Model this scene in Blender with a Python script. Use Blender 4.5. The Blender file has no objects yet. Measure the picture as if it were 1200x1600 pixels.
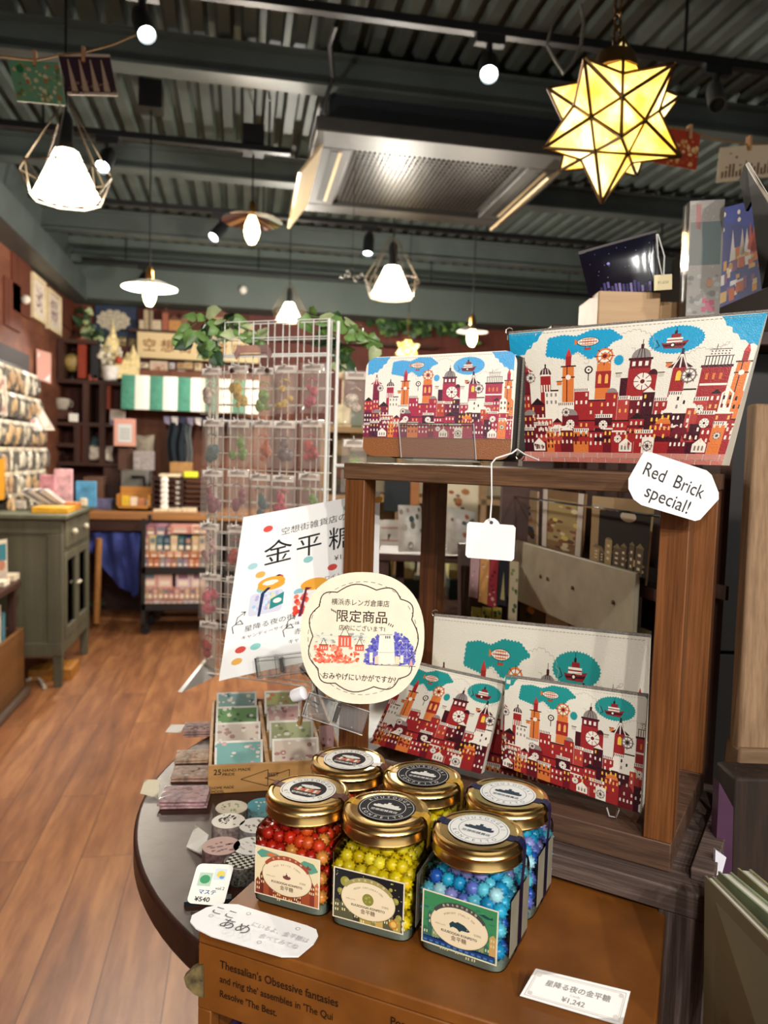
import bpy, bmesh, math, random
from mathutils import Vector, Matrix
from math import sin, cos, pi, sqrt, atan2

SC = bpy.context.scene
COL = SC.collection

# ---------------------------------------------------------------- camera
# world: X to the right, Y into the shop, Z up (metres); the camera stands at the origin, 1.25 m up
CAM_YAW, CAM_PITCH, CAM_ROLL, FPX, EYE = 0.1833, 0.0715, 0.030, 1205.0, 1.25
_ca, _sa, _cp, _sp, _cr, _sr = cos(CAM_YAW), sin(CAM_YAW), cos(CAM_PITCH), sin(CAM_PITCH), cos(CAM_ROLL), sin(CAM_ROLL)
_R0 = Vector((_ca, -_sa, 0)); _U0 = Vector((_sa*_sp, _ca*_sp, _cp)); FW = Vector((_sa*_cp, _ca*_cp, -_sp))
RT = _cr*_R0 + _sr*_U0; UP = -_sr*_R0 + _cr*_U0
ORG = Vector((0, 0, EYE))
cam = bpy.data.cameras.new('camera'); camo = bpy.data.objects.new('camera', cam); COL.objects.link(camo)
camo.matrix_world = Matrix(((RT.x, UP.x, -FW.x, ORG.x), (RT.y, UP.y, -FW.y, ORG.y), (RT.z, UP.z, -FW.z, ORG.z), (0, 0, 0, 1)))
cam.sensor_fit = 'VERTICAL'; cam.sensor_height = 36.0; cam.lens = FPX/1600*36
cam.clip_start = 0.02; cam.clip_end = 60
cam.dof.use_dof = True; cam.dof.focus_distance = 0.64; cam.dof.aperture_fstop = 8.6
SC.camera = camo

# ---------------------------------------------------------------- view, world, large lights
SC.view_settings.view_transform = 'Standard'; SC.view_settings.look = 'None'
SC.view_settings.gamma = 1; SC.view_settings.use_curve_mapping = False
SC.view_settings.exposure = 1.0
cy = SC.cycles
cy.max_bounces = 7; cy.diffuse_bounces = 3; cy.glossy_bounces = 4; cy.transmission_bounces = 6; cy.transparent_max_bounces = 24
cy.caustics_reflective = False; cy.caustics_refractive = False; cy.sample_clamp_indirect = 4.0; cy.use_denoising = True
W = bpy.data.worlds.new('world'); SC.world = W; W.use_nodes = True
W.node_tree.nodes['Background'].inputs[0].default_value = (1.0, 0.95, 0.88, 1)
W.node_tree.nodes['Background'].inputs[1].default_value = 0.50

def lamp(kind, name, loc, power, color, size=0.05, aim=None, angle=60, blend=0.5):
    l = bpy.data.lights.new(name, kind); l.energy = power; l.color = color
    if kind == 'AREA': l.size = size
    else: l.shadow_soft_size = size
    if kind == 'SPOT': l.spot_size = math.radians(angle); l.spot_blend = blend
    o = bpy.data.objects.new(name, l); COL.objects.link(o); o.location = loc
    if aim is not None:
        o.rotation_euler = (Vector(aim)-Vector(loc)).to_track_quat('-Z', 'Y').to_euler()
    return o
WARM = (1.0, 0.93, 0.82); NEUT = (1.0, 0.92, 0.80)

# ---------------------------------------------------------------- picture geometry: rays of the camera meeting planes of the place
def ray(x, y): return FW + (x-600)/FPX*RT - (y-800)/FPX*UP
def P(x, y, d): return ORG + ray(x, y)*d
def Pz(x, y, z):
    v = ray(x, y); return ORG + v*((z-EYE)/v.z)
def Py(x, y, Y):
    v = ray(x, y); return ORG + v*(Y/v.y)
def Px(x, y, X):
    v = ray(x, y); return ORG + v*(X/v.x)
def Pn(x, y, o, n):
    v = ray(x, y); o = Vector(o); return ORG + v*((o-ORG).dot(n)/v.dot(n))

# ---------------------------------------------------------------- mesh builder
def lin(h):
    h = h.lstrip('#'); out = []
    for i in (0, 2, 4):
        c = int(h[i:i+2], 16)/255
        out.append(c/12.92 if c <= 0.04045 else ((c+0.055)/1.055)**2.4)
    return (out[0], out[1], out[2], 1.0)

WM = {}     # world matrix of every thing's root
def frame(o, ex, ey=None, ez=None):
    ex = Vector(ex).normalized()
    if ey is None: ez = Vector(ez).normalized(); ey = ez.cross(ex).normalized(); ez = ex.cross(ey)
    else:
        ey = Vector(ey); ey = (ey-ex*ey.dot(ex)).normalized(); ez = ex.cross(ey)
    o = Vector(o)
    return Matrix(((ex.x, ey.x, ez.x, o.x), (ex.y, ey.y, ez.y, o.y), (ex.z, ey.z, ez.z, o.z), (0, 0, 0, 1)))
def at(x, y, z, rz=0.0, rx=0.0, ry=0.0):
    return Matrix.Translation((x, y, z)) @ Matrix.Rotation(rz, 4, 'Z') @ Matrix.Rotation(ry, 4, 'Y') @ Matrix.Rotation(rx, 4, 'X')

class MB:
    def __init__(self): self.v = []; self.f = []; self.mi = []; self.c = []; self.colored = False
    def add(self, vs, fs, mi=0, col=None, M=None):
        b = len(self.v)
        if M is not None: vs = [M @ Vector(p) for p in vs]
        self.v += [tuple(p) for p in vs]
        for f in fs:
            self.f.append([b+i for i in f]); self.mi.append(mi); self.c.append(col)
        if col is not None: self.colored = True
        return self
    def box(self, x0, y0, z0, x1, y1, z1, mi=0, col=None, M=None):
        vs = [(x0,y0,z0),(x1,y0,z0),(x1,y1,z0),(x0,y1,z0),(x0,y0,z1),(x1,y0,z1),(x1,y1,z1),(x0,y1,z1)]
        return self.add(vs, [(0,3,2,1),(4,5,6,7),(0,1,5,4),(1,2,6,5),(2,3,7,6),(3,0,4,7)], mi, col, M)
    def prism(self, pts, h0, h1, mi=0, col=None, M=None):      # 2-D outline (x, y), extruded along z
        n = len(pts)
        vs = [(x, y, h0) for x, y in pts]+[(x, y, h1) for x, y in pts]
        fs = [tuple(range(n-1, -1, -1)), tuple(range(n, 2*n))]+[(i, (i+1) % n, n+(i+1) % n, n+i) for i in range(n)]
        return self.add(vs, fs, mi, col, M)
    def hexa(self, a, b, mi=0, col=None):                      # two quads joined into a solid
        vs = list(a)+list(b)
        return self.add(vs, [(3,2,1,0),(4,5,6,7),(0,1,5,4),(1,2,6,5),(2,3,7,6),(3,0,4,7)], mi, col)
    def lathe(self, prof, n=32, mi=0, col=None, M=None, cap=True):
        vs = []; fs = []
        for r, z in prof:
            for k in range(n): vs.append((r*cos(2*pi*k/n), r*sin(2*pi*k/n), z))
        for i in range(len(prof)-1):
            for k in range(n):
                k2 = (k+1) % n; fs.append((i*n+k, i*n+k2, (i+1)*n+k2, (i+1)*n+k))
        if cap:
            if prof[0][0] > 1e-6: fs.append(tuple(range(n-1, -1, -1)))
            if prof[-1][0] > 1e-6: fs.append(tuple((len(prof)-1)*n+k for k in range(n)))
        return self.add(vs, fs, mi, col, M)
    def tube(self, path, r, n=6, mi=0, col=None, closed=False, M=None):
        path = [Vector(p) for p in path]; m = len(path); vs = []; fs = []; up = Vector((0, 0, 1))
        for i, p in enumerate(path):
            a = path[(i-1) % m] if (closed or i > 0) else p
            b = path[(i+1) % m] if (closed or i < m-1) else p
            t = (b-a).normalized()
            s = t.cross(up)
            if s.length < 1e-3: s = t.cross(Vector((1, 0, 0)))
            s.normalize(); u = s.cross(t)
            rr = r[i] if isinstance(r, (list, tuple)) else r
            for k in range(n): vs.append(p+s*(rr*cos(2*pi*k/n))+u*(rr*sin(2*pi*k/n)))
        for i in range(m if closed else m-1):
            j = (i+1) % m
            for k in range(n):
                k2 = (k+1) % n; fs.append((i*n+k, i*n+k2, j*n+k2, j*n+k))
        if not closed: fs += [tuple(range(n-1, -1, -1)), tuple((m-1)*n+k for k in range(n))]
        return self.add(vs, fs, mi, col, M)
    def ball(self, c, r, mi=0, col=None, M=None, n=12, m=8, sq=(1, 1, 1)):
        vs = [(c[0], c[1], c[2]-r*sq[2])]; fs = []
        for i in range(1, m):
            a = -pi/2+pi*i/m
            for k in range(n): vs.append((c[0]+r*sq[0]*cos(a)*cos(2*pi*k/n), c[1]+r*sq[1]*cos(a)*sin(2*pi*k/n), c[2]+r*sq[2]*sin(a)))
        vs.append((c[0], c[1], c[2]+r*sq[2])); L = len(vs)-1
        for k in range(n):
            k2 = (k+1) % n; fs.append((0, 1+k2, 1+k)); fs.append((L, L-n+k, L-n+k2))
            for i in range(m-2): fs.append((1+i*n+k, 1+i*n+k2, 1+(i+1)*n+k2, 1+(i+1)*n+k))
        return self.add(vs, fs, mi, col, M)
    def grid(self, fn, nu, nv, mi=0, col=None):
        vs = [fn(i/nu, j/nv) for j in range(nv+1) for i in range(nu+1)]
        fs = [(j*(nu+1)+i, j*(nu+1)+i+1, (j+1)*(nu+1)+i+1, (j+1)*(nu+1)+i) for j in range(nv) for i in range(nu)]
        return self.add(vs, fs, mi, col)
    def mesh(self, name, mats, smooth=True, ang=0.6):
        me = bpy.data.meshes.new(name); me.from_pydata(self.v, [], self.f)
        for m in (mats if isinstance(mats, (list, tuple)) else [mats]): me.materials.append(m)
        me.polygons.foreach_set('material_index', self.mi)
        if self.colored:
            at_ = me.color_attributes.new('Col', 'FLOAT_COLOR', 'CORNER'); buf = []
            for f, c in zip(self.f, self.c):
                cc = lin(c) if c else (1, 1, 1, 1)
                for _ in f: buf += cc
            at_.data.foreach_set('color', buf)
        if smooth:
            me.polygons.foreach_set('use_smooth', [True]*len(self.f)); me.set_sharp_from_angle(angle=ang)
        me.update(); return me

def build(mb, name, mats, parent=None, world=False, bevel=0.0, smooth=True, ang=0.6, label=None, seg=2):
    if parent is not None and world:
        inv = WM[parent.name].inverted(); mb.v = [tuple(inv @ Vector(p)) for p in mb.v]
    o = bpy.data.objects.new(name, mb.mesh(name, mats, smooth, ang)); COL.objects.link(o)
    if parent is not None: o.parent = parent; WM[o.name] = WM[parent.name].copy()
    if bevel:
        md = o.modifiers.new('bevel', 'BEVEL'); md.width = bevel; md.segments = seg; md.limit_method = 'ANGLE'; md.angle_limit = 0.6
    if label: o['label'] = label
    return o
def thing(name, label, cat, M=None, group=None):
    o = bpy.data.objects.new(name, None); COL.objects.link(o); o.empty_display_size = 0.02
    M = M if M is not None else Matrix.Identity(4)
    o.matrix_world = M; WM[o.name] = M.copy()
    o['label'] = label; o['category'] = cat
    if group: o['group'] = group
    return o
def tag(o, label, cat, group=None, kind=None):
    o['label'] = label; o['category'] = cat
    if group: o['group'] = group
    if kind: o['kind'] = kind
    return o
def solo(mb, name, mats, label, cat, group=None, kind=None, **kw):   # a thing that is one mesh; its origin goes to its base
    xs, ys, zs = zip(*mb.v); c = Vector(((min(xs)+max(xs))/2, (min(ys)+max(ys))/2, min(zs)))
    mb.v = [tuple(Vector(p)-c) for p in mb.v]
    o = build(mb, name, mats, **kw); o.location = c; WM[o.name] = Matrix.Translation(c)
    return tag(o, label, cat, group, kind)
def struct(mb, name, mats, **kw):
    o = build(mb, name, mats, **kw); o['kind'] = 'structure'; o['label'] = kw.get('label') or name.replace('_', ' '); return o
def kids(o): return [c for c in COL.objects if c.parent == o]
def dup(root, M, label=None, group=None, mat=None):
    r = root.copy(); COL.objects.link(r); r.matrix_world = M; WM[r.name] = M.copy()
    if label: r['label'] = label
    if group: r['group'] = group
    for ch in list(root.children):
        c = ch.copy(); COL.objects.link(c); c.parent = r
        for g in list(ch.children):
            d = g.copy(); COL.objects.link(d); d.parent = c
    return r

# ---------------------------------------------------------------- materials
MATS = {}
def _new(key):
    m = bpy.data.materials.new(key); m.use_nodes = True; nt = m.node_tree
    return m, nt, nt.nodes['Principled BSDF']
def _coords(nt, scale=(1, 1, 1)):
    tc = nt.nodes.new('ShaderNodeTexCoord'); mp = nt.nodes.new('ShaderNodeMapping'); mp.inputs['Scale'].default_value = scale
    nt.links.new(tc.outputs['Object'], mp.inputs['Vector']); return mp.outputs['Vector']
def _noise(nt, vec, scale, detail=4, rough=.55):
    n = nt.nodes.new('ShaderNodeTexNoise'); n.inputs['Scale'].default_value = scale; n.inputs['Detail'].default_value = detail
    n.inputs['Roughness'].default_value = rough; nt.links.new(vec, n.inputs['Vector']); return n.outputs['Fac']
def _ramp(nt, fac, stops):
    r = nt.nodes.new('ShaderNodeValToRGB'); e = r.color_ramp.elements
    while len(e) < len(stops): e.new(0.5)
    for el, (p, c) in zip(e, stops): el.position = p; el.color = lin(c) if isinstance(c, str) else c
    nt.links.new(fac, r.inputs['Fac']); return r.outputs['Color']
def _bump(nt, fac, b, strength, dist=0.002):
    n = nt.nodes.new('ShaderNodeBump'); n.inputs['Strength'].default_value = strength; n.inputs['Distance'].default_value = dist
    nt.links.new(fac, n.inputs['Height']); nt.links.new(n.outputs['Normal'], b.inputs['Normal'])
def MT(key, hexc='#808080', rough=.5, metal=0, noise=.08, nscale=30, bump=0, spec=.5, coat=0, emit=0, ecol=None, trans=0, ior=1.45, sss=0, attr=False):
    if key in MATS: return MATS[key]
    m, nt, b = _new(key); c = lin(hexc)
    b.inputs['Roughness'].default_value = rough; b.inputs['Metallic'].default_value = metal
    b.inputs['Specular IOR Level'].default_value = spec; b.inputs['Coat Weight'].default_value = coat; b.inputs['Coat Roughness'].default_value = .15
    b.inputs['Transmission Weight'].default_value = trans; b.inputs['IOR'].default_value = ior
    if sss: b.inputs['Subsurface Weight'].default_value = sss; b.inputs['Subsurface Radius'].default_value = (.004, .003, .002)
    vec = _coords(nt)
    if attr:
        a = nt.nodes.new('ShaderNodeAttribute'); a.attribute_name = 'Col'; nt.links.new(a.outputs['Color'], b.inputs['Base Color'])
        if bump: _bump(nt, _noise(nt, vec, nscale), b, bump)
    elif noise:
        f = _noise(nt, vec, nscale)
        lo = tuple(min(1, x*(1-noise*2)) for x in c[:3])+(1,); hi = tuple(min(1, x*(1+noise*2)) for x in c[:3])+(1,)
        nt.links.new(_ramp(nt, f, [(.3, lo), (.7, hi)]), b.inputs['Base Color'])
        if bump: _bump(nt, f, b, bump)
    else: b.inputs['Base Color'].default_value = c
    if emit:
        b.inputs['Emission Color'].default_value = lin(ecol or hexc); b.inputs['Emission Strength'].default_value = emit
    MATS[key] = m; return m
def WOOD(key, dark, light, axis='x', rough=.55, fine=90, bump=.15, stretch=.05, mid=None, coat=0):
    if key in MATS: return MATS[key]
    m, nt, b = _new(key); s = {'x': (stretch, 1, 1), 'y': (1, stretch, 1), 'z': (1, 1, stretch)}[axis]
    vec = _coords(nt, s); f = _noise(nt, vec, fine, 6, .65)
    f2 = _noise(nt, vec, fine*.3, 3)
    mx = nt.nodes.new('ShaderNodeMath'); mx.operation = 'MULTIPLY_ADD'; mx.inputs[1].default_value = .55
    nt.links.new(f, mx.inputs[0]); hf = nt.nodes.new('ShaderNodeMath'); hf.operation = 'MULTIPLY'; hf.inputs[1].default_value = .45
    nt.links.new(f2, hf.inputs[0]); nt.links.new(hf.outputs[0], mx.inputs[2])
    st = [(.34, dark), (.66, light)] if not mid else [(.34, dark), (.5, mid), (.66, light)]
    nt.links.new(_ramp(nt, mx.outputs[0], st), b.inputs['Base Color'])
    b.inputs['Roughness'].default_value = rough; b.inputs['Coat Weight'].default_value = coat; b.inputs['Specular IOR Level'].default_value = .3
    if bump: _bump(nt, f, b, bump, .001)
    MATS[key] = m; return m
def GLASSY(key, tint='#ffffff', fres=.12, rough=.03, haze=0.0, hazecol='#ffffff'):   # thin clear film, acrylic or glass wall
    if key in MATS: return MATS[key]
    m = bpy.data.materials.new(key); m.use_nodes = True; nt = m.node_tree; nt.nodes.clear()
    out = nt.nodes.new('ShaderNodeOutputMaterial'); t = nt.nodes.new('ShaderNodeBsdfTransparent'); t.inputs[0].default_value = lin(tint)
    g = nt.nodes.new('ShaderNodeBsdfGlossy'); g.inputs['Roughness'].default_value = rough
    lw = nt.nodes.new('ShaderNodeLayerWeight'); lw.inputs['Blend'].default_value = fres
    mx = nt.nodes.new('ShaderNodeMixShader'); nt.links.new(lw.outputs['Fresnel'], mx.inputs[0])
    src = t.outputs[0]
    if haze:
        d = nt.nodes.new('ShaderNodeBsdfDiffuse'); d.inputs[0].default_value = lin(hazecol)
        m2 = nt.nodes.new('ShaderNodeMixShader'); m2.inputs[0].default_value = haze
        nt.links.new(t.outputs[0], m2.inputs[1]); nt.links.new(d.outputs[0], m2.inputs[2]); src = m2.outputs[0]
    nt.links.new(src, mx.inputs[1]); nt.links.new(g.outputs[0], mx.inputs[2]); nt.links.new(mx.outputs[0], out.inputs[0])
    MATS[key] = m; return m
def EMIT(key, hexc, s):
    return MT(key, hexc, .4, noise=0, emit=s)
PRINT = MT('printed_colour', rough=.45, attr=True)
LEATHER = MT('printed_leather', rough=.3, attr=True, bump=.25, nscale=900, spec=.5)
PAPER = MT('printed_paper', rough=.8, attr=True, spec=.2)
BLACK = MT('black_metal', '#17181b', .45, .3, noise=.05)
WHITE = MT('white_paper', '#f4f1ea', .8, noise=.02)

# ---------------------------------------------------------------- flat printing (text, pictures) as inlaid polygons
_TX = {}
def text2d(s):                              # polygons of a line of text, height about 1, starting at x = 0
    if s in _TX: return _TX[s]
    cu = bpy.data.curves.new('t', 'FONT'); cu.body = s; cu.resolution_u = 3; cu.size = 1.0
    ob = bpy.data.objects.new('t', cu); COL.objects.link(ob); bpy.context.view_layer.update()
    me = bpy.data.meshes.new_from_object(ob.evaluated_get(bpy.context.evaluated_depsgraph_get()))
    vs = [(v.co.x, v.co.y) for v in me.vertices]; fs = [tuple(p.vertices) for p in me.polygons]
    bpy.data.objects.remove(ob); bpy.data.curves.remove(cu); bpy.data.meshes.remove(me)
    w = max((v[0] for v in vs), default=0); _TX[s] = (vs, fs, w); return _TX[s]
def txt(items, s, x, y, size, col, layer=7, align='c', rot=0.0, sx=1.0, bold=0.0):
    vs, fs, w = text2d(s); off = {'c': -w/2, 'l': 0, 'r': -w}[align]; c, n = cos(rot), sin(rot)
    offs = [(0, 0)] if not bold else [(0, 0), (bold, 0), (0, bold), (bold, bold)]
    for bx_, by_ in offs:
        q = [((vx+off+bx_)*size*sx, (vy+by_-.35)*size) for vx, vy in vs]
        q = [(x+a*c-b*n, y+a*n+b*c) for a, b in q]
        for f in fs: items.append((layer, [q[i] for i in f], col))
        layer += .02
def ringtxt(items, s, cx, cy_, r, size, col, a0, step, layer=7):
    for k, ch in enumerate(s):
        if ch == ' ': continue
        a = a0-step*k; txt(items, ch, cx+r*cos(a), cy_+r*sin(a), size, col, layer, 'c', a-pi/2)
def rect(x0, y0, x1, y1): return [(x0, y0), (x1, y0), (x1, y1), (x0, y1)]
def ell(cx, cy_, rx, ry, n=20, a0=0, a1=2*pi):
    return [(cx+rx*cos(a0+(a1-a0)*k/n), cy_+ry*sin(a0+(a1-a0)*k/n)) for k in range(n if a1-a0 > 6.2 else n+1)]
def stroke(pts, w, closed=False):           # a pen line as quads
    out = []; n = len(pts)
    for i in range(n if closed else n-1):
        (x0, y0), (x1, y1) = pts[i], pts[(i+1) % n]; dx, dy = x1-x0, y1-y0; L = math.hypot(dx, dy) or 1
        nx, ny = -dy/L*w/2, dx/L*w/2; ex, ey = dx/L*w*.3, dy/L*w*.3
        out.append([(x0+nx-ex, y0+ny-ey), (x0-nx-ex, y0-ny-ey), (x1-nx+ex, y1-ny+ey), (x1+nx+ex, y1+ny+ey)])
    return out
def line(items, pts, w, col, layer=6, closed=False):
    for q in stroke(pts, w, closed): items.append((layer, q, col))
def rrect(x0, y0, x1, y1, r, n=5):
    out = []
    for cx, cy_, a in ((x1-r, y0+r, -pi/2), (x1-r, y1-r, 0), (x0+r, y1-r, pi/2), (x0+r, y0+r, pi)):
        out += [(cx+r*cos(a+pi/2*k/n), cy_+r*sin(a+pi/2*k/n)) for k in range(n+1)]
    return out
def scallop(base, bump, out=1):             # outline with little round bites, like the edge of a printed cloud
    r = []; n = len(base)
    for i in range(n):
        (x0, y0), (x1, y1) = base[i], base[(i+1) % n]; L = math.hypot(x1-x0, y1-y0); m = max(1, int(L/bump+.5))
        nx, ny = (y1-y0)/(L or 1), -(x1-x0)/(L or 1)
        for k in range(m):
            for t in (0, .25, .5, .75):
                s = (k+t)/m; h = sin(pi*t)*bump*.38*out
                r.append((x0+(x1-x0)*s+nx*h, y0+(y1-y0)*s+ny*h))
    return r
def _clip(poly, ax, v, keep_less):
    out = []; n = len(poly)
    for i in range(n):
        a, b = poly[i], poly[(i+1) % n]; ia = (a[ax] <= v) == keep_less or a[ax] == v; ib = (b[ax] <= v) == keep_less or b[ax] == v
        if ia: out.append(a)
        if ia != ib:
            t = (v-a[ax])/(b[ax]-a[ax]); p = [0, 0]; p[ax] = v; p[1-ax] = a[1-ax]+t*(b[1-ax]-a[1-ax]); out.append(tuple(p))
    return out
def inlay(mb, items, surf, step, bounds=None, cell=None, mi=0):
    # items: (layer, outline, colour) in print units; surf(x, y, h) gives the point on the surface at height h
    for layer, poly, col in items:
        if bounds:
            for ax, v, kl in ((0, bounds[0], False), (0, bounds[2], True), (1, bounds[1], False), (1, bounds[3], True)):
                poly = _clip(poly, ax, v, kl)
                if len(poly) < 3: break
            if len(poly) < 3: continue
        pieces = [poly]
        if cell:
            for ax in (0, 1):
                nxt = []
                for pc in pieces:
                    lo = min(p[ax] for p in pc); hi = max(p[ax] for p in pc); k0 = math.floor(lo/cell)+1
                    if hi-lo < cell*1.2: nxt.append(pc); continue
                    while k0*cell < hi and len(pc) >= 3:
                        nxt.append(_clip(pc, ax, k0*cell, True)); pc = _clip(pc, ax, k0*cell, False); k0 += 1
                    nxt.append(pc)
                pieces = [p for p in nxt if len(p) >= 3]
        for pc in pieces:
            mb.add([surf(x, y, layer*step) for x, y in pc], [tuple(range(len(pc)))], mi, col)
def flat(o, ex, ey):                        # surface function of a flat sheet
    o, ex, ey = Vector(o), Vector(ex), Vector(ey); n = ex.cross(ey).normalized()
    return lambda x, y, h: o+ex*x+ey*y+n*h
def quadsurf(TL, TR, BR, BL, w, h, bulge=0.0, lift=0.0):
    TL, TR, BR, BL = map(Vector, (TL, TR, BR, BL)); n = (TR-TL).cross(TL-BL).normalized()
    def s(x, y, d):
        u, v = x/w, y/h
        b = bulge*(1-(2*u-1)**4)*(1-(2*v-1)**4) if 0 <= u <= 1 and 0 <= v <= 1 else 0
        return (BL*(1-u)+BR*u)*(1-v)+(TL*(1-u)+TR*u)*v+n*(d+b+lift)
    return s
# ---------------------------------------------------------------- the printed town of red brick towers (100 x 57 print units)
RED, MAR, DRK, ORG_, CRM, YEL, INK = '#a02a2c', '#6e1c26', '#431420', '#dc7a3c', '#f2e8d8', '#f6c64a', '#2a1a1c'
def town(sky, seed=3, corner=True, brick=False, pink=False):
    R = random.Random(seed); it = []
    red, mar, drk = (RED, MAR, DRK) if not pink else ('#a82644', '#7c1c3c', '#4a1430')
    A = lambda l, p, c: it.append((l, p, c))
    def window(x, y, w, h, c=None, arch=False):
        c = c or R.choice([CRM, YEL, CRM, '#f0d8a8'])
        if arch: A(6, [(x-w/2, y), (x+w/2, y), (x+w/2, y+h*.7)]+ell(x, y+h*.7, w/2, h*.35, 6, 0, pi)[1:-1]+[(x-w/2, y+h*.7)], c)
        else: A(6, rect(x-w/2, y, x+w/2, y+h), c)
    def wheel(x, y, r, col=ORG_, hub=mar):
        A(5.2, ell(x, y, r, r, 22), col); A(5.4, ell(x, y, r*.78, r*.78, 20), CRM)
        for k in range(8):
            a = k*pi/4; line(it, [(x+r*.3*cos(a), y+r*.3*sin(a)), (x+r*1.12*cos(a), y+r*1.12*sin(a))], r*.09, mar, 5.6)
        A(5.8, ell(x, y, r*.45, r*.45, 16), col); A(6, ell(x, y, r*.26, r*.26, 12), hub)
    def ring(x, y, r):
        A(4, ell(x, y, r, r, 18), INK); A(4.2, ell(x, y, r*.66, r*.66, 16), CRM); A(4.4, ell(x, y, r*.25, r*.25, 8), INK)
        line(it, [(x, y-r), (x, y-r-3)], .35, INK, 4)
    # sky patches with scalloped edges
    b1 = [(17, 45), (18, 53), (24, 54), (30, 53), (36, 55.5), (44, 55), (49, 51), (45, 49.5), (41, 44), (36, 42.5), (31, 46.5), (26, 43)]
    A(1, scallop(b1, 1.5, -1), sky)
    A(1, scallop(ell(70, 48.5, 11, 6.4, 16), 1.5, -1), sky)
    A(1, scallop(ell(48.5, 41, 2.4, 2.7, 8), 1.2, -1), sky)
    if corner:
        A(1, [(0, 57), (0, 44.5), (2.2, 45.4), (3.4, 44.8), (5.2, 46.4), (7, 46.2), (8.2, 48.6), (10.2, 49.2), (11, 51.6), (13, 52.4), (13.8, 54.6), (15.8, 57)], sky)
        A(1, [(100, 57), (100, 44), (98.4, 45.2), (97, 44.6), (95.2, 46.6), (93.4, 46.8), (92, 49.2), (90, 50), (89.4, 52.2), (87.2, 53), (86.4, 55), (84.6, 57)], sky)
    for base in ([(48, 52), (54, 54), (60, 51), (62, 46), (58, 43)], [(25, 41), (30, 45), (36, 41)], [(74, 41), (80, 44), (86, 42), (90, 46)]):
        sc = scallop(base, 2.2, -1); line(it, sc[:-len(sc)//len(base)], .16, '#b7a898', 1.5)
    # airship and flying ship
    A(5, ell(35, 50.3, 4.7, 2.1, 22), INK); A(5.3, ell(35, 50.3, 4.4, 1.85, 22), CRM)
    for k in (-1, 0, 1): A(5.5, ell(35, 50.3+k*1.15, 4.2-abs(k)*1.2, .28, 12), ORG_ if k else '#b5412c')
    for k in range(-3, 4): line(it, [(35+k*1.15, 48.6+abs(k)*.18), (35+k*1.15, 52-abs(k)*.18)], .14, INK, 5.7)
    A(5.2, [(29.3, 49), (31, 50.3), (29.3, 52)], ORG_); A(5, rect(33.6, 46.6, 36.4, 47.5), '#b5412c'); line(it, [(34, 47.4), (34, 48.6)], .2, INK, 5); line(it, [(36, 47.4), (36, 48.6)], .2, INK, 5)
    A(5, [(64.5, 47.4), (66, 45), (73, 44.7), (75, 48), (72, 47.6), (66, 47)], '#8e2a2c'); A(5.2, [(65, 46.3), (74.2, 46.8), (73.6, 45.8), (65.8, 45.6)], drk)
    A(5, rect(66.5, 47.2, 72.5, 49.3), CRM); A(5.2, rect(66.5, 48, 72.5, 48.5), '#8e2a2c'); A(5, rect(68, 49.3, 71.5, 51), '#8e2a2c'); A(5.1, rect(69, 51, 70, 52.4), INK)
    line(it, [(64, 46), (62.6, 48.6)], .3, INK, 5); line(it, [(62.6, 45.2), (64, 46)], .3, INK, 5); line(it, [(69.5, 52), (69.5, 54)], .2, INK, 5)
    A(5.4, ell(69, 46.2, 1.1, 1.1, 10), INK); A(5.6, ell(69, 46.2, .6, .6, 8), CRM)
    # landmark towers
    def tower(x, w, y0, y1, c, roof, rc):
        A(3, [(x-w/2, y0), (x+w/2, y0), (x+w*.44, y1), (x-w*.44, y1)], c)
        if roof == 'cone':
            A(3.2, [(x-w*.85, y1), (x+w*.85, y1), (x+w*.35, y1+w*.35), (x+w*.12, y1+w*1.0), (x-w*.12, y1+w*1.0), (x-w*.35, y1+w*.35)], rc)
            for k in (-1, 0, 1): line(it, [(x+k*w*.45, y1), (x+k*w*.06, y1+w*.9)], w*.09, CRM, 3.4)
            A(3.4, rect(x-w*.08, y1+w, x+w*.08, y1+w*1.35), INK)
        elif roof == 'dome':
            A(3.2, ell(x, y1, w*.5, w*.62, 16, 0, pi), rc)
            for k in (-.28, 0, .28): line(it, [(x+k*w, y1), (x+k*w*.7, y1+w*.52)], w*.05, CRM, 3.4)
            A(3.4, rect(x-w*.06, y1+w*.55, x+w*.06, y1+w*.95), INK); A(3.3, rect(x-w*.55, y1-.5, x+w*.55, y1+.3), CRM)
        elif roof == 'spire':
            A(3.2, rect(x-w*.22, y1, x+w*.22, y1+w*.8), red); A(3.2, [(x-w*.25, y1+w*.8), (x+w*.25, y1+w*.8), (x, y1+w*1.5)], '#c33a36')
            line(it, [(x-w*.1, y0+2), (x-w*.1, y1)], w*.08, drk, 3.4); line(it, [(x-w*.5, y1-w*.9), (x+w*.5, y1-w*.9)], w*.1, drk, 3.4); A(3.5, rect(x-w*.6, y1-.3, x+w*.6, y1+.3), drk)
            A(3.6, ell(x, y1-w*.9, w*.22, w*.22, 10), CRM)
    tower(6.5, 5, 20, 38, mar, 'cone', red); wheel(9.3, 35, 2.3, '#9a938c', INK)
    tower(16.5, 5.4, 15, 36, red, 'dome', '#5a3a42')
    for k in range(4): window(14.6+k*1.25, 28, .6, 3.4, CRM)
    tower(27, 5.6, 20, 39.5, ORG_, 'spire', red)
    ring(36, 37.4, 1.8)
    tower(42.5, 6.6, 24, 40, ORG_, 'none', red); A(3.2, rect(39.2, 29, 45.8, 36.5), red); wheel(42.5, 43.2, 3.6)
    for k in (-1, 1): window(42.5+k*1.5, 31, 1.4, 4, '#f0b060', True)
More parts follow.
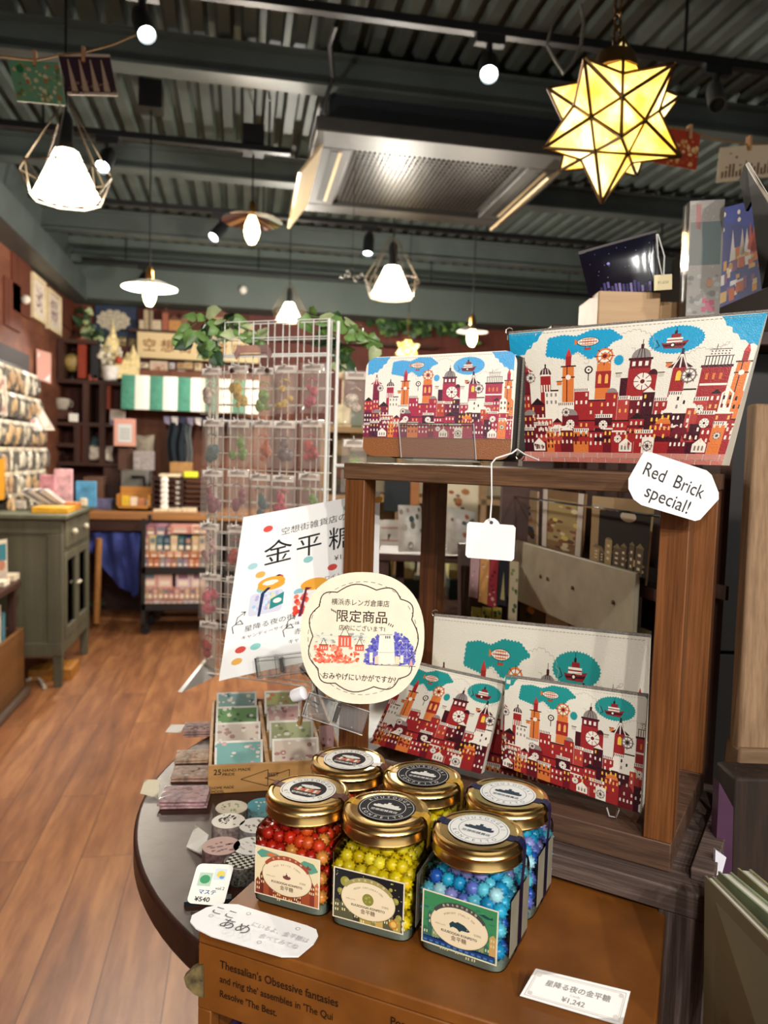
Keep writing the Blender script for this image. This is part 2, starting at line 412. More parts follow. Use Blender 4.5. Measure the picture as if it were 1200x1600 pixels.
    A(3, rect(53, 24, 62, 37), red); A(3.2, rect(53.2, 37, 61.8, 41), mar); A(3.3, rect(52.6, 40.6, 62.4, 41.6), drk); A(3.1, ell(57.5, 41.4, 3.9, 4.4, 16, 0, pi), '#8f8580')
    for k in (-2, 0, 2): line(it, [(57.5+k*.8, 41.4), (57.5+k*.4, 45.4)], .3, INK, 3.4)
    A(3.4, rect(56.9, 45.4, 58.1, 47.5), drk); line(it, [(57.5, 47), (57.5, 49.5)], .25, INK, 3.4)
    for k in (-1, 0, 1): window(57.5+k*2.6, 38, 1.3, 2, CRM)
    wheel(59.3, 31.2, 3.7, CRM, mar); A(3, rect(50, 24, 53, 33), drk)
    A(3, rect(61.5, 27, 65, 34), red); A(3.1, ell(63.2, 34, 1.9, 2.4, 12, 0, pi), drk)
    tower(73.5, 6, 22, 36.5, red, 'cone', drk); window(73.5, 31, 2, 4, YEL, True); wheel(77.5, 33, 3.1, '#7a7370', INK)
    A(3, rect(82, 20, 93, 36.5), red); A(3.3, rect(81.5, 36, 93.5, 37), drk); A(2.9, rect(82.5, 37, 92.8, 40.8), CRM); A(3.2, rect(81, 28.5, 94, 29.4), CRM)
    for k in range(9): line(it, [(82.8+k*1.2, 37), (82.8+k*1.2, 40.6)], .35, INK, 3.5)
    line(it, [(82.5, 40.6), (92.8, 40.6)], .35, INK, 3.5); A(3, rect(84, 40.8, 91.5, 43.4), '#e9dfd0')
    for k in range(12): A(3.6, ell(84.5+(k % 6)*1.25, 41.5+(k//6)*1.1, .3, .3, 6), INK)
    line(it, [(84, 43.4), (91.5, 43.4)], .3, INK, 3.5); line(it, [(86, 43), (86, 45.5)], .2, INK, 3.4)
    for k in range(3): window(84.5+k*2.6, 31, 1, 2.6, ORG_)
    tower(97, 5, 20, 38, ORG_, 'spire', red)
    for x, y in ((23, 31), (66.5, 33), (49, 33.5), (69, 37)):
        A(3, rect(x-1.1, y, x+1.1, y+1.8), R.choice([ORG_, CRM, '#cfc3b4'])); line(it, [(x-1.3, y+1.8), (x+1.3, y+1.8)], .35, INK, 3.5)
    # the mass of houses, three bands from back to front
    for lay, yb, lo, hi, wmin, wmax in ((3.8, 12, 21, 29, 4, 7.5), (4.2, 6, 13, 20, 4.5, 8), (4.6, 0, 7, 13, 4, 8)):
        x = -1.0-R.random()*2
        while x < 100:
            w = R.uniform(wmin, wmax); h = R.uniform(lo, hi)
            if x+w > 101: w = 101-x
            c = R.choices([red, mar, drk, ORG_, CRM, '#b5413a'], [5, 4.4, 3.4, 1.2, 1.1, 2.4])[0]
            A(lay, rect(x, yb-1 if yb else 0, x+w, h), c); dark = c not in (CRM, ORG_)
            t = R.random(); rc = R.choice([drk, mar, CRM, INK])
            if t < .22: A(lay+.1, [(x, h), (x+w, h), (x+w/2, h+w*.45)], c if c == ORG_ else rc)
            elif t < .38: A(lay+.1, ell(x+w/2, h, w*.42, w*.36, 12, 0, pi), R.choice([ORG_, mar, '#8f8580']))
            elif t < .62:
                A(lay+.1, rect(x, h-.3, x+w, h+1.3), CRM)
                for k in range(int(w/.9)): A(lay+.2, rect(x+k*.9+.1, h-.1, x+k*.9+.5, h+1.1), drk)
            else: A(lay+.1, rect(x-.2, h-.2, x+w+.2, h+.5), R.choice([CRM, drk, INK]))
            nx = max(1, int(w/1.9)); ny = 2 if h-yb > 6 else 1
            big = R.random() < .18
            if big and w > 5: wheel(x+w/2, (h+yb)/2+1.5, min(2, w*.3), CRM if dark else '#8f8580', drk)
            else:
                for j in range(ny):
                    ar = R.random() < .5; cc = R.choice([CRM, YEL, CRM, '#f0b060', '#e8d6c0']) if dark else R.choice([INK, mar, '#8f8580'])
                    for i in range(nx):
                        if R.random() < .85:
                            xx = x+(i+.5)*w/nx; window(xx, h-2.6-j*3.4, .85, 1.6, cc, ar)
            x += w+R.choice([0, 0, .15])
    for x in (12, 55, 88): A(5, [(x-3, .6), (x+3, .6), (x+3, 4), (x, 6.6), (x-3, 4)], CRM); [window(x+k*1.6, 1.4, .8, 2, '#8a7a6c', True) for k in (-1, 0, 1)]
    A(5, rect(62.5, 0, 68, 7), CRM); wheel(65.2, 3.2, 2.2, '#8f8580', INK)
    A(5, [(16, 0), (20, 0), (20, 9), (18, 12), (16, 9)], ORG_); [window(17+(k % 2)*2, 2+(k//2)*2.6, .7, 1.5, drk) for k in range(6)]
    if brick:
        for k in range(15): A(6.5, rect(k*7-3, -5, k*7+3.7, -2.6), '#c9796c'); A(6.5, rect(k*7, -2.4, k*7+6.7, 0), '#d08a7c')
    return it
def skyline(R, w, h, ink, n=6, base=0.12, fill=None):      # a small row of printed houses for postcards and cards
    it = []; x = w*.06
    while x < w*.92:
        bw = w*R.uniform(.06, .13); bh = h*R.uniform(.22, .62); c = fill[R.randrange(len(fill))] if fill else ink
        it.append((2, rect(x, h*base, min(x+bw, w*.95), h*base+bh), c))
        t = R.random()
        if t < .4: it.append((2, [(x-bw*.1, h*base+bh), (x+bw*1.1, h*base+bh), (x+bw/2, h*base+bh+bw*1.1)], ink))
        elif t < .6: it.append((2, ell(x+bw/2, h*base+bh, bw*.45, bw*.45, 8, 0, pi), ink))
        for k in range(3): it.append((3, rect(x+bw*.3, h*base+bh*(.2+.25*k), x+bw*.7, h*base+bh*(.3+.25*k)), '#efe2c4'))
        x += bw*R.uniform(1.0, 1.5)
    return it
def dapple(R, w, h, cols, n, r0, r1):       # scattered printed spots
    it = []
    for _ in range(n):
        r = R.uniform(r0, r1); it.append((2+R.random(), ell(R.uniform(r, w-r), R.uniform(r, h-r), r, r*R.uniform(.5, 1), 7), R.choice(cols)))
    return it
# ================================================================ the shop's shell
XL, XR, YN, YB, ZC = -1.42, 3.3, -2.6, 7.0, 2.90
def floor_mat():
    m, nt, b = _new('plank_floor'); L = nt.links
    tc = nt.nodes.new('ShaderNodeTexCoord'); mp = nt.nodes.new('ShaderNodeMapping'); mp.inputs['Rotation'].default_value = (0, 0, pi/2)
    L.new(tc.outputs['Object'], mp.inputs['Vector'])
    br = nt.nodes.new('ShaderNodeTexBrick'); br.offset = .37; br.inputs['Scale'].default_value = 1
    br.inputs['Brick Width'].default_value = 1.2; br.inputs['Row Height'].default_value = .155; br.inputs['Mortar Size'].default_value = .0016; br.inputs['Mortar Smooth'].default_value = .3
    br.inputs['Color1'].default_value = (0, 0, 0, 1); br.inputs['Color2'].default_value = (1, 1, 1, 1); br.inputs['Mortar'].default_value = (.5, .5, .5, 1)
    L.new(mp.outputs[0], br.inputs['Vector'])
    mp2 = nt.nodes.new('ShaderNodeMapping'); mp2.inputs['Scale'].default_value = (1, .12, 1); L.new(tc.outputs['Object'], mp2.inputs['Vector'])
    ad = nt.nodes.new('ShaderNodeVectorMath'); ad.operation = 'MULTIPLY_ADD'; ad.inputs[1].default_value = (3, 3, 3); L.new(br.outputs['Color'], ad.inputs[0]); L.new(mp2.outputs[0], ad.inputs[2])
    g = _noise(nt, ad.outputs[0], 26, 7, .62); g2 = _noise(nt, ad.outputs[0], 7, 4, .6)
    mx = nt.nodes.new('ShaderNodeMath'); mx.operation = 'MULTIPLY_ADD'; mx.inputs[1].default_value = .5; L.new(g, mx.inputs[0])
    hf = nt.nodes.new('ShaderNodeMath'); hf.operation = 'MULTIPLY'; hf.inputs[1].default_value = .5; L.new(g2, hf.inputs[0]); L.new(hf.outputs[0], mx.inputs[2])
    col = _ramp(nt, mx.outputs[0], [(.3, '#54311e'), (.48, '#825333'), (.68, '#ad7a4d')])
    dk = nt.nodes.new('ShaderNodeMix'); dk.data_type = 'RGBA'; dk.inputs['B'].default_value = lin('#4c2813')
    L.new(br.outputs['Fac'], dk.inputs['Factor']); L.new(col, dk.inputs['A']); L.new(dk.outputs['Result'], b.inputs['Base Color'])
    b.inputs['Roughness'].default_value = .42; _bump(nt, g, b, .12, .002); return m
mb = MB(); mb.box(XL-.3, YN, -.1, XR+.3, YB+.3, 0); struct(mb, 'floor', floor_mat())

# corrugated steel deck, ribs running into the shop
deck = MT('deck_green', '#525c58', .5, .2, noise=.12, nscale=3)
mb = MB(); pts = []; x = XL-.3
while x < XR+.3: pts += [(x, ZC), (x+.045, ZC), (x+.06, ZC+.045), (x+.085, ZC+.045), (x+.1, ZC)]; x += .1
vs = [(px, YN, pz) for px, pz in pts]+[(px, YB+.3, pz) for px, pz in pts]; n = len(pts)
mb.add(vs, [(i, i+1, n+i+1, n+i) for i in range(n-1)]); mb.box(XL-.3, YN, ZC+.07, XR+.3, YB+.3, ZC+.12); struct(mb, 'ceiling', deck, smooth=False)

brickm = WOOD('brown_panel_wall', '#4f2c1e', '#845238', 'y', .7, 12, .2, .3, mid='#6a3e2c')
mb = MB(); mb.box(XL-.25, YN, 0, XL, YB+.25, ZC+.05); struct(mb, 'wall_left', brickm)
mb = MB(); mb.box(XL, YB, 0, XR+.25, YB+.25, ZC+.05); struct(mb, 'wall_back', WOOD('back_wall_wood', '#4a221b', '#6e3a2c', 'z', .65, 14, .2, .1))
mb = MB(); mb.box(XR, YN, 0, XR+.25, YB, ZC+.05); struct(mb, 'wall_right', MT('dark_wall', '#241d1a', .7))
mb = MB(); mb.box(XL, YB-.02, 0, XR, YB, .1); struct(mb, 'baseboard_back', MT('dark_skirting', '#2a1a14', .6))

# steel beams under the deck
steel = MT('painted_steel', '#4c5452', .45, .1, noise=.1, nscale=4)
for k, (yy, w, z0) in enumerate(((3.28, .1, 2.74), (4.45, .1, 2.74), (5.7, .1, 2.72))):
    mb = MB(); mb.box(XL, yy-w/2, z0, XR, yy+w/2, z0+.012); mb.box(XL, yy-w/2, ZC-.04, XR, yy+w/2, ZC-.028); mb.box(XL, yy-.006, z0+.012, XR, yy+.006, ZC-.04)
    struct(mb, 'trim_%d' % (k+1), steel)
mb = MB(); mb.box(XL, YB-.32, 2.46, XR, YB, ZC); mb.box(XL, YB-.42, 2.72, XR, YB-.32, 2.78)
mb.box(XL, YB-.5, 2.84, XR, YB-.32, ZC); struct(mb, 'trim_4', MT('soffit_grey', '#4f5a56', .6, noise=.06, nscale=2))
mb = MB(); mb.box(XL, 1.0, 2.44, XL+.16, YB-.3, 2.62); mb.box(XL, 1.0, 2.62, XL+.06, YB-.3, ZC); struct(mb, 'trim_5', steel)
# red timber battens on the left wall
for k, (px0, y0, px1, y1) in enumerate(((8, 470, 33, 520), (20, 410, 48, 500), (96, 470, 131, 530))):
    X = XL+.012; a, b = Px(px0, (y0+y1)/2, X), Px(px1, (y0+y1)/2, X); zt, zb = Px(px0, y0, X).z, Px(px1, y1, X).z
    mb = MB(); mb.box(XL, a.y, zb, X, b.y, zt+.15); struct(mb, 'trim_%d' % (k+6), WOOD('red_batten', '#4a2418', '#6e3826', 'z', .6, 30, .15))

# ================================================================ ceiling fittings
track = MT('track_black', '#1d1e20', .4, .4)
def track_rail(px0, y0, px1, y1, d, label, xe=None):
    a = P(px0, y0, d); z = 2.66; Y = a.y
    xe = xe or XR-.1; t = thing('lighting_track', label, 'lighting track', at(0, Y, z)); mb2 = MB(); mb2.box(XL+.2, -.018, 0, xe, .018, .028); build(mb2, 'rail', track, t, bevel=.002)
    for x in (-.9, .1, 1.5, 2.7):
        if x > xe: continue
        r = MB(); r.tube([(x, 0, .028), (x, 0, ZC-z-.005)], .006); build(r, 'hanger', track, t)
    return Y
T1 = track_rail(500, 17, 700, 35, 2.47, 'black lighting track nearest the camera, across the top of the view')
T2 = track_rail(170, 200, 700, 260, 3.5, 'black lighting track behind the large cage lamp', .2)
T3 = track_rail(300, 318, 700, 360, 4.55, 'black lighting track above the glass disc lamp')
T4 = track_rail(200, 405, 700, 440, 5.9, 'black lighting track in front of the back soffit')
def spot_head(px, py, Y, aim, L, r, label, on=True, power=26, light=True, ang=46, x=None):
    base = Vector((x if x is not None else Py(px, py, Y).x, Y, 2.66)); d = (Vector(aim)-base).normalized()
    t = thing('track_spotlight', label, 'spotlight', Matrix.Translation(base), 'spotlights on the ceiling tracks')
    mb = MB(); mb.box(-.05, -.016, -.03, .05, .016, 0); mb.tube([(.0, 0, -.03), (0, 0, -.075)], .011, 8); build(mb, 'mount', BLACK, t)
    q = d.to_track_quat('Z', 'Y').to_matrix().to_4x4(); M_ = Matrix.Translation((0, 0, -.09)) @ q
    mb = MB(); mb.lathe([(r*.72, -L*.35), (r*.8, -L*.3), (r, -L*.05), (r, L*.65), (r*.86, L*.65), (r*.8, L*.5), (0, L*.5)], 20, M=M_); build(mb, 'lamp_head', BLACK if on else MT('grey_spot', '#4a4d4c', .4, .3), t)
    mb = MB(); mb.lathe([(0, L*.56), (r*.5, L*.585), (r*.8, L*.57)], 20, M=M_, cap=False)
    build(mb, 'lens', EMIT('spot_lens', '#eafcff', 9) if on else MT('dark_lens', '#202326', .2), t)
    if on and light:
        lamp('SPOT', 'spot_light', base+Vector((0, 0, -.09))+d*(L*.7), power, (1.0, .97, .92), .03, aim, ang, .6)
spot_head(222, 20, T1, (.15, 1.3, 1.1), .15, .031, 'black track spotlight beside the hung postcards, top left', light=False)
spot_head(765, 70, T1, P(770, 250, 2.05), .13, .034, 'black track spotlight facing the camera in front of the air conditioner', light=False)
spot_head(1120, 105, T1, P(1150, 260, 2.3), .15, .03, 'unlit grey track spotlight right of the star lantern', on=False)
spot_head(168, 215, T2, (-.9, 2.2, 1.0), .15, .036, 'black track spotlight half behind the large cage lamp', power=40)
spot_head(345, 335, T3, (-1.2, 3.6, 1.0), .14, .036, 'black track spotlight left of the glass disc lamp', power=50)
spot_head(577, 352, T3, (.55, 4.2, 1.0), .14, .034, 'black track spotlight hanging below the air conditioner', power=50)
spot_head(226, 412, T4, (-1.2, 5.2, 1.5), .14, .036, 'small lit track spotlight in front of the back soffit', power=60)

# added track and spotlights, unseen behind the viewpoint, put in to brighten the foreground
mb = MB(); t = thing('lighting_track', 'added unseen black lighting track behind the viewpoint that lights the candy display', 'lighting track', at(0, -1.75, 2.66)); mb.box(XL+.2, -.018, 0, XR-.1, .018, .028); build(mb, 'rail', track, t, bevel=.002)
for k, (x, aim, pw, an) in enumerate(((-.75, (.02, .75, 1.0), 42, 42), (-.15, (.16, .75, 1.12), 50, 42), (.55, (.20, .62, .98), 47, 42), (1.25, (.38, .72, 1.2), 42, 40), (2.0, (.9, 1.2, 1.4), 18, 50))):
    spot_head(0, 0, -1.75, aim, .15, .035, 'added unseen black track spotlight behind the viewpoint, %s from the left, aimed at the display' % ('first', 'second', 'third', 'fourth', 'fifth')[k], power=pw, ang=an, x=x)
# air conditioner cassette
AX0, AX1, AY0, AY1, AZ = .27, 1.40, 3.2, 4.25, 2.55
t = thing('air_conditioner', 'dark ceiling cassette air conditioner with a mesh grille', 'air conditioner', at((AX0+AX1)/2, (AY0+AY1)/2, AZ))
hw, hd = (AX1-AX0)/2, (AY1-AY0)/2
acm = MT('bronze_panel', '#3a3937', .5, .1, noise=.04); acd = MT('ac_housing', '#22252a', .4, .2)
mb = MB(); mb.box(-hw+.06, -hd+.1, .06, hw-.06, hd-.06, .335); mb.box(-hw+.04, -hd+.08, .30, hw-.04, hd-.04, .32); build(mb, 'housing', acd, t, bevel=.006)
mb = MB()
for x0, y0, x1, y1 in ((-hw, -hd, hw, -hd+.17), (-hw, hd-.13, hw, hd), (-hw, -hd+.17, -hw+.17, hd-.13), (hw-.17, -hd+.17, hw, hd-.13)): mb.box(x0, y0, 0, x1, y1, .06)
build(mb, 'panel', acm, t, bevel=.006)
mb = MB(); mb.box(-hw+.17, -hd+.17, .03, hw-.17, hd-.13, .06); build(mb, 'filter', MT('ac_filter', '#3f3d3a', .6), t)
mb = MB()
for k in range(34): x = -hw+.2+k*(2*hw-.4)/33; mb.box(x-.004, -hd+.2, .018, x+.004, hd-.16, .028)
for k in range(20): y = -hd+.2+k*(2*hd-.36)/19; mb.box(-hw+.2, y-.004, .016, hw-.2, y+.004, .026)
build(mb, 'grille', MT('grille_bronze', '#454340', .35, .5), t)
fl = MT('ac_flap', '#c9b48e', .35, .2, noise=.02)
mb = MB(); mb.hexa([(-hw+.03, -hd+.12, -.005), (-hw+.03, hd-.12, -.005), (-hw-.06, hd-.12, -.13), (-hw-.06, -hd+.12, -.13)], [(-hw+.04, -hd+.12, -.01), (-hw+.04, hd-.12, -.01), (-hw-.05, hd-.12, -.135), (-hw-.05, -hd+.12, -.135)]); build(mb, 'flap', fl, t, label='left flap hanging open, catching light')
mb = MB(); mb.hexa([(hw-.03, -hd+.12, -.002), (hw-.03, hd-.12, -.002), (hw-.1, hd-.12, -.05), (hw-.1, -hd+.12, -.05)], [(hw-.02, -hd+.12, -.006), (hw-.02, hd-.12, -.006), (hw-.09, hd-.12, -.056), (hw-.09, -hd+.12, -.056)]); build(mb, 'flap', fl, t)
for x in (-hw+.08, hw-.12):
    mb = MB(); mb.box(x, -hd+.2, -.002, x+.035, hd-.2, .01); build(mb, 'air_slot', MT('slot_black', '#0d0d0e', .6), t)
    mb = MB(); mb.box(x+.036, -hd+.2, -.004, x+.05, hd-.2, .0); build(mb, 'slot_rim', fl, t)

# pendant lamps
def cord(mb, z1, r=.004): mb.tube([(0, 0, 0), (0, 0, z1)], r, 6)
def cage_lamp(px, py, d, k, label, power=22):
    c = P(px, py, d); t = thing('cage_pendant_lamp', label, 'lamp', Matrix.Translation(c), 'pendant lamps with wire cages')
    mb = MB(); cord(mb, ZC-c.z); build(mb, 'cord', BLACK, t)
    mb = MB(); mb.lathe([(.012*k, .16*k), (.02*k, .14*k), (.02*k, .07*k), (.028*k, .05*k)], 12); build(mb, 'socket', BLACK, t)
    mb = MB(); mb.lathe([(.034*k, .052*k), (.095*k, -.075*k)], 8, cap=False); mb.lathe([(.033*k, .050*k), (.093*k, -.075*k)], 8, cap=False)
    mb.lathe([(0, -.062*k), (.089*k, -.066*k)], 8, cap=False)
    build(mb, 'lamp_shade', EMIT('lit_shade', '#fff0cc', 5.5), t, smooth=False)
    wire = MT('cage_wire', '#6b5f52', .4, .6); mb = MB(); n = 8
    top = [(.014*k*cos(2*pi*i/n), .014*k*sin(2*pi*i/n), .18*k) for i in range(n)]
    mid = [(.128*k*cos(2*pi*i/n), .128*k*sin(2*pi*i/n), -.01*k) for i in range(n)]
    bot = [(.098*k*cos(2*pi*(i+.5)/n), .098*k*sin(2*pi*(i+.5)/n), -.085*k) for i in range(n)]
    for i in range(n):
        j = (i+1) % n
        for a, b in ((top[i], mid[i]), (mid[i], mid[j]), (mid[i], bot[i]), (mid[j], bot[i]), (bot[i], bot[j])): mb.tube([a, b], .0022, 4)
    build(mb, 'wire_cage', wire, t)
    lamp('POINT', 'cage_light', c+Vector((0, 0, -.14*k)), power, WARM, .05*k)
cage_lamp(103, 265, 2.25, 1.0, 'large wire cage pendant lamp with glowing shade below the hung postcards, upper left', 26)
cage_lamp(613, 435, 4.45, 1.27, 'wire cage pendant lamp hanging above the zip wallet', 34)
cage_lamp(452, 484, 5.3, .9, 'small far wire cage pendant lamp just above the white grid rack', 30)
glass_disc = GLASSY('disc_glass', '#efe9dc', .25, .1, .42, '#e0d2b8')
brass = MT('brass', '#b98a4a', .28, 1, noise=.04)
def bulb(t, k=1.0, z=0.0):
    mb = MB(); mb.lathe([(0, z-.105*k), (.012*k, z-.102*k), (.024*k, z-.085*k), (.03*k, z-.06*k), (.026*k, z-.03*k), (.015*k, z-.006*k), (.013*k, z)], 18); build(mb, 'bulb', EMIT('filament_glow', '#ffdc96', 11), t)
def disc_lamp(px, py, d, label, power=22, rr=.12, metal=None, ztop=ZC, k=1.0):
    c = P(px, py, d); t = thing('disc_pendant_lamp', label, 'lamp', Matrix.Translation(c), 'pendant lamps with filament bulbs under discs')
    mb = MB(); cord(mb, ZC-c.z); build(mb, 'cord', BLACK, t)
    mb = MB(); mb.lathe([(.018, 0), (.018, .05), (.01, .07), (.004, .075)], 14); build(mb, 'socket', brass, t)
    mb = MB(); mb.lathe([(.02, .012), (rr*.5, .004), (rr, -.022), (rr, -.025), (rr*.5, .001), (.02, .009)], 36, cap=False); build(mb, 'lamp_shade', metal or glass_disc, t)
    bulb(t, k); mb = MB(); mb.box(-.05, -.05, ztop-c.z-.12, .05, .05, ztop-c.z-.0); build(mb, 'ceiling_box', BLACK, t)
    lamp('POINT', 'bulb_light', c+Vector((0, 0, -.13)), power, (1, .89, .74), .03)
disc_lamp(394, 338, 3.72, 'clear glass disc pendant lamp with a filament bulb, left of the air conditioner', 26, .146, None, 2.80, 1.25)
disc_lamp(234, 442, 3.55, 'pale enamel disc pendant lamp above the hanging shop sign, further left', 22, .125, MT('enamel', '#cfd3cc', .3))
disc_lamp(738, 512, 4.4, 'far pendant bulb glowing just above the right end of the zip wallet', 20, .09, MT('enamel_dark', '#3c3a36', .4))
# star lanterns
def star_lamp(c, R, label, power, n_chain=9, rot=0.35, hang=True):
    t = thing('star_lantern', label, 'lamp', Matrix.Translation(c) @ Matrix.Rotation(rot, 4, 'Z') @ Matrix.Rotation(.12, 4, 'X'), 'star shaped glass lanterns')
    bm = bmesh.new(); bmesh.ops.create_icosphere(bm, subdivisions=1, radius=1); bm.verts.ensure_lookup_table(); cam_mb = MB(); pane = MB(); done = set()
    zr = Vector(bm.verts[0].co).rotation_difference(Vector((0, 0, 1)))
    tips = [(zr @ v.co, [zr @ (f.calc_center_median().normalized()*R*.5627) for f in v.link_faces]) for v in bm.verts]; bm.free()
    for tp_, five in tips:
        tip = tp_.normalized()*R; ux = tip.orthogonal().normalized(); uy = tip.normalized().cross(ux)
        five.sort(key=lambda q: atan2(q.dot(uy), q.dot(ux)))
        for i in range(5):
            a, b = five[i], five[(i+1) % 5]; pane.add([a, b, tip], [(0, 1, 2)])
            cam_mb.tube([a, tip], R*.023, 5)
            k = tuple(sorted([tuple(round(q, 4) for q in a), tuple(round(q, 4) for q in b)]))
            if k not in done: done.add(k); cam_mb.tube([a, b], R*.023, 5)
    m = MATS.get('star_glass')
    if not m:
        m, nt, b = _new('star_glass'); f = _noise(nt, _coords(nt), 14, 4)
        col = _ramp(nt, f, [(.35, '#d9a83e'), (.5, '#f0d27a'), (.65, '#fff0c0')]); nt.links.new(col, b.inputs['Base Color']); nt.links.new(col, b.inputs['Emission Color'])
        b.inputs['Emission Strength'].default_value = 1.15; b.inputs['Roughness'].default_value = .15; MATS['star_glass'] = m
        out = nt.nodes['Material Output']; tl = nt.nodes.new('ShaderNodeBsdfTranslucent'); nt.links.new(col, tl.inputs[0])
        mx = nt.nodes.new('ShaderNodeMixShader'); mx.inputs[0].default_value = .5; nt.links.new(b.outputs[0], mx.inputs[1]); nt.links.new(tl.outputs[0], mx.inputs[2]); nt.links.new(mx.outputs[0], out.inputs[0])
    build(pane, 'glass_panes', m, t, smooth=False); build(cam_mb, 'lead_frame', MT('antique_brass', '#5b4426', .4, .8), t)
    mb = MB(); mb.ball((0, 0, 0), R*.2, n=14, m=10); build(mb, 'bulb', EMIT('star_bulb', '#fff1cf', 16), t)
    up = (Matrix.Rotation(.12, 3, 'X').inverted() @ Vector((0, 0, 1)))
    q = up.to_track_quat('Z', 'Y').to_matrix().to_4x4()
    mb = MB(); mb.lathe([(R*.30, R*.62), (R*.24, R*.82), (R*.1, R*.9), (R*.03, R*.96)], 14, M=q); build(mb, 'cap', MT('antique_brass', '#5b4426'), t)
    top = R*.96
    for k in range(n_chain):
        z = top+R*.10+k*R*.2; mb = MB(); ex = Vector((1, 0, 0)) if k % 2 else Vector((0, 1, 0))
        mb.tube([ex*(R*.055*cos(a))+Vector((0, 0, z+R*.12*sin(a))) for a in [2*pi*j/12 for j in range(12)]], R*.02, 5, closed=True, M=q); build(mb, 'chain_link', MT('antique_brass', '#5b4426'), t)
    mb = MB(); mb.tube([q @ Vector((0, 0, top+R*.1+n_chain*R*.2-R*.1)), (0, (ZC-c.z)*.12, ZC-c.z)], .003, 6); build(mb, 'cord', BLACK, t)
    lamp('POINT', 'star_light', c, power, (1, .88, .70), R*.22)
star_lamp(P(957, 190, 1.45), .146, 'large glowing amber glass star lantern on a chain, upper right', 5, 9)
star_lamp(P(637, 546, 5.4), .10, 'small far glowing star lantern just above the left end of the zip wallet', 6, 8)
# small ceiling bits
c = P(550, 432, 3.4); t = thing('ceiling_mobile', 'small dark metal sprig mobile hanging left of the middle cage lamp', 'mobile', Matrix.Translation(c))
mb = MB(); cord(mb, ZC-c.z, .0015); build(mb, 'thread', BLACK, t)
mb = MB()
for k in range(6): a = k*pi/3; mb.tube([(0, 0, 0), (.045*cos(a), .045*sin(a), .012-.02*(k % 2))], .003, 5); mb.ball((.045*cos(a), .045*sin(a), .012-.02*(k % 2)), .008, n=8, m=6)
build(mb, 'sprig', MT('pewter', '#8a8a86', .35, .7), t)
mb = MB(); c = Py(380, 453, YB-.34); mb.ball((c.x, c.y, c.z), .035, n=12, m=8); solo(mb, 'smoke_detector', MT('detector_white', '#d8d4ca', .5), 'small round white detector on the back soffit', 'detector')
mb = MB(); q = [P(x, y, d) for x, y, d in ((908, 8, 2.6), (912, 35, 2.55), (908, 70, 2.5), (893, 100, 2.45), (880, 115, 2.42), (868, 95, 2.45), (855, 70, 2.5), (862, 40, 2.6), (880, 10, 2.7))]
mb.tube(q, .005, 6); solo(mb, 'electric_cable', MT('cable_grey', '#77746c', .5), 'grey cable looping down left of the star lantern', 'cable')
mb = MB(); q = [P(x, y, d) for x, y, d in ((530, 15, 2.6), (525, 40, 2.6), (515, 70, 2.75), (520, 120, 3.1), (505, 170, 3.18), (512, 190, 3.2))]
mb.tube(q, .009, 6); solo(mb, 'electric_cable', MT('cable_black', '#191a1c', .5), 'black cable bundle running down to the air conditioner', 'cable')

# two garlands of postcards pegged on a jute string
jute = MT('jute', '#8a6a3c', .9, noise=.2, nscale=300)
def card_geo(t, TL, TR, BR, BL, items, w, h, edge='#e8ddc8', name='card', th=.0012, back=True):
    s = quadsurf(TL, TR, BR, BL, w, h); mb = MB(); nrm = (Vector(TR)-Vector(TL)).cross(Vector(TL)-Vector(BL)).normalized()
    N_ = 4; fr_ = lambda u, v: s(u*w, v*h, 0); bk_ = lambda u, v: s((1-u)*w, v*h, -th)
    mb.grid(fr_, N_, N_, 0, edge); mb.grid(bk_, N_, N_, 0, edge)
    for e0 in (lambda q: (q, 0), lambda q: (1, q), lambda q: (1-q, 1), lambda q: (0, 1-q)):
        for k in range(N_): A_, B_ = e0(k/N_), e0((k+1)/N_); mb.add([s(A_[0]*w, A_[1]*h, -th), s(B_[0]*w, B_[1]*h, -th), s(B_[0]*w, B_[1]*h, 0), s(A_[0]*w, A_[1]*h, 0)], [(0, 1, 2, 3)], 0, edge)
    inlay(mb, items, s, .00012); return mb
def peg(t, p):
    mb = MB(); mb.box(p.x-.004, p.y-.009, p.z-.022, p.x+.004, p.y-.002, p.z+.014); mb.box(p.x-.004, p.y+.002, p.z-.022, p.x+.004, p.y+.007, p.z+.014); mb.box(p.x-.004, p.y-.004, p.z-.002, p.x+.004, p.y+.004, p.z+.003)
    return mb
def hung_card(quad, d, items, w, h, base, label, pegpx, tilt=0.0):
    pts = [P(x, y, d+(tilt if i in (1, 2) else 0)) for i, (x, y) in enumerate(quad)]
    M_ = Matrix.Translation((pts[2]+pts[3])/2); t = thing('hanging_postcard', label, 'postcard', M_, 'postcards pegged on strings')
    mb = card_geo(t, *pts, [(1, rect(0, 0, w, h), base)]+items, w, h); build(mb, 'card', PAPER, t, world=True, smooth=False)
    p = P(*pegpx, d); mb = peg(t, p); solo(mb, 'clothes_peg', MT('peg_wood', '#b98a63', .7), 'small wooden peg holding the '+label.split(' postcard')[0]+' postcard', 'peg', 'pegs on the card strings')
R = random.Random(5)
d = 1.9
mb = MB(); mb.tube([P(x, y, d) for x, y in ((-60, 78), (0, 88), (55, 94), (95, 86), (130, 82), (175, 70), (212, 54))], .0022, 6); solo(mb, 'garland_string', jute, 'jute string across the upper left corner with two cards pegged on it', 'string')
hung_card([(12, 94), (92, 97), (103, 165), (27, 158)], d, dapple(R, 15, 10, ['#c9b98a', '#8fa06a', '#d8cfa8', '#6c7a48', '#a87a4a'], 70, .25, .8)+[(3, ell(3, 8, 1.2, 1, 10), '#2f7a4a')], 15, 10, '#6aa07c', 'green postcard with a pale town, left of the two on the left string', (55, 90))
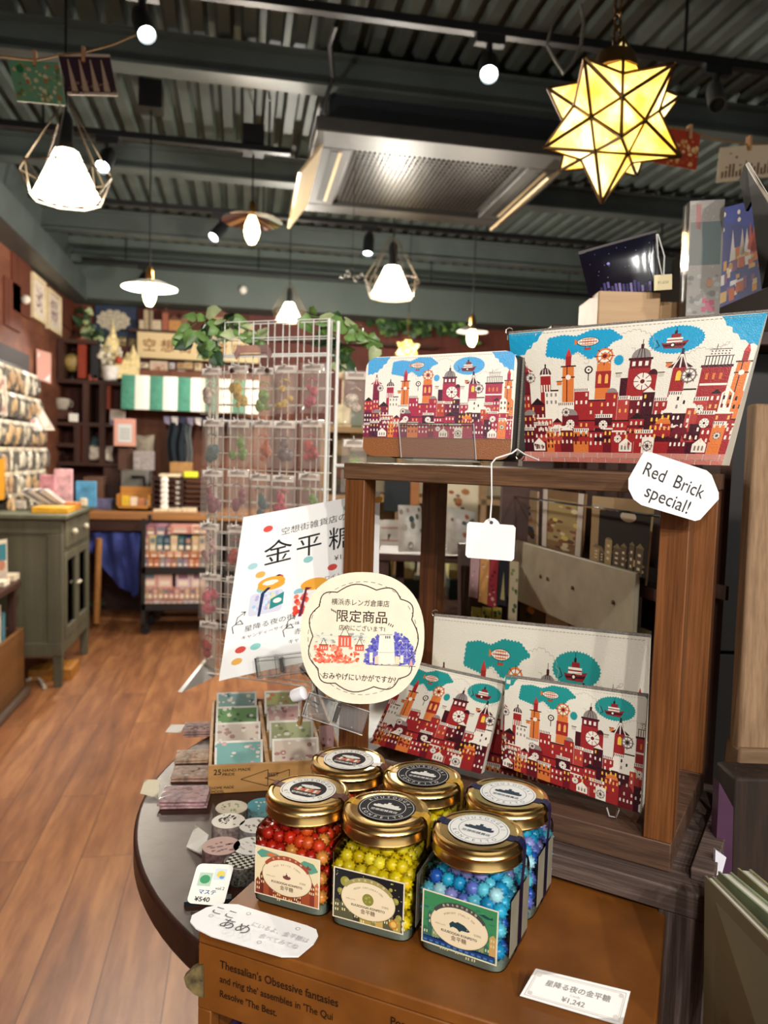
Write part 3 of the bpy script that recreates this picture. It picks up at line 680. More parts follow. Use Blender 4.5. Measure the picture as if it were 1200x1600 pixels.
hung_card([(90, 83), (171, 85), (184, 150), (106, 148)], d, [(2, rect(0, 0, 15, .7), '#c9b8a4'), (2, rect(0, 9.3, 15, 10), '#c9b8a4')]+[(3, [(x-.9, .9), (x+.9, .9), (x+.5, 5), (x+.15, 8.6), (x-.15, 8.6), (x-.5, 5)], '#b9a088') for x in (2.5, 5.8, 9, 12.2)]+dapple(R, 15, 4, ['#7a5a4a', '#8e6c58'], 24, .2, .6), 15, 10, '#3a2832', 'dark postcard with four pale towers, right of the two on the left string', (131, 84))
d = 2.0
mb = MB(); mb.tube([P(x, y, d) for x, y in ((1010, 196), (1075, 203), (1110, 216), (1170, 226), (1230, 225), (1290, 215))], .0022, 6); solo(mb, 'garland_string', jute, 'jute string at the upper right behind the star lantern, with two cards', 'string')
hung_card([(1040, 200), (1095, 208), (1088, 266), (1020, 254)], d, dapple(R, 15, 8, ['#c9955a', '#e0c08a', '#a5502c', '#d8a868'], 60, .3, .9), 15, 10, '#a23a26', 'orange red postcard, half hidden behind the star lantern', (1077, 205))
hung_card([(1125, 231), (1222, 222), (1217, 275), (1119, 286)], d, [(2+k*.01, rect(1+k*.85, 1.2, 1.5+k*.85, 1.2+R.uniform(1.5, 4)), '#6b4a34') for k in range(16)]+dapple(R, 15, 9, ['#7a5a40'], 14, .15, .4), 15, 10, '#d9c9ae', 'cream postcard with a brown skyline at the right edge', (1170, 222))
# ================================================================ back of the shop
def span(x0, y0, x1, y1, Y):
    xm, ym = (x0+x1)/2, (y0+y1)/2
    return Py(x0, ym, Y).x, Py(xm, y1, Y).z, Py(x1, ym, Y).x, Py(xm, y0, Y).z      # X0, Z0, X1, Z1
def block(name, px, Y, dep, mat, label, cat, group=None, bevel=.004, zfloor=None):
    x0, z0, x1, z1 = span(*px, Y); z0 = z0 if zfloor is None else zfloor
    mb = MB(); mb.box(x0, Y, z0, x1, Y+dep, z1); return solo(mb, name, mat, label, cat, group, bevel=bevel)
def panel(name, px, Y, items, w, h, base, label, cat, group=None, frame_=None, th=.012):
    x0, z0, x1, z1 = span(*px, Y); c = Vector(((x0+x1)/2, Y, z0)); t = thing(name, label, cat, Matrix.Translation(c), group); mb = MB(); a, hh = (x1-x0)/2, z1-z0
    if frame_:
        f = MB(); k = min(a*.16, .03); f.box(-a, 0, 0, a, th, k); f.box(-a, 0, hh-k, a, th, hh); f.box(-a, 0, k, -a+k, th, hh-k); f.box(a-k, 0, k, a, th, hh-k); build(f, 'frame', frame_, t, bevel=.002)
        mb.box(-a+k, th*.4, k, a-k, th, hh-k, col=base); s = flat((-a+k, th*.4, k), (2*(a-k)/w, 0, 0), (0, 0, (hh-2*k)/h))
    else: mb.box(-a, 0, 0, a, th, hh, col=base); s = flat((-a, 0, 0), (2*a/w, 0, 0), (0, 0, hh/h))
    inlay(mb, items, s, .0008); build(mb, 'picture' if frame_ else 'board', PAPER, t, smooth=False); return t
dkw = WOOD('dark_shelf_wood', '#2e1b15', '#4d3026', 'x', .5, 40, .1)
dkv = WOOD('dark_shelf_wood_upright', '#2e1b15', '#4d3026', 'z', .5, 40, .1)
tan = WOOD('tan_counter_wood', '#8a5a34', '#b98452', 'x', .5, 30, .08)
# hanging sign with four characters in view
YS = YB-.16
x0, z0, x1, z1 = span(214, 523, 405, 563, YS)
t = thing('shop_sign', 'cream wooden sign board with brown characters above the striped awning', 'sign', Matrix.Translation(((x0+x1)/2, YS, z0))); a, h = (x1-x0)/2, z1-z0
mb = MB(); mb.box(-a, 0, 0, a, .03, h); build(mb, 'board', WOOD('sign_cream', '#d8bd8c', '#e8d2a6', 'x', .6, 12, .05), t, bevel=.004)
it = []
for k, ch in enumerate('空想街雑貨店'): txt(it, ch, -a+.095+k*.148, h*.48, .115, '#8a5a36', 2, bold=.02)
mb = MB(); inlay(mb, it, flat((0, -.001, 0), (1, 0, 0), (0, 0, 1)), .0008); build(mb, 'lettering', PAPER, t, smooth=False)
for s_ in (-1, 1): mb = MB(); mb.tube([(s_*a*.8, .015, h), (s_*a*.8, .015, 2.46-z0)], .004); build(mb, 'hanger', BLACK, t)
# small model houses and frames on the ledge over and under the sign
LEDGE = thing('picture_ledge', 'thin dark ledge on the back wall above the sign, carrying model houses', 'shelf', at(.1, YB-.15, span(214, 523, 405, 518, YB-.15)[1]-.0))
mb = MB(); mb.box(-1.05, 0, -.03, 1.6, .15, -.005); build(mb, 'board', dkw, LEDGE)
R = random.Random(21)
zl = WM[LEDGE.name].translation.z-.005
for k, (px, w, h, c, kind) in enumerate(((222, .05, .10, '#c9b79a', 'flat'), (231, .07, .22, '#b5a384', 'tower'), (245, .07, .11, '#cdbba0', 'flat'), (258, .05, .2, '#a5604a', 'tower'), (273, .1, .13, '#c28a52', 'gable'), (288, .06, .16, '#8a6a52', 'tower'), (345, .2, .2, '#a88462', 'gable'), (385, .12, .14, '#c9b08a', 'gable'))):
    p = Py(px, 510, YB-.13); t = thing('model_house', 'small %s model house on the ledge over the shop sign, %s from left' % ({'#c9b79a': 'cream', '#b5a384': 'stone', '#cdbba0': 'beige', '#a5604a': 'brick', '#c28a52': 'orange', '#8a6a52': 'brown', '#a88462': 'wide tan', '#c9b08a': 'straw'}[c], 'first second third fourth fifth sixth seventh eighth'.split()[k]), 'model house', at(p.x, YB-.13, zl), 'model houses above the sign')
    mb = MB(); mb.box(-w/2, 0, 0, w/2, .07, h*.75); build(mb, 'walls', MT('mh'+c, c, .7), t, bevel=.003)
    mb = MB()
    if kind == 'gable': mb.prism([(-w*.58, h*.7), (w*.58, h*.7), (0, h)], -.01, .08, M=Matrix(((1,0,0,0),(0,0,1,0),(0,1,0,0),(0,0,0,1))))
    elif kind == 'tower': mb.lathe([(w*.5, h*.75), (w*.3, h*.85), (0, h*1.05)], 8, M=Matrix.Translation((0, .035, 0)))
    else: mb.box(-w*.55, -.004, h*.75, w*.55, .074, h*.8)
    build(mb, 'roof', MT('mh_roof', '#6b4636', .7), t)
fr = MT('frame_cream', '#d9c6a2', .5); frd = MT('frame_brown', '#5a3828', .5)
for k, (px, f, base) in enumerate(((( 210, 565, 234, 576), frd, '#e8dcc2'), ((234, 564, 262, 587), fr, '#d6b8a8'), ((264, 566, 274, 577), frd, '#cfd0d8'), ((277, 567, 288, 576), fr, '#b08a5a'), ((289, 565, 301, 576), fr, '#c9a878'), ((303, 565, 317, 580), frd, '#d8c49a'), ((276, 578, 291, 587), frd, '#e6dedc'))):
    panel('small_picture', px, YB-.02, dapple(R, 10, 10, ['#a5785a', '#7a5a48', '#c9a284'], 10, .6, 1.6), 10, 10, base, ['oval brown framed picture below the left end of the shop sign', 'largest cream framed pink picture below the shop sign', 'tiny pale blue picture below the shop sign', 'tiny cream framed brown picture below the shop sign', 'square cream framed tan picture below the shop sign', 'brown framed yellowish picture nearest the grid rack', 'small white picture in the lower row, touching the awning'][k], 'picture', 'small pictures under the shop sign', f)
# dark blue board with a cloud shaped plaque
x0, z0, x1, z1 = span(148, 478, 214, 560, YB-.03); t = thing('cloud_plaque', 'dark blue board with a pale cloud shaped town plaque, upper left of the back wall', 'plaque', Matrix.Translation(((x0+x1)/2, YB-.03, z0))); a, h = (x1-x0)/2, z1-z0
mb = MB(); mb.box(-a, 0, 0, a, .028, h); build(mb, 'board', MT('navy_board', '#22324c', .6), t, bevel=.003)
mb = MB(); mb.prism(scallop(ell(-.02, h*.72, .125, .075, 12), .05), 0, .015, M=Matrix(((1,0,0,0),(0,0,-1,0),(0,1,0,0),(0,0,0,1)))); build(mb, 'plaque', MT('plaque_stone', '#b9ae9a', .8, noise=.25, nscale=60), t)
for k, (px, c) in enumerate((((184, 526, 198, 541), '#8a7a52'), ((200, 528, 213, 548), '#a08c6a'), ((188, 548, 210, 562), '#7d684a'))):
    panel('small_picture', px, YB-.05, dapple(R, 10, 10, ['#d8c8a0', '#5a4632'], 8, .8, 1.6), 10, 10, c, ['small brown picture under the cloud plaque, upper left', 'small tan picture beside the left end of the shop sign', 'lowest wide olive picture under the cloud plaque'][k], 'picture', None, frd)
# striped awning
YA = 6.2
x0, z0, x1, z1 = span(190, 590, 400, 643, YA); t = thing('striped_awning', 'green and white striped fabric awning valance under the shop sign', 'awning', Matrix.Translation((x0, YA, z1))); n = 11; w = (x1-x0)/n*1.0
wid = [.098, .105, .098, .105]
x = 0; k = 0; g = MT('awning_green', '#4a8a76', .8); wh = MT('awning_white', '#f3f0e6', .8, noise=.02)
while x < x1-x0:
    ww = wid[k % 4]*1.02; mb = MB()
    mb.grid(lambda u, v, x=x, ww=ww: (x+ww*u, -.03*(1-v)-.006*sin(u*pi), (z0-z1)*(1-v)), 4, 4); build(mb, 'stripe', g if k % 2 == 0 else wh, t); x += ww; k += 1
mb = MB(); mb.box(0, 0, -.02, x, .36, .0); build(mb, 'top_board', MT('awning_top', '#7a5a40', .7), t)
# wooden partition and hanging clothes behind the awning
partm = WOOD('partition_wood', '#5c3423', '#83523a', 'z', .6, 12, .1)
x0, z0, x1, z1 = span(200, 600, 420, 800, 6.6); mb = MB(); mb.box(x0, 6.6, 0, x1, 6.62, 1.9)
for k in range(5): mb.box(x0+k*.32, 6.58, 0, x0+k*.32+.03, 6.6, 1.9)
solo(mb, 'wooden_partition', partm, 'brown board partition below the striped awning', 'partition')
def cloth_hang(px, Y, mat, label, seed):
    x0, z0, x1, z1 = span(*px, Y); R = random.Random(seed); ph = R.random()*6; mb = MB()
    f = lambda u, v, o=0: (x0+(x1-x0)*u*(1-.12*(1-v))+.01*sin(v*7+ph), Y+.02*sin(u*14+ph)+o, z1+(z0-z1)*(1-v)*(1-.06*sin(u*5)))
    mb.grid(lambda u, v: f(u, v), 14, 10); mb.grid(lambda u, v: f(u, v, .03), 14, 10); return solo(mb, 'hanging_garment', mat, label, 'garment')
cloth_hang((262, 660, 292, 738), 6.29, MT('cloth_navy', '#18222c', .9), 'dark navy garment hanging under the awning', 1)
cloth_hang((288, 660, 300, 728), 6.32, MT('cloth_grey', '#6d7376', .9), 'grey garment hanging beside the dark navy one', 2)
x0, z0, x1, z1 = span(256, 652, 400, 664, 6.3)
mb = MB(); mb.tube([(x0, 6.575, z1), (x0, 6.3, z1), (x1, 6.3, z1), (x1, 6.575, z1)], .006); solo(mb, 'hanging_rail', BLACK, 'thin black rail under the awning holding garments and flags', 'rail')
mb = MB()
for k in range(12):
    a = x0+(x1-x0)*k/12; mb.prism([(a, z1-.008), (a+.05, z1-.008), (a+.045, z0-.01), (a+.006, z0+.008)], 6.28, 6.283, k % 3, M=Matrix(((1,0,0,0),(0,0,1,0),(0,1,0,0),(0,0,0,1))))
solo(mb, 'flag_bunting', [MT('flag_lilac', '#8d88a5', .8), MT('flag_white', '#d9d6d4', .8), MT('flag_navy', '#3a3c5a', .8)], 'small lilac and white flag bunting under the awning', 'bunting')
block('gift_box', (265, 722, 300, 740), 6.2, .15, MT('kraft', '#b08450', .8), 'small kraft box on the shelf under the hanging garments', 'box')
# counter
YC = 5.75; CZ = span(143, 800, 330, 802, YC)[3]
t = thing('shop_counter', 'brown wooden counter at the back behind the cart', 'counter', at(0, YC, 0)); x0 = -1.35; x1 = 1.6
mb = MB(); mb.box(x0, 0, CZ-.06, x1, .57, CZ); build(mb, 'counter_top', tan, t, bevel=.005)
mb = MB(); mb.box(x0, .02, CZ-.14, x1, .06, CZ-.06); mb.box(x0, .5, 0, x1, .54, CZ-.06); mb.box(-.62, .05, 0, -.58, .5, CZ-.06); build(mb, 'base', dkw, t)
# blue cloth under the counter
x0, z0, x1, z1 = span(140, 832, 218, 940, YC+.03); mb = MB()
def bc(u, v):
    cut = .35+.65*u if u < .85 else 1
    z = z1+(z0-z1)*(1-v)*cut*(.72+.28*sin(u*2.6)); return (x0+(x1-x0)*u, YC+.03-.05*(1-v)+.02*sin(u*17+v*3)+.015*sin(u*9-v*8), z)
mb.grid(bc, 24, 14); mb.grid(lambda u, v: tuple(Vector(bc(u, v))+Vector((0, .012, 0))), 24, 14); solo(mb, 'blue_cloth', MT('cloth_blue', '#2b3674', .85, noise=.15, nscale=5), 'royal blue cloth draped under the counter beside the green cabinet', 'cloth')
mb = MB(); a = Py(152, 900, YC-.1); mb.tube([(a.x, YC-.12, .02), (a.x+.01, YC-.1, .62)], .022, 10); solo(mb, 'wooden_pole', MT('pole_wood', '#a8743c', .6), 'light wooden pole leaning against the blue cloth', 'pole')
mb = MB(); a = Pz(150, 962, .0)
for k in range(14): b = k*.45; mb.tube([(a.x, a.y, .0), (a.x+.04*cos(b), a.y+.03*sin(b), .09), (a.x+.08*cos(b), a.y+.06*sin(b), .07+.06*(k % 3)/2)], [.004, .008, .001], 5)
solo(mb, 'small_plant', MT('plant_dark', '#4c5a3c', .7), 'small green plant on the floor at the foot of the blue cloth', 'plant')
# black rolling cart with rows of boxed goods
YK = 5.35; cx0, cz0, cx1, cz1 = span(221, 812, 420, 975, YK)
t = thing('rolling_cart', 'black two tier rolling cart full of small boxes, under the counter', 'cart', at(cx0, YK, 0)); w = cx1-cx0; zs = [Py(270, y, YK).z for y in (955, 945, 886, 868)]
blk = MT('cart_black', '#1b1716', .5)
for x in (0, w-.025):
    for y in (0, .33): mb = MB(); mb.box(x, y, .07, x+.025, y+.025, cz1); build(mb, 'upright', blk, t)
z_low = Py(270, 943, YK).z; z_mid = Py(270, 868+18, YK).z
for z, nm in ((z_low, 'shelf'), (z_mid, 'shelf')): mb = MB(); mb.box(0, 0, z-.05, w, .355, z); build(mb, nm, blk, t, bevel=.003)
for x in (.03, w-.06):
    for y in (.02, .32): mb = MB(); mb.lathe([(0, -.012), (.03, -.012), (.033, 0), (.03, .012), (0, .012)], 14, M=at(x, y, .034, 0, pi/2)); mb.box(x-.012, y-.02, .04, x+.012, y+.02, .08); build(mb, 'caster', BLACK, t)
def goods_row(px0, px1, ytop, zbase, Y, n, cols, name, label, group, dep=.1, gap=.004):
    x0 = Py(px0, ytop, Y).x; x1 = Py(px1, ytop, Y).x; zt = Py((px0+px1)/2, ytop, Y).z; ww = (x1-x0)/n; R = random.Random(int(px0*7+ytop))
    for k in range(n):
        h = zt-zbase; c = cols[k % len(cols)] if len(cols) > n/2 else R.choice(cols)
        mb = MB(); mb.box(0, 0, 0, ww-gap, dep, h, col=c); mb.box(ww*.16, -.001, h*.14, ww*.8, 0, h*.42, col='#e8dccb'); mb.box(ww*.16, -.001, h*.55, ww*.8, 0, h*.86, col=R.choice(['#8a6a78', '#b08a7a', '#d6b3a6', '#6f7f8a']))
        mb.v = [(vx+x0+k*ww, vy+Y, vz+zbase) for vx, vy, vz in mb.v]
        solo(mb, name, PAPER, label, 'box', group, smooth=False)
yb = YK+.02
goods_row(228, 275, 822, Py(270, 838, yb).z, yb+.05, 3, ['#8a5a6a', '#a5788a', '#74505e'], 'goods_box', 'mauve box in the row at the top left of the rolling cart', 'mauve boxes on the cart top row', .2)
goods_row(266, 330, 822, Py(270, 834, yb).z, yb+.02, 2, ['#c98a80', '#d8a898'], 'goods_box', 'long pink box lying at the top of the rolling cart', 'long pink boxes on the cart', .15)
goods_row(222, 322, 838, Py(270, 862, yb).z, yb, 9, ['#a87a72', '#c9b98a', '#3a6a72', '#2c4058', '#d8c89a', '#2f5a5a', '#24364c', '#c7b27c', '#e0cfae'], 'goods_box', 'upright teal and cream box in the upper tier of the cart', 'upright boxes on the cart upper tier')
goods_row(222, 322, 861, Py(270, 871, yb).z, yb-.01, 8, ['#c98a62', '#d8a284', '#c47a50'], 'goods_box', 'orange box in the middle row of the cart upper tier', 'orange boxes on the cart', .1)
goods_row(222, 322, 873, z_mid, yb-.015, 11, ['#8f7fa8', '#c97a48', '#d86a3a', '#8aa0ac', '#b08aa0', '#d07a44', '#7f93a0'], 'goods_box', 'tiny lilac or orange box along the front lip of the upper tier', 'tiny boxes on the upper tier lip', .08)
goods_row(222, 270, 893, Py(250, 918, yb).z, yb, 2, ['#d8a8a0', '#e0b8ae'], 'goods_box', 'wide pink box on the lower tier of the cart', 'wide pink boxes on the lower tier', .2)
goods_row(275, 322, 893, Py(290, 918, yb).z, yb, 2, ['#cfb8c2', '#d8c0c0'], 'goods_box', 'wide lilac grey box on the lower tier of the cart', 'wide lilac boxes on the lower tier', .2)
goods_row(222, 322, 919, Py(270, 936, yb).z, yb-.01, 12, ['#c98f86', '#d8b09a', '#c7a88c', '#a5707a', '#d29a90'], 'goods_box', 'upright salmon box in the middle row of the cart lower tier', 'salmon boxes on the lower tier', .09)
goods_row(222, 322, 938, z_low, yb-.015, 11, ['#c99a94', '#cfc6d0', '#b8b4c6', '#d8b0a8'], 'goods_box', 'tiny pale box along the front lip of the lower tier', 'tiny boxes on the lower tier lip', .08)

# on the counter: stacking trays, pads, box of cards, till, cushions and bags
Yt = 5.85
x0, z0, x1, z1 = span(237, 746, 345, 800, Yt); z0 = CZ; t = thing('letter_tray_rack', 'dark brown stacked letter trays with white papers on the counter', 'tray rack', Matrix.Translation((x0, Yt, z0))); w, h = x1-x0, z1-z0
for x in (0, w*.42, w*.84): mb = MB(); mb.box(x, 0, 0, x+.015, .3, h); build(mb, 'upright', dkv, t)
for k in range(7): mb = MB(); mb.box(0, 0, h*k/6.5, w, .3, h*k/6.5+.008); build(mb, 'tray', dkw, t)
for k in range(6):
    mb = MB(); mb.box(.17, -.004, h*k/6.5+.012, w*.40, .28, h*k/6.5+.03); build(mb, 'paper_stack', MT('paper_grey', '#b9b3aa', .8), t)
    mb = MB(); mb.ball((.09, -.01, h*k/6.5+.034), .03, n=10, m=7, sq=(1, .5, .95)); build(mb, 'white_roll', WHITE, t)
block('sticky_note_pad', (287, 737, 309, 748), Yt, .07, EMIT('pad_yellow', '#e8f23a', .0) if False else MT('pad_yellow', '#e6ee3a', .6, noise=.02), 'bright yellow note pad on top of the letter trays', 'note pad', zfloor=z0+h)
block('paper_sheaf', (248, 741, 282, 747), Yt, .2, MT('paper_cream', '#e6d6b4', .8), 'cream sheaf of papers lying on the letter trays', 'paper', zfloor=z0+h)
x0, z0, x1, z1 = span(182, 772, 234, 808, YC+.05); t = thing('card_display_box', 'orange wooden box of cards standing on the counter', 'box', Matrix.Translation((x0, YC+.05, CZ))); w = x1-x0; om = WOOD('orange_box_wood', '#a86a2c', '#cf9448', 'x', .5, 30, .05)
mb = MB(); mb.box(0, 0, 0, w, .2, .02); mb.box(0, .18, 0, w, .2, .17); mb.box(0, 0, 0, .012, .2, .12); mb.box(w-.012, 0, 0, w, .2, .12); mb.box(0, 0, 0, w, .012, .04); build(mb, 'body', om, t)
for k in range(4): mb = MB(); mb.box(.03+k*.055, .05+.02*k, .02, .08+k*.055, .06+.02*k, .11-.01*k); build(mb, 'card', MT('card%d' % k, ['#e8c43a', '#e8d8c0', '#d8946a', '#efe2cc'][k], .7), t)
mb = MB()
p = Py(212, 800, YC-.0)
for k in range(3): b = MB(); b.box(Py(252+k*22, 800, YC).x-.06, YC+.02, CZ, Py(252+k*22, 800, YC).x+.05, YC+.12, CZ+.018+.006*k); solo(b, 'card_stack', MT('cream_stack', '#e2cfae', .8), ['flat cream card stack in front of the letter trays, left', 'flat cream card stack in front of the letter trays, middle', 'flat cream card stack in front of the letter trays, right'][k], 'cards', bevel=.002)
block('cash_register', (188, 735, 232, 772), 6.1, .3, MT('till_grey', '#6a6762', .5), 'grey till machine on the counter behind the orange box', 'till', zfloor=CZ, bevel=.01)
mb = MB(); a = Py(205, 745, 6.08); b = Py(225, 745, 6.08); c = Py(227, 770, 6.08); mb.tube([a, b, c], .012, 6); solo(mb, 'bent_bracket', BLACK, 'bent black bracket in front of the grey till', 'bracket')
def lump(px, Y, dep, mat, label, cat, name, seed=1, n=10):     # soft things: cushions, bags
    x0, z0, x1, z1 = span(*px, Y); R = random.Random(seed); mb = MB(); cx, cz, a, h = (x0+x1)/2, (z0+z1)/2, (x1-x0)/2, (z1-z0)/2; ph = R.random()*6
    def f(s):
        def g(u, v):
            X, Z = 2*u-1, 2*v-1; d = (1-X**4)*(1-Z**4); pin = 1-.12*(1-abs(X))*(abs(Z)**3)
            return (cx+a*X*(1-.1*(1-abs(Z))), Y+dep/2+s*(dep/2*d**.6+.01*sin(X*6+ph)*sin(Z*5)), cz+h*Z*pin)
        return g
    mb.grid(f(-1), n, n); mb.grid(f(1), n, n); return solo(mb, name, mat, label, cat)
lump((206, 678, 240, 725), 6.3, .14, MT('bag_grey', '#8d8375', .8, noise=.2, nscale=12), 'grey beige cushion leaning above the till', 'cushion', 'cushion', 3)
block('paper_bag_stack', (208, 705, 240, 735), 6.25, .1, MT('bag_lilac', '#a39a9a', .8, noise=.15, nscale=40), 'pale grey paper bag stack under the cushion', 'bags')
lump((134, 680, 166, 720), 6.48, .1, MT('cushion_teal', '#4a6468', .8, noise=.4, nscale=18), 'teal patterned cushion on the left shelf box', 'cushion', 'cushion', 5)
lump((133, 696, 175, 721), 6.37, .1, MT('cushion_white', '#d8cfc4', .8, noise=.12, nscale=14), 'white bone shaped cushion in front of the teal one', 'cushion', 'cushion', 6)
block('storage_crate', (184, 700, 208, 735), 6.3, .2, MT('crate_dark', '#5a3d30', .7), 'dark brown crate next to the grey cushion', 'crate')

# shelf unit with cubby holes at the back left
YH = 6.35; zb0 = Py(110, 798, YH).z
t = thing('cubby_shelf', 'dark wooden cubby hole shelf holding a globe, in the back left corner', 'shelf', at(0, YH, 0)); mb = MB()
def hb(px0, px1, py, th=.03): a = Py(px0, py, YH); b = Py(px1, py, YH); z = (a.z+b.z)/2; m = MB(); m.box(a.x, 0, z-th, b.x, .3, z); build(m, 'shelf_board', dkw, t)
def vb(px, py0, py1, th=.045): a = Py(px, py0, YH); b = Py(px, py1, YH); m = MB(); m.box(a.x-th/2, .002, b.z, a.x+th/2, .3, a.z); build(m, 'upright', dkv, t)
for px0, px1, py in ((92, 150, 530), (84, 208, 594), (84, 190, 660), (70, 120, 692), (84, 196, 722)): hb(px0, px1, py)
for px, a, b in ((94, 530, 595), (134, 594, 725), (120, 660, 722), (72, 590, 800), (160, 594, 725)): vb(px, a, b)
a = Py(70, 500, YH); b = Py(205, 500, YH); m = MB(); m.box(a.x, .302, .4, b.x, .32, Py(100, 528, YH).z); build(m, 'back_panel', WOOD('shelf_back_red', '#3c1a14', '#5c2a20', 'z', .6, 20, .05), t)
m = MB(); a = Py(84, 722, YH); b = Py(195, 722, YH); m.box(b.x-.16, .0, CZ, b.x, .3, a.z-.03); build(m, 'side_panel', dkv, t); m = MB(); m.box(a.x, .0, CZ, a.x+.05, .3, a.z-.03); build(m, 'side_panel', dkv, t)
for k, (px, y0, y1) in enumerate(((150, 532, 592), (130, 530, 592), (132, 662, 720), (168, 600, 640))):
    a = Py(px, y0, YH+.1); b = Py(px, y1, YH+.1); mb = MB(); mb.box(a.x-.03, YH+.05, b.z, a.x+.03, YH+.2, a.z); solo(mb, 'standing_book', MT(['bk_black', 'bk_red', 'bk_red', 'bk_rust'][k], ['#17191f', '#8a3018', '#8a3018', '#8f3a22'][k], .6), ['black tall book right of the globe in the cubby shelf', 'red tall book beside the globe in the cubby shelf', 'red tall book in the low cubby behind the cushion', 'rust red book in the middle cubby under the cream castle'][k], 'book')
# globe
g = Py(112, 567, YH+.12); zs_ = Py(112, 594, YH+.12).z; t = thing('globe', 'small tan globe in the top cubby of the dark shelf', 'globe', at(g.x, YH+.12, zs_))
mb = MB(); mb.ball((0, 0, g.z-zs_), .075, n=22, m=14); build(mb, 'sphere', MT('globe_tan', '#a08850', .5, noise=.35, nscale=14), t)
mb = MB(); mb.lathe([(.05, 0), (.05, .01), (.012, .02), (.01, .04)], 16); build(mb, 'base', BLACK, t)
mb = MB(); mb.tube([(.085*cos(a_), 0, g.z-zs_+.085*sin(a_)) for a_ in [-pi/2+pi*k/12 for k in range(13)]], .004, 6); build(mb, 'meridian_arc', BLACK, t)
def cup(px, py, Y, r, h, mat, label, name='tea_cup'):
    p = Py(px, py, Y); t = thing(name, label, 'cup', Matrix.Translation(p)); mb = MB(); mb.lathe([(r*.6, 0), (r, h*.5), (r, h), (r*.93, h), (r*.9, h*.5), (0, h*.1)], 20); build(mb, 'bowl', mat, t)
    mb = MB(); mb.tube([(r+.018*sin(a), 0, h*.55+.025*cos(a)) for a in [pi*k/8 for k in range(9)]], .005, 6); build(mb, 'handle', mat, t)
cup(95, 640, YH+.08, .07, .085, MT('cup_grey', '#a59c90', .4), 'pale grey ceramic pot on the middle cubby of the shelf')
cup(86, 716, YH+.1, .05, .05, MT('cup_brown', '#4a3228', .4), 'dark brown cup on the lower cubby of the shelf')
block('wooden_riser', (80, 641, 112, 655), YH+.02, .15, MT('riser_brown', '#4d2a20', .6), 'dark red riser carrying the pale ceramic pot', 'box')
block('price_card', (107, 646, 122, 659), YH-.01, .01, WHITE, 'small white price card on the middle cubby ledge', 'card')
for k, px in enumerate((146, 138)): block('tiny_figure', (px, 585, px+6, 594), YH+.05, .03, MT('fig_red', '#a5503a', .5), ['tiny red figure on the globe shelf, nearer the castle', 'tiny red figure on the globe shelf, nearer the globe'][k], 'figure')
# cream castle ornament and flower pot
YO = 6.55; p = Py(186, 592, YO); t = thing('castle_ornament', 'cream paper castle ornament left of the awning', 'ornament', Matrix.Translation(p)); cr = MT('castle_cream', '#e6d19c', .7, noise=.15, nscale=40)
for k, (dx, w, h) in enumerate(((-.08, .14, .30), (-.05, .09, .42), (.06, .14, .2), (.1, .1, .26), (-.13, .06, .22))):
    mb = MB(); mb.box(dx-w/2, .03*k-.06, 0, dx+w/2, .03*k, h*.75); mb.lathe([(w*.42, h*.75), (w*.2, h*.9), (0, h*1.12)], 8, M=Matrix.Translation((dx, .03*k-.03, 0))); build(mb, 'tower', cr, t, bevel=.004)
mb = MB(); mb.box(-.17, -.08, -.008, .17, .12, 0); build(mb, 'base', dkw, t)
p = Py(172, 595, 6.43); t = thing('flower_pot', 'white pot of pale dried flowers with a red bloom, below the castle', 'pot plant', Matrix.Translation(p)); mb = MB(); mb.lathe([(.05, 0), (.07, .11), (.066, .11), (.05, .02), (0, .02)], 20); build(mb, 'pot', MT('pot_white', '#e2dedc', .4), t)
mb = MB(); R = random.Random(8)
for k in range(26): a = R.uniform(0, 6.3); mb.ball((R.uniform(-.08, .08), R.uniform(-.05, .05), .13+R.uniform(0, .14)), R.uniform(.012, .026), n=7, m=5)
build(mb, 'blossoms', MT('blossom_pale', '#cfc7b4', .8, noise=.2), t)
mb = MB(); mb.ball((.07, -.03, .16), .03, n=10, m=7); build(mb, 'red_bloom', MT('bloom_red', '#b5482e', .7), t)
# notices on the back left
panel('notice_card', (172, 640, 196, 664), YH-.04, [(2, rect(.5, .5, 9.5, 3), '#8a7aa8')]+[(3, rect(1.5, y, 8.5, y+.5), '#8f8a86') for y in (4.5, 5.8, 7.1)], 10, 10, '#bdb2a8', 'small grey and lilac notice fixed to the cubby shelf', 'notice')
panel('notice_card', (178, 654, 212, 697), YH-.1, [(2, rect(1.8, 1.4, 8.2, 8), '#d9dfe0')]+[(3, rect(2.6, y, 7.4, y+.4), '#a8a09c') for y in (2.6, 3.7, 4.8, 5.9)], 10, 10, '#e2a898', 'pink bordered notice with a pale text panel, right of the cushions', 'notice')
# ivy hanging on the back wall
def leaf(mb, c, d, up, s, mi=0):
    d = Vector(d).normalized(); n = Vector(up); n = (n-d*n.dot(d)); n = n.normalized() if n.length > 1e-3 else Vector((0, 0, 1)); r = d.cross(n); c = Vector(c)
    o = [(0, -.08), (.30, -.16), (.46, .08), (.40, .42), (.2, .72), (0, 1.0)]; pts = [(x, y) for x, y in o]+[(-x, y) for x, y in o[-2:0:-1]]
    mid = [c+d*(y*s)+n*(.10*s*(1-(y-.4)**2)) for y in (-.05, .4, 1.0)]
    vs = [c+r*(x*s)+d*(y*s)-n*(abs(x)*.28*s) for x, y in pts]; m = len(vs); vs += [mid[1]]; mb.add(vs, [(i, (i+1) % m, m) for i in range(m)], mi)
IVY = [MT('ivy_green', '#6a8a48', .4, noise=.2, nscale=50), MT('ivy_pale', '#a9b482', .45, noise=.15, nscale=50), MT('ivy_dark', '#2f4a2a', .5, noise=.2, nscale=40)]
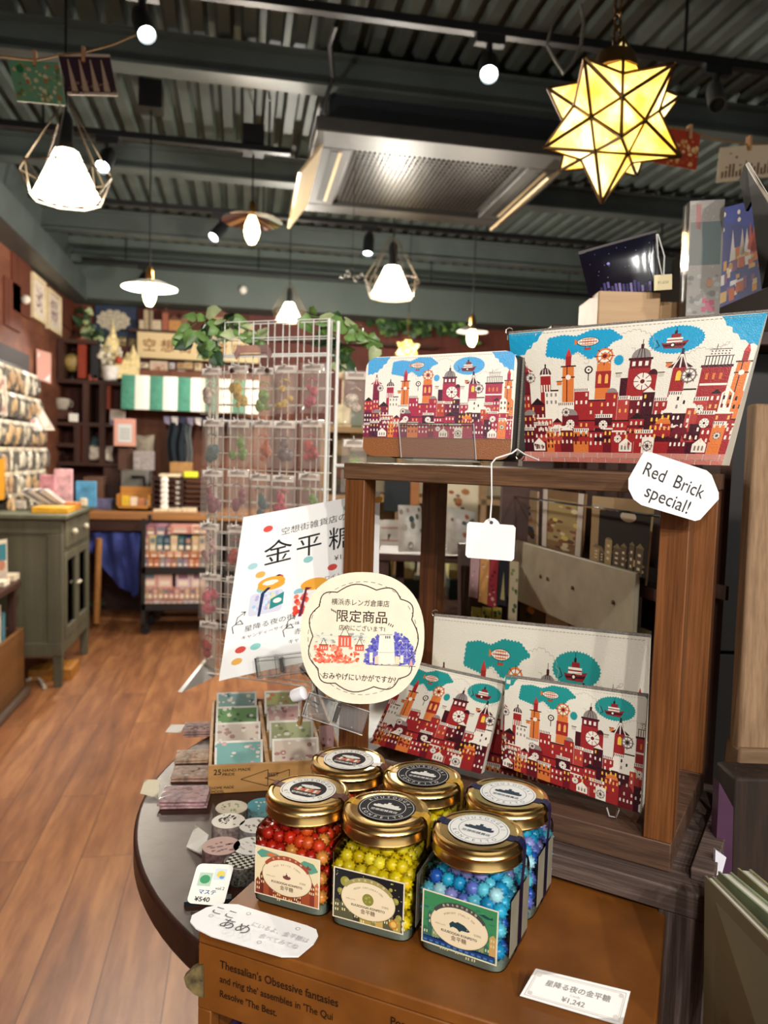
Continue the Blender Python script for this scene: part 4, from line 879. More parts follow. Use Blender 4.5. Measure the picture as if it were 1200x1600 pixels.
def ivy(path, n, s, label, cat='vine', mats=(0, 1, 2), seed=1, spread=.1, wts=(5, 3, 3), droop=.6):
    R = random.Random(seed); path = [Vector(p) for p in path]; c = path[0]; t = thing('ivy_vine', label, cat, Matrix.Translation(c)); mb = MB(); mb.tube(path, .0018*s/.04, 5); build(mb, 'stem', MT('vine_stem', '#5a6a3a', .7), t, world=True); mb = MB()
    for k in range(n):
        u = R.random()*(len(path)-1); i = min(int(u), len(path)-2); p = path[i].lerp(path[i+1], u-i)+Vector((R.uniform(-1, 1), R.uniform(-1, 1), R.uniform(-1, .7)))*spread
        d = Vector((R.uniform(-1, 1), R.uniform(-.8, .3), R.uniform(-1, .5)-droop*.3)); leaf(mb, p, d, (R.uniform(-.5, .5), -1, R.uniform(0, .8)), s*R.uniform(.65, 1.15), R.choices(mats, wts)[0])
    build(mb, 'leaves', IVY, t, world=True); return t
ivy([Py(x, y, 6.9) for x, y in ((130, 485), (140, 510), (148, 530), (156, 545))], 60, .07, 'grey green ivy hanging beside the cloud plaque on the left', seed=2, mats=(2, 1, 2), spread=.07)
ivy([Py(x, y, 6.82) for x, y in ((590, 500), (620, 510), (660, 505), (700, 508), (730, 500))], 110, .08, 'dark green ivy along the back wall behind the wallet', seed=3, mats=(2, 0, 2), wts=(5, 2, 5), spread=.08)
ivy([Py(x, y, 6.86) for x, y in ((705, 500), (722, 505), (735, 540))], 40, .075, 'darker ivy tail at the right of the back wall', seed=4, mats=(2, 2, 0), spread=.08)
# ================================================================ left wall and the displays along it
def wallframe(px0, y0, px1, y1, skew, label, R):
    X = XL+.03; a = Px(px0, y0, X); b = Px(px1, y0+skew, X); z1 = (a.z+b.z)/2; z0 = (Px(px0, y1-skew*.6, X).z+Px(px1, y1, X).z)/2
    t = thing('framed_picture', label, 'picture', at(X, (a.y+b.y)/2, z0), 'framed pictures on the left wall'); w = abs(b.y-a.y)/2; h = z1-z0; mb = MB(); k = .03
    for y0_, y1_, q0, q1 in ((-w, w, 0, k), (-w, w, h-k, h), (-w, -w+k, k, h-k), (w-k, w, k, h-k)): mb.box(-.03, y0_, q0, 0, y1_, q1)
    build(mb, 'frame', MT('frame_cream', '#d9c6a2', .5), t, bevel=.003)
    mb = MB(); mb.box(-.03, -w+k, k, -.012, w-k, h-k, col='#d9cdbf'); it = dapple(R, 10, 20, ['#b59a92', '#8f6f70', '#a5808a', '#6a4a4c'], 36, .4, 1.4)
    inlay(mb, it, flat((-.012, -w+2*k, 2*k), (0, (2*w-4*k)/10, 0), (0, 0, (h-4*k)/20)), .0006); build(mb, 'picture', PAPER, t, smooth=False)
R = random.Random(31)
wallframe(53, 428, 73, 505, 10, 'nearer cream framed tall picture high on the left wall', R)
wallframe(77, 452, 97, 523, 10, 'farther cream framed tall picture high on the left wall', R)
mb = MB(); p = Px(40, 468, XL+.05); mb.ball((p.x, p.y, p.z), .03, n=10, m=7); solo(mb, 'wall_ornament', MT('knob_pale', '#d8cfc4', .5), 'small pale round ornament on the red batten of the left wall', 'ornament')
# goods in clear bags hanging in tiers on a wall panel
film = GLASSY('clear_film', '#ffffff', .16, .12, .10, '#efe8da'); XP = XL+.10
t = thing('hanging_rack', 'dark wall panel with tiers of hooks for bagged goods, at the left edge', 'rack', at(XL, 4.9, 1.0)); mb = MB(); mb.box(0, -.75, -.09, .02, .62, .85); build(mb, 'back_panel', MT('panel_dark', '#2c211c', .7), t)
rows = ((497, 545, 60, 24), (553, 598, 63, 20), (607, 655, 66, 18), (655, 700, 70, 14), (0, 0, 0, 0))
for k, z in enumerate((1.72, 1.52, 1.32, 1.12)):
    mb = MB(); mb.tube([(.02, -.7, z-1+.02), (.02, .6, z-1+.02)], .006); build(mb, 'hook_bar', BLACK, t)
def bag(c, w, h, th, content, R, label, group, name='bagged_goods', face=(1, 0, 0)):
    # a clear bag with its paper header, hanging with its face toward the aisle; w along Y
    t = thing(name, label, 'packet', Matrix.Translation(c), group); mb = MB()
    def f(s):
        def g(u, v): X, Z = 2*u-1, 2*v-1; return (s*th/2*((1-X**4)*(1-Z**4))**.5+.003*s, X*w/2, -h+h*v)
        return g
    mb.grid(f(1), 6, 6); mb.grid(f(-1), 6, 6); build(mb, 'clear_bag', film, t)
    mb = MB(); mb.box(-.002, -w*.52, -h*.12, .004, w*.52, .006); build(mb, 'header', MT('hdr'+content[0], content[0], .8), t)
    mb = MB()
    for _ in range(7): mb.ball((R.uniform(-.2, .25)*th, R.uniform(-.32, .32)*w, -h*R.uniform(.28, .85)), R.uniform(.12, .24)*w, n=8, m=6, sq=(.35, 1, 1.2))
    build(mb, 'contents', MT('cont'+content[1], content[1], .7, noise=.2, nscale=60), t); return t
R = random.Random(44)
tiers = ((500, 520, '#d9cdb0'), (556, 562, '#cdb588'), (612, 607, '#c7b59a'), (662, 650, '#cbb79c'), (706, 690, '#b9a68a'), (735, 715, '#b8a58c'))
for k, (yl, yr, cc) in enumerate(tiers):
    n = 6 if k < 4 else 5; Xr = XP+.02*k
    for j in range(n):
        Y = 4.42+j*.175+(.05 if k >= 4 else 0); z = [1.70, 1.545, 1.385, 1.235, 1.10, .985][k]+.0
        cont = R.choice([('#e2d8c4', '#c9a470'), ('#d8c8b0', '#d8d0bc'), ('#cfc0a0', '#b98f5c'), ('#e6ddcc', '#cfc4ac')])
        bag(Vector((Xr, Y, z)), .15, .135, .06, cont, R, ['clear bag of beige goods in the topmost tier on the left wall', 'clear bag of beige goods in the second tier on the left wall', 'clear bag of beige goods in the third tier on the left wall', 'clear bag of beige goods in the fourth tier on the left wall', 'clear bag of beige goods in the fifth tier on the left wall', 'clear bag of beige goods in the bottom tier on the left wall'][k], 'bagged goods tier %s' % 'one two three four five six'.split()[k])
def slab(quad, d, dd, th, items, w, h, base, label, cat, name, group=None):
    pts = [P(x, y, d+o) for (x, y), o in zip(quad, dd)]; t = thing(name, label, cat, Matrix.Translation(pts[3]), group); mb = card_geo(t, *pts, [(1, rect(0, 0, w, h), base)]+items, w, h, base, th=th); build(mb, 'sheet', PAPER, t, world=True, smooth=False); return t
slab([(57, 545), (80, 552), (80, 600), (58, 592)], 5.3, (0, .1, .1, 0), .01, [(2, rect(1, 1, 9, 14), '#e4e0e6')]+[(3, rect(2, y, 8, y+.5), '#a8a4b0') for y in (3, 5, 7, 9, 11)], 10, 16, '#cf9d90', 'pink bordered notice card beside the tiers of bagged goods', 'notice', 'notice_card')
slab([(45, 625), (60, 628), (86, 672), (70, 672)], 4.9, (0, .05, .05, 0), .006, [(2, rect(1, 1, 9, 19), '#c9bcae')], 10, 20, '#e6ddd0', 'leaning pale leaflet below the bagged goods', 'leaflet', 'leaflet')
slab([(46, 655), (58, 652), (68, 672), (56, 674)], 4.8, (0, .05, .05, 0), .006, [(2, rect(1, 5, 9, 9), '#c98a8a')], 10, 10, '#e9e2da', 'short white leaflet with a pink stripe at the left', 'leaflet', 'leaflet')
slab([(-4, 585), (10, 588), (12, 650), (-4, 648)], 4.2, (0, .03, .03, 0), .006, [(2, rect(2, 2, 8, 18), '#b98a80')], 10, 20, '#d8cec0', 'tall narrow card at the very left edge beside the bags', 'card', 'card')
slab([(-5, 718), (7, 716), (7, 780), (-5, 782)], 3.9, (0, .02, .02, 0), .03, [], 10, 10, '#d99a2c', 'orange box standing at the left edge on the cabinet', 'box', 'orange_box')

# grey green cabinet
K0 = Pz(97, 1075, 0); kz = .905; kx0, kx1, ky0, ky1 = -1.40, K0.x, K0.y, K0.y+.72
t = thing('green_cabinet', 'weathered grey green wooden cabinet with drawers and glazed doors, on the left', 'cabinet', at(kx1, ky0, 0)); gm = WOOD('cabinet_green', '#47463b', '#676552', 'z', .5, 18, .1); dw = ky1-ky0; lw = kx0-kx1
mb = MB(); mb.box(lw-.01, -.03, kz-.025, .03, dw+.03, kz); build(mb, 'cabinet_top', WOOD('cabinet_top', '#4d5042', '#6d6e58', 'y', .5, 18, .1), t, bevel=.006)
mb = MB(); mb.box(lw, 0, .17, -.005, .02, kz-.025); mb.box(lw, -.008, kz-.1, 0, 0, kz-.025); mb.box(lw, -.008, .17, 0, 0, .24); mb.box(-.07, -.008, .24, 0, 0, kz-.1); build(mb, 'side_panel', gm, t, bevel=.003)
mb = MB(); mb.box(lw, dw-.02, .17, -.005, dw, kz-.025); mb.box(lw, .02, .17, lw+.02, dw-.02, kz-.025); mb.box(lw, .02, .17, -.03, dw-.02, .19); mb.box(lw, .02, .42, -.06, dw-.02, .435); build(mb, 'carcass', gm, t)
for y in (0, dw-.05): 
    for x in (-.05, lw): mb = MB(); mb.hexa([(x+.008, y+.008, 0), (x+.045, y+.008, 0), (x+.045, y+.045, 0), (x+.008, y+.045, 0)], [(x, y, .2), (x+.05, y, .2), (x+.05, y+.05, .2), (x, y+.05, .2)]); build(mb, 'leg', gm, t, bevel=.003)
mb = MB(); mb.box(-.02, .05, .17, 0, dw-.05, .24); mb.box(-.02, .05, kz-.2, 0, dw-.05, kz-.185); mb.box(-.02, 0, .2, 0, .05, kz-.025); mb.box(-.02, dw-.05, .2, 0, dw, kz-.025); build(mb, 'front_frame', gm, t, bevel=.003)
for k in range(2):
    y0 = .055+k*(dw-.11)/2; y1 = y0+(dw-.12)/2; o = MB(); o.box(-.02, y0, kz-.18, .008, y1, kz-.035); dr = build(o, 'drawer', gm, t, bevel=.004)
    m = MB(); m.ball((.022, (y0+y1)/2, kz-.105), .016, n=12, m=8); build(m, 'knob', MT('knob_cream', '#d6cfba', .4), dr)
    o = MB(); o.box(-.015, y0, .245, .006, y0+.045, kz-.205); o.box(-.015, y1-.045, .245, .006, y1, kz-.205); o.box(-.015, y0+.045, .245, .006, y1-.045, .30); o.box(-.015, y0+.045, kz-.25, .006, y1-.045, kz-.205); dd = build(o, 'door', gm, t, bevel=.003)
    m = MB(); m.box(-.008, y0+.045, .30, -.004, y1-.045, kz-.25); build(m, 'pane', GLASSY('cabinet_glass', '#c8ccc4', .2, .03), dd)
    m = MB(); m.ball((.014, y1-.02 if k == 0 else y0+.02, .5), .01, n=10, m=6); build(m, 'knob', MT('knob_cream', '#d6cfba', .4), dd)
for k in range(5):
    mb = MB(); y = .08+k*.1; mb.box(kx1-.16, ky0+y, .435, kx1-.05, ky0+y+.07, .435+.1+.03*(k % 3)); solo(mb, 'goods_box', MT('cab_box%d' % (k % 3), ['#c9a49a', '#d8c8b0', '#a87a78'][k % 3], .7), 'small pale box standing behind the glass of the green cabinet', 'box', 'boxes inside the green cabinet')
# things on the cabinet
def on_cab(px0, px1, ytop, Y, dep, mat, label, cat, name, z=kz, group=None, bevel=.003):
    a = Py(px0, ytop, Y); b = Py(px1, ytop, Y); mb = MB(); mb.box(a.x, Y, z, b.x, Y+dep, (a.z+b.z)/2); return solo(mb, name, mat, label, cat, group, bevel=bevel)
Y = ky0+.06
t = on_cab(49, 106, 793, Y, .2, MT('tray_yellow', '#d8a02c', .5), 'yellow tray box at the front edge of the green cabinet', 'tray', 'yellow_tray')
t = on_cab(90, 119, 786, Y+.22, .14, MT('tray_orange', '#c07a2c', .5), 'orange tray box behind the yellow tray', 'tray', 'orange_tray')
for k in range(6):
    a = Py(46+k*6.5, 790-k*1.5, Y+.02); mb = MB(); mb.hexa([(a.x, Y+.22, kz+.03), (a.x+.035, Y+.22, kz+.03), (a.x+.035, Y+.30, kz+.03), (a.x, Y+.30, kz+.03)], [(a.x-.1, Y+.2, kz+.1), (a.x-.075, Y+.2, kz+.115), (a.x-.075, Y+.3, kz+.115), (a.x-.1, Y+.3, kz+.1)])
    solo(mb, 'leaning_booklet', MT('bklt%d' % (k % 3), ['#d8cfc0', '#6a6a78', '#b8b0a8'][k % 3], .6), 'slanted booklet in the fan behind the yellow tray', 'booklet', 'fan of booklets on the cabinet')
on_cab(62, 84, 742, Y+.40, .04, MT('pink_box', '#c98a94', .6, noise=.25, nscale=25), 'pink patterned box, left of the pair on the green cabinet', 'box', 'patterned_box')
on_cab(84, 112, 733, Y+.42, .04, MT('pink_box2', '#d6a8b0', .6, noise=.22, nscale=25), 'taller pale pink patterned box, right of the pair on the cabinet', 'box', 'patterned_box')
on_cab(118, 150, 752, Y+.52, .03, MT('blue_card', '#4a8fb8', .5, noise=.2, nscale=14), 'blue picture card standing at the back of the cabinet', 'card', 'blue_card')
on_cab(146, 174, 780, 5.9, .12, MT('lilac_box', '#6a6a8f', .6, noise=.2, nscale=20), 'lilac blue box on the counter beside the cabinet', 'box', 'lilac_box', CZ)
on_cab(124, 136, 778, Y+.5, .06, MT('cream_jar', '#d8ccb0', .5), 'small cream jar at the back of the cabinet', 'jar', 'cream_jar', bevel=.01)
on_cab(16, 40, 782, Y+.2, .1, MT('white_pouch', '#b8b0a4', .6, noise=.2), 'grey white pouch at the left of the cabinet top', 'pouch', 'pouch', bevel=.01)
# brown crates filled with more goods in the black corner beneath the wall rack
block('storage_crate', (130, 745, 160, 800), 6.1, .2, MT('crate_brown', '#6a4a3a', .7), 'brown crate in the box shelf behind the cabinet', 'crate')
# low brown box shelf at the left edge
B0 = Pz(38, 1082, 0); t = thing('low_display_box', 'low brown wooden display box on the floor at the left edge', 'display box', at(B0.x, B0.y, 0)); bz = Px(38, 980, B0.x).z; bm_ = WOOD('low_box_wood', '#5a3a1e', '#7d5630', 'y', .5, 20, .08)
mb = MB(); mb.box(-.02, -1.6, 0, 0, 0, bz); mb.box(-.3, -.02, 0, -.02, 0, bz); mb.box(-.3, -1.6, 0, -.02, -.02, .04); build(mb, 'box_side', bm_, t, bevel=.003)
mb = MB(); mb.tube([(.02, -1.5, .02), (.02, -.02, .02)], .02, 8); build(mb, 'foot_rail', MT('foot_rail', '#4a3a30', .5), t)
R = random.Random(9)
for k in range(9):
    y = B0.y-.1-k*.07; h = .10+.05*(k % 3); mb = MB(); mb.box(B0.x-.24, y-.05, .04, B0.x-.06, y, bz+h); solo(mb, 'picture_book', MT('pbk%d' % (k % 4), ['#5a8a9a', '#c9bfae', '#3a5a6a', '#d8c8a8'][k % 4], .6), ['teal', 'cream', 'navy', 'straw'][k % 4]+' picture book standing in the low brown box', 'book', '%s books in the low box' % ['teal', 'cream', 'navy', 'straw'][k % 4])
# shelf over it with a screen-like picture card
a = Px(36, 905, B0.x-.0); t = thing('wall_shelf', 'dark wooden shelf at the left edge carrying a picture card', 'shelf', at(B0.x, B0.y-.05, a.z)); mb = MB(); mb.box(-.3, -1.2, -.03, .0, 0, 0); build(mb, 'board', dkw, t, bevel=.003)
mb = MB(); mb.box(-.3, -1.2, -.75+.4, -.28, 0, -.03); build(mb, 'back_board', MT('panel_dark', '#2c211c'), t)
mb = MB(); mb.box(-.05, -.05, bz-a.z, -.02, -.02, -.03); build(mb, 'post', dkv, t)
slab([(-6, 845), (11, 842), (12, 908), (-6, 912)], 3.75, (0, .02, .02, 0), .012, [(2, rect(1, 10, 9, 18), '#4a8a9a'), (2, rect(1, 2, 9, 9), '#d8c8b8'), (3, ell(5, 8, 3, 2.5), '#c98a70')], 10, 20, '#e8dfc8', 'cream edged seaside picture card on the left edge shelf', 'picture', 'picture_card')
for k in range(5):
    p = Px(34-k*8, 905, B0.x-.05-.02*(k % 2)); mb = MB(); mb.box(p.x-.04, p.y-.06, a.z, p.x+.03, p.y+.03, a.z+.02+.006*(k % 3)); solo(mb, 'paper_ticket', MT('tick%d' % (k % 2), ['#d8ccb4', '#c9a890'][k % 2], .8), 'small flat packet lying along the left edge shelf', 'packet', 'flat packets on the left shelf', bevel=.002)
# cable and tray on the floor under the cabinet
p = Pz(75, 1055, .03); mb = MB(); mb.box(p.x-.1, p.y, .0, p.x+.12, p.y+.2, .06); solo(mb, 'floor_tray', MT('tray_floor', '#a06a24', .6), 'orange brown tray on the floor beneath the cabinet', 'tray', bevel=.003)
mb = MB(); mb.tube([Pz(x, y, .012) for x, y in ((42, 1063), (55, 1058), (64, 1064), (70, 1075))], .01, 6); solo(mb, 'floor_cable', MT('cable_white', '#b8aea0', .5), 'pale cable on the floor beside the cabinet leg', 'cable')
# ================================================================ white grid rack standing on the round table
TZ = 0.870
GL = Pz(322, 1062, TZ); dl = (GL-ORG).dot(FW); gr = P(507, 800, dl*.93); GR = Vector((gr.x, gr.y, TZ))
gx = (GR-GL).normalized(); gy = Vector((-gx.y, gx.x, 0)); GWd = (GR-GL).length
gtop = P(330, 511, dl).z-TZ
RF = frame(GL, gx, gy); t = thing('grid_display_rack', 'white wire grid display rack standing on the round table, hung with small packets', 'rack', RF)
gm = MT('white_wire', '#f1eee6', .35, noise=.02); GD = .022
for x, y in ((0, 0), (GWd, 0), (0, GD), (GWd+.006, GD)): mb = MB(); mb.tube([(x, y, 0), (x, y, gtop)], .0028, 8); build(mb, 'pole', gm, t)
for nm, y in (('front_grid', 0), ('rear_grid', GD)):
    mb = MB(); ny = 22
    for k in range(ny+1): z = .012+(gtop-.012)*k/ny; mb.tube([(0, y, z), (GWd, y, z)], .0009 if k % 4 else .0016, 5)
    for k in range(1, 8): mb.tube([(GWd*k/8, y, .012), (GWd*k/8, y, gtop)], .0009, 5)
    build(mb, nm, gm, t)
for x in (0, GWd):
    mb = MB()
    for k in range(12): z = .012+(gtop-.012)*k/11; mb.tube([(x, 0, z), (x, GD, z)], .0011, 5)
    mb.tube([(x, GD*.5, .012), (x, GD*.5, gtop)], .0009, 5); build(mb, 'side_grid', gm, t)
mb = MB(); mb.hexa([(-.004, -.075, 0), (.004, -.075, 0), (.004, GD, 0), (-.004, GD, 0)], [(-.003, -.002, .035), (.003, -.002, .035), (.003, GD, .035), (-.003, GD, .035)])
build(mb, 'foot', gm, t); mb = MB(); mb.hexa([(GWd-.004, -.05, 0), (GWd+.004, -.05, 0), (GWd+.004, GD, 0), (GWd-.004, GD, 0)], [(GWd-.003, -.002, .03), (GWd+.003, -.002, .03), (GWd+.003, GD, .03), (GWd-.003, GD, .03)]); build(mb, 'foot', gm, t)
mb = MB(); mb.box(GWd+.008, GD-.012, gtop*.45, GWd+.022, GD+.01, gtop*.45+.024); build(mb, 'pole_clip', WHITE, t)
pf = GLASSY('packet_film', '#fbf7f2', .2, .06, .15, '#e9ddd4'); pf2 = GLASSY('packet_film_clear', '#ffffff', .16, .08, .12, '#f0e8e0')
R = random.Random(77)
ACC = [('#7a9a4a', 'green'), ('#d8b04a', 'yellow'), ('#c9704a', 'orange'), ('#c85a6a', 'pink'), ('#8a4a5a', 'plum'), ('#4a6a6a', 'teal'), ('#b8423a', 'red'), ('#c9a0a0', 'rose'), ('#6a5a58', 'brown'), ('#d0c0b0', 'cream')]
def packet(M_, w, h, ci, label, group, two=False):
    t = thing('accessory_packet', label, 'packet', M_, group); mb = MB(); ph = R.random()*6
    def f(s):
        def g(u, v): X, Z = 2*u-1, 2*v-1; return (X*w/2, s*.006*((1-X**4)*(1-Z**4))**.5-.004*0+.0015*sin(X*5+ph), -h+h*v)
        return g
    mb.grid(f(-1), 5, 6); mb.grid(f(1), 5, 6); build(mb, 'clear_bag', pf, t)
    mb = MB(); mb.box(-w*.42, -.001, -h*.16, w*.42, .001, -.002, col='#efe6dc'); mb.box(-w*.3, -.0014, -h*.11, w*.3, -.001, -h*.05, col='#b5a49a'); build(mb, 'header_card', PAPER, t, smooth=False)
    c, nm = ACC[ci]; mb = MB()
    for k in range(5): mb.ball((R.uniform(-.24, .24)*w, R.uniform(-.002, .001), -h*R.uniform(.45, .85)), w*R.uniform(.10, .24), n=8, m=6, sq=(1, .28, 1))
    mb.tube([(-w*.2, -.001, -h*.35), (0, -.003, -h*.3), (w*.2, -.001, -h*.36)], .0012, 5); build(mb, 'trinket', MT('trinket_'+nm, c, .35, noise=.3, nscale=200), t)
    mb = MB(); mb.tube([(0, .004, -.001), (0, -.014, -.001), (0, -.016, .003)], .001, 5); build(mb, 'hook', gm, t)
    return t
rown = ('top', 'second', 'third', 'fourth', 'fifth', 'lowest'); coln = ('leftmost', 'second from left', 'middle', 'fourth from left', 'rightmost')
pal = [[9, 1, 0, 1, 3], [5, 0, 2, 8, 6], [4, 4, 5, 3, 0], [7, 6, 7, 2, 4], [3, 6, 9, 7, 3], [6, 2, 7, 4, 9]]
for r_ in range(6):
    for c_ in range(5):
        ci = pal[r_][c_]; z = gtop-.068-r_*.083-R.uniform(0, .006); x = GWd*(c_+.5)/5+R.uniform(-.003, .003)-.004*(c_ == 0)*2
        packet(RF @ Matrix.Translation((x, -.014, z)) @ Matrix.Rotation(R.uniform(-.1, .1), 4, 'Z'), GWd/5*1.02, .076, ci, 'clear packet with %s trinket, %s of the %s row on the rack' % (ACC[ci][1], coln[c_], rown[r_]), 'packets on the front of the grid rack')
for r_ in range(4):
    ci = [9, 0, 4, 5][r_]; z = gtop-.075-r_*.105
    packet(RF @ Matrix.Translation((GWd+.034, GD+.01, z)) @ Matrix.Rotation(.3, 4, 'Z'), .04, .085, ci, 'clear packet with %s trinket on the right side of the rack, %s from top' % (ACC[ci][1], ('first', 'second', 'third', 'fourth')[r_]), 'packets on the side of the grid rack')
mb = MB(); mb.tube([(GWd+.008, GD, gtop*.62), (GWd+.055, GD-.01, gtop*.62)], .0028, 8); mb.ball((GWd+.056, GD-.01, gtop*.62), .0042, n=8, m=6); mb.v = [tuple(RF @ Vector(p)) for p in mb.v]; solo(mb, 'display_hook', gm, 'white hook rod sticking out of the right side of the grid rack', 'hook')
t = thing('acrylic_plate', 'pinkish acrylic arch plate clipped high on the front of the grid rack', 'plate', RF @ Matrix.Translation((.055, -.02, gtop-.062)))
mb = MB(); M_ = Matrix(((1,0,0,0),(0,0,1,0),(0,1,0,0),(0,0,0,1)))
mb.prism([(0, .008), (.006, .022), (.060, .022), (.066, .008), (.062, 0), (.056, .010), (.010, .010), (.004, 0)], 0, .003, M=M_); build(mb, 'arch', GLASSY('pink_acrylic', '#e6cfc8', .3, .05, .35, '#c9a8a4'), t)
mb = MB()
for x in (.0, .033, .062): mb.lathe([(0, 0), (.004, .001), (.004, .004), (0, .005)], 10, M=at(x, -.002, -.018, 0, pi/2))
build(mb, 'silver_stud', MT('silver', '#d8d8d6', .15, 1), t)
# ivy draped over the top of the rack
top = lambda u, y=0, dz=0: RF @ Vector((GWd*u, y, gtop+dz))
ivy([top(-.25, -.01, -.02), top(-.05, 0, .01), top(.2, .01, -.005), top(.45, .02, -.02)], 38, .026, 'green and pale ivy draped over the top left corner of the grid rack', seed=11, mats=(0, 1, 2), wts=(5, 3, 2), spread=.016, droop=1)
ivy([top(-.02, -.01, 0), top(.0, -.012, -.04), top(.06, -.012, -.055)], 16, .026, 'short ivy tail hanging inside the left of the grid rack', seed=12, spread=.01, wts=(5, 1, 4))
ivy([top(.75, .03, .012), top(1.0, .05, .005), top(1.2, .05, -.02), top(1.32, .04, -.03)], 20, .027, 'green ivy trailing off the top right corner of the grid rack', seed=13, spread=.016, wts=(6, 2, 1))
ivy([top(.8, .07, .005), top(.9, .075, -.03), top(.95, .075, -.06)], 22, .026, 'ivy behind the right pole of the grid rack', seed=14, spread=.012, wts=(3, 2, 4))

# ================================================================ displays seen through the dark stand
# pale shelving further back
Y = 2.6
PLZ = .852
def mblock(px, d, dep, mat, label, cat, name, group=None, bevel=.002, stake=None):
    a = P(px[0], px[3], d); b = P(px[2], px[1], d); mb = MB(); x = RT.copy(); x.z = 0; x.normalize(); yv = Vector((-x.y, x.x, 0)); w = (b-a).dot(x); h = P((px[0]+px[2])/2, px[1], d).z-P((px[0]+px[2])/2, px[3], d).z
    c = P((px[0]+px[2])/2, px[3], d); t = MB(); t.box(-w/2, 0, 0, w/2, dep, h); o = build(t, name, mat, bevel=bevel)
    if stake is not None: WM[o.name] = Matrix.Identity(4); sk = MB(); sk.box(-.006, .002, stake-c.z, .006, dep*.8, .0); build(sk, 'stake', MT('stake_wood', '#4a3226', .6), o)
    o.matrix_world = frame(c, x, yv); WM[o.name] = o.matrix_world.copy(); return tag(o, label, cat, group)
cream = MT('cream_board', '#d9c8a4', .7, noise=.1, nscale=8)
t = thing('display_shelf', 'pale lit shelf unit in the middle distance between the grid rack and the dark stand', 'shelf', frame(P(700, 980, 2.75), (_R0.x, _R0.y, 0), (-_R0.y, _R0.x, 0)))
mb = MB(); mb.box(-.46, .3, -.1, .5, .32, .72); build(mb, 'back_panel', cream, t)
for k, z in enumerate((.02, .28, .46, .70)): mb = MB(); mb.box(-.46, 0, z-.02, .5, .3, z); build(mb, 'shelf_board', MT('shelf_tan', '#a5845c', .6), t)
for x in (-.47, -.2, .1, .5): mb = MB(); mb.box(x, 0, -P(700, 980, 2.75).z, x+.02, .32, .72); build(mb, 'upright', MT('shelf_tan', '#a5845c'), t)
specs = [((522, 632, 548, 662), '#e8dcb4', 'cream notice card on the pale shelf right of the grid rack, uppermost'), ((548, 640, 566, 668), '#2f5a34', 'green box beside the cream card on the pale shelf'), ((524, 680, 545, 712), '#c9a878', 'tan box under the cream card'), ((546, 668, 568, 704), '#e6d2a0', 'framed cream picture right of the grid rack'), ((524, 722, 540, 748), '#8a5a44', 'brown round box on the pale shelf'), ((545, 715, 570, 745), '#d9c9a4', 'beige card low on the pale shelf'), ((525, 760, 540, 790), '#5a4a40', 'dark box at the bottom of the pale shelf')]
for px, c, lb in specs: mblock(px, 2.80, .06, MT('md'+c, c, .6, noise=.15, nscale=30), lb, 'box', 'display_box')
mb = MB(); c = P(537, 581, 2.8); zb_ = P(700, 980, 2.75).z+.70; mb.lathe([(.012, zb_), (.004, zb_+.01), (.004, c.z)], 10, M=Matrix.Translation((c.x, c.y, 0))); mb.ball((c.x, c.y, c.z), .03, n=12, m=8); solo(mb, 'pale_ball', MT('ball_cream', '#e0cfae', .5), 'small pale round ornament right of the grid rack', 'ornament')
# black board with print, cream posters
mblock((598, 738, 650, 800), 2.2, .02, MT('black_board', '#1b2224', .6), 'black picture board seen through the stand, left gap', 'picture', 'picture_board', stake=PLZ)
mblock((640, 752, 655, 790), 2.19, .02, MT('orange_piece', '#b0713a', .6), 'small orange wooden ornament beside the black board', 'ornament', 'wooden_ornament', stake=PLZ)
def pcard(quad, o, n, items, w, h, base, label, cat, name, group=None, th=.0012, mat=None, stake=None):
    pts = [Pn(x, y, o, n) for x, y in quad]; t = thing(name, label, cat, Matrix.Translation(pts[3]), group); mb = card_geo(t, *pts, [(1, rect(0, 0, w, h), base)]+items, w, h, base, th=th); build(mb, 'sheet', mat or PAPER, t, world=True, smooth=False)
    if stake is not None: a = (pts[2]+pts[3])/2; sk = MB(); sk.box(a.x-.005, a.y+.002, stake, a.x+.005, a.y+.008, (pts[0].z+pts[3].z)/2); build(sk, 'stake', MT('stake_wood', '#4a3226', .6), t, world=True)
    return t
o22 = P(720, 800, 2.1); nF = -FW
pcard([(698, 752), (748, 758), (746, 838), (697, 832)], o22, nF, dapple(R, 10, 16, ['#a5503a', '#6a7a4a', '#8a5a44', '#b5784a'], 12, .6, 1.6), 10, 16, '#e6d6b4', 'cream botanical poster seen through the stand right of its rear post', 'poster', 'poster', stake=PLZ)
pcard([(592, 812), (626, 812), (626, 858), (592, 856)], P(600, 830, 1.9), nF, [(2, rect(1, 11, 9, 11.8), '#d8938a'), (2, rect(1, 4, 9, 4.8), '#d8938a')], 10, 16, '#f6efe0', 'white notice with two pink lines behind the left post of the stand', 'notice', 'notice_card', stake=PLZ)
# dark plinth that carries the little table and the boards behind it
c = P(668, 940, 1.58); t = thing('display_plinth', 'dark wooden plinth behind the stand, carrying the small table and boards', 'plinth', frame(Vector((c.x, c.y, 0)), (_R0.x, _R0.y, 0), (-_R0.y, _R0.x, 0)))
mb = MB(); mb.box(-.18, -.02, 0, .26, .80, PLZ-.02); build(mb, 'body', dkv, t); mb = MB(); mb.box(-.19, -.03, PLZ-.02, .27, .81, PLZ); build(mb, 'top_board', dkw, t, bevel=.002)
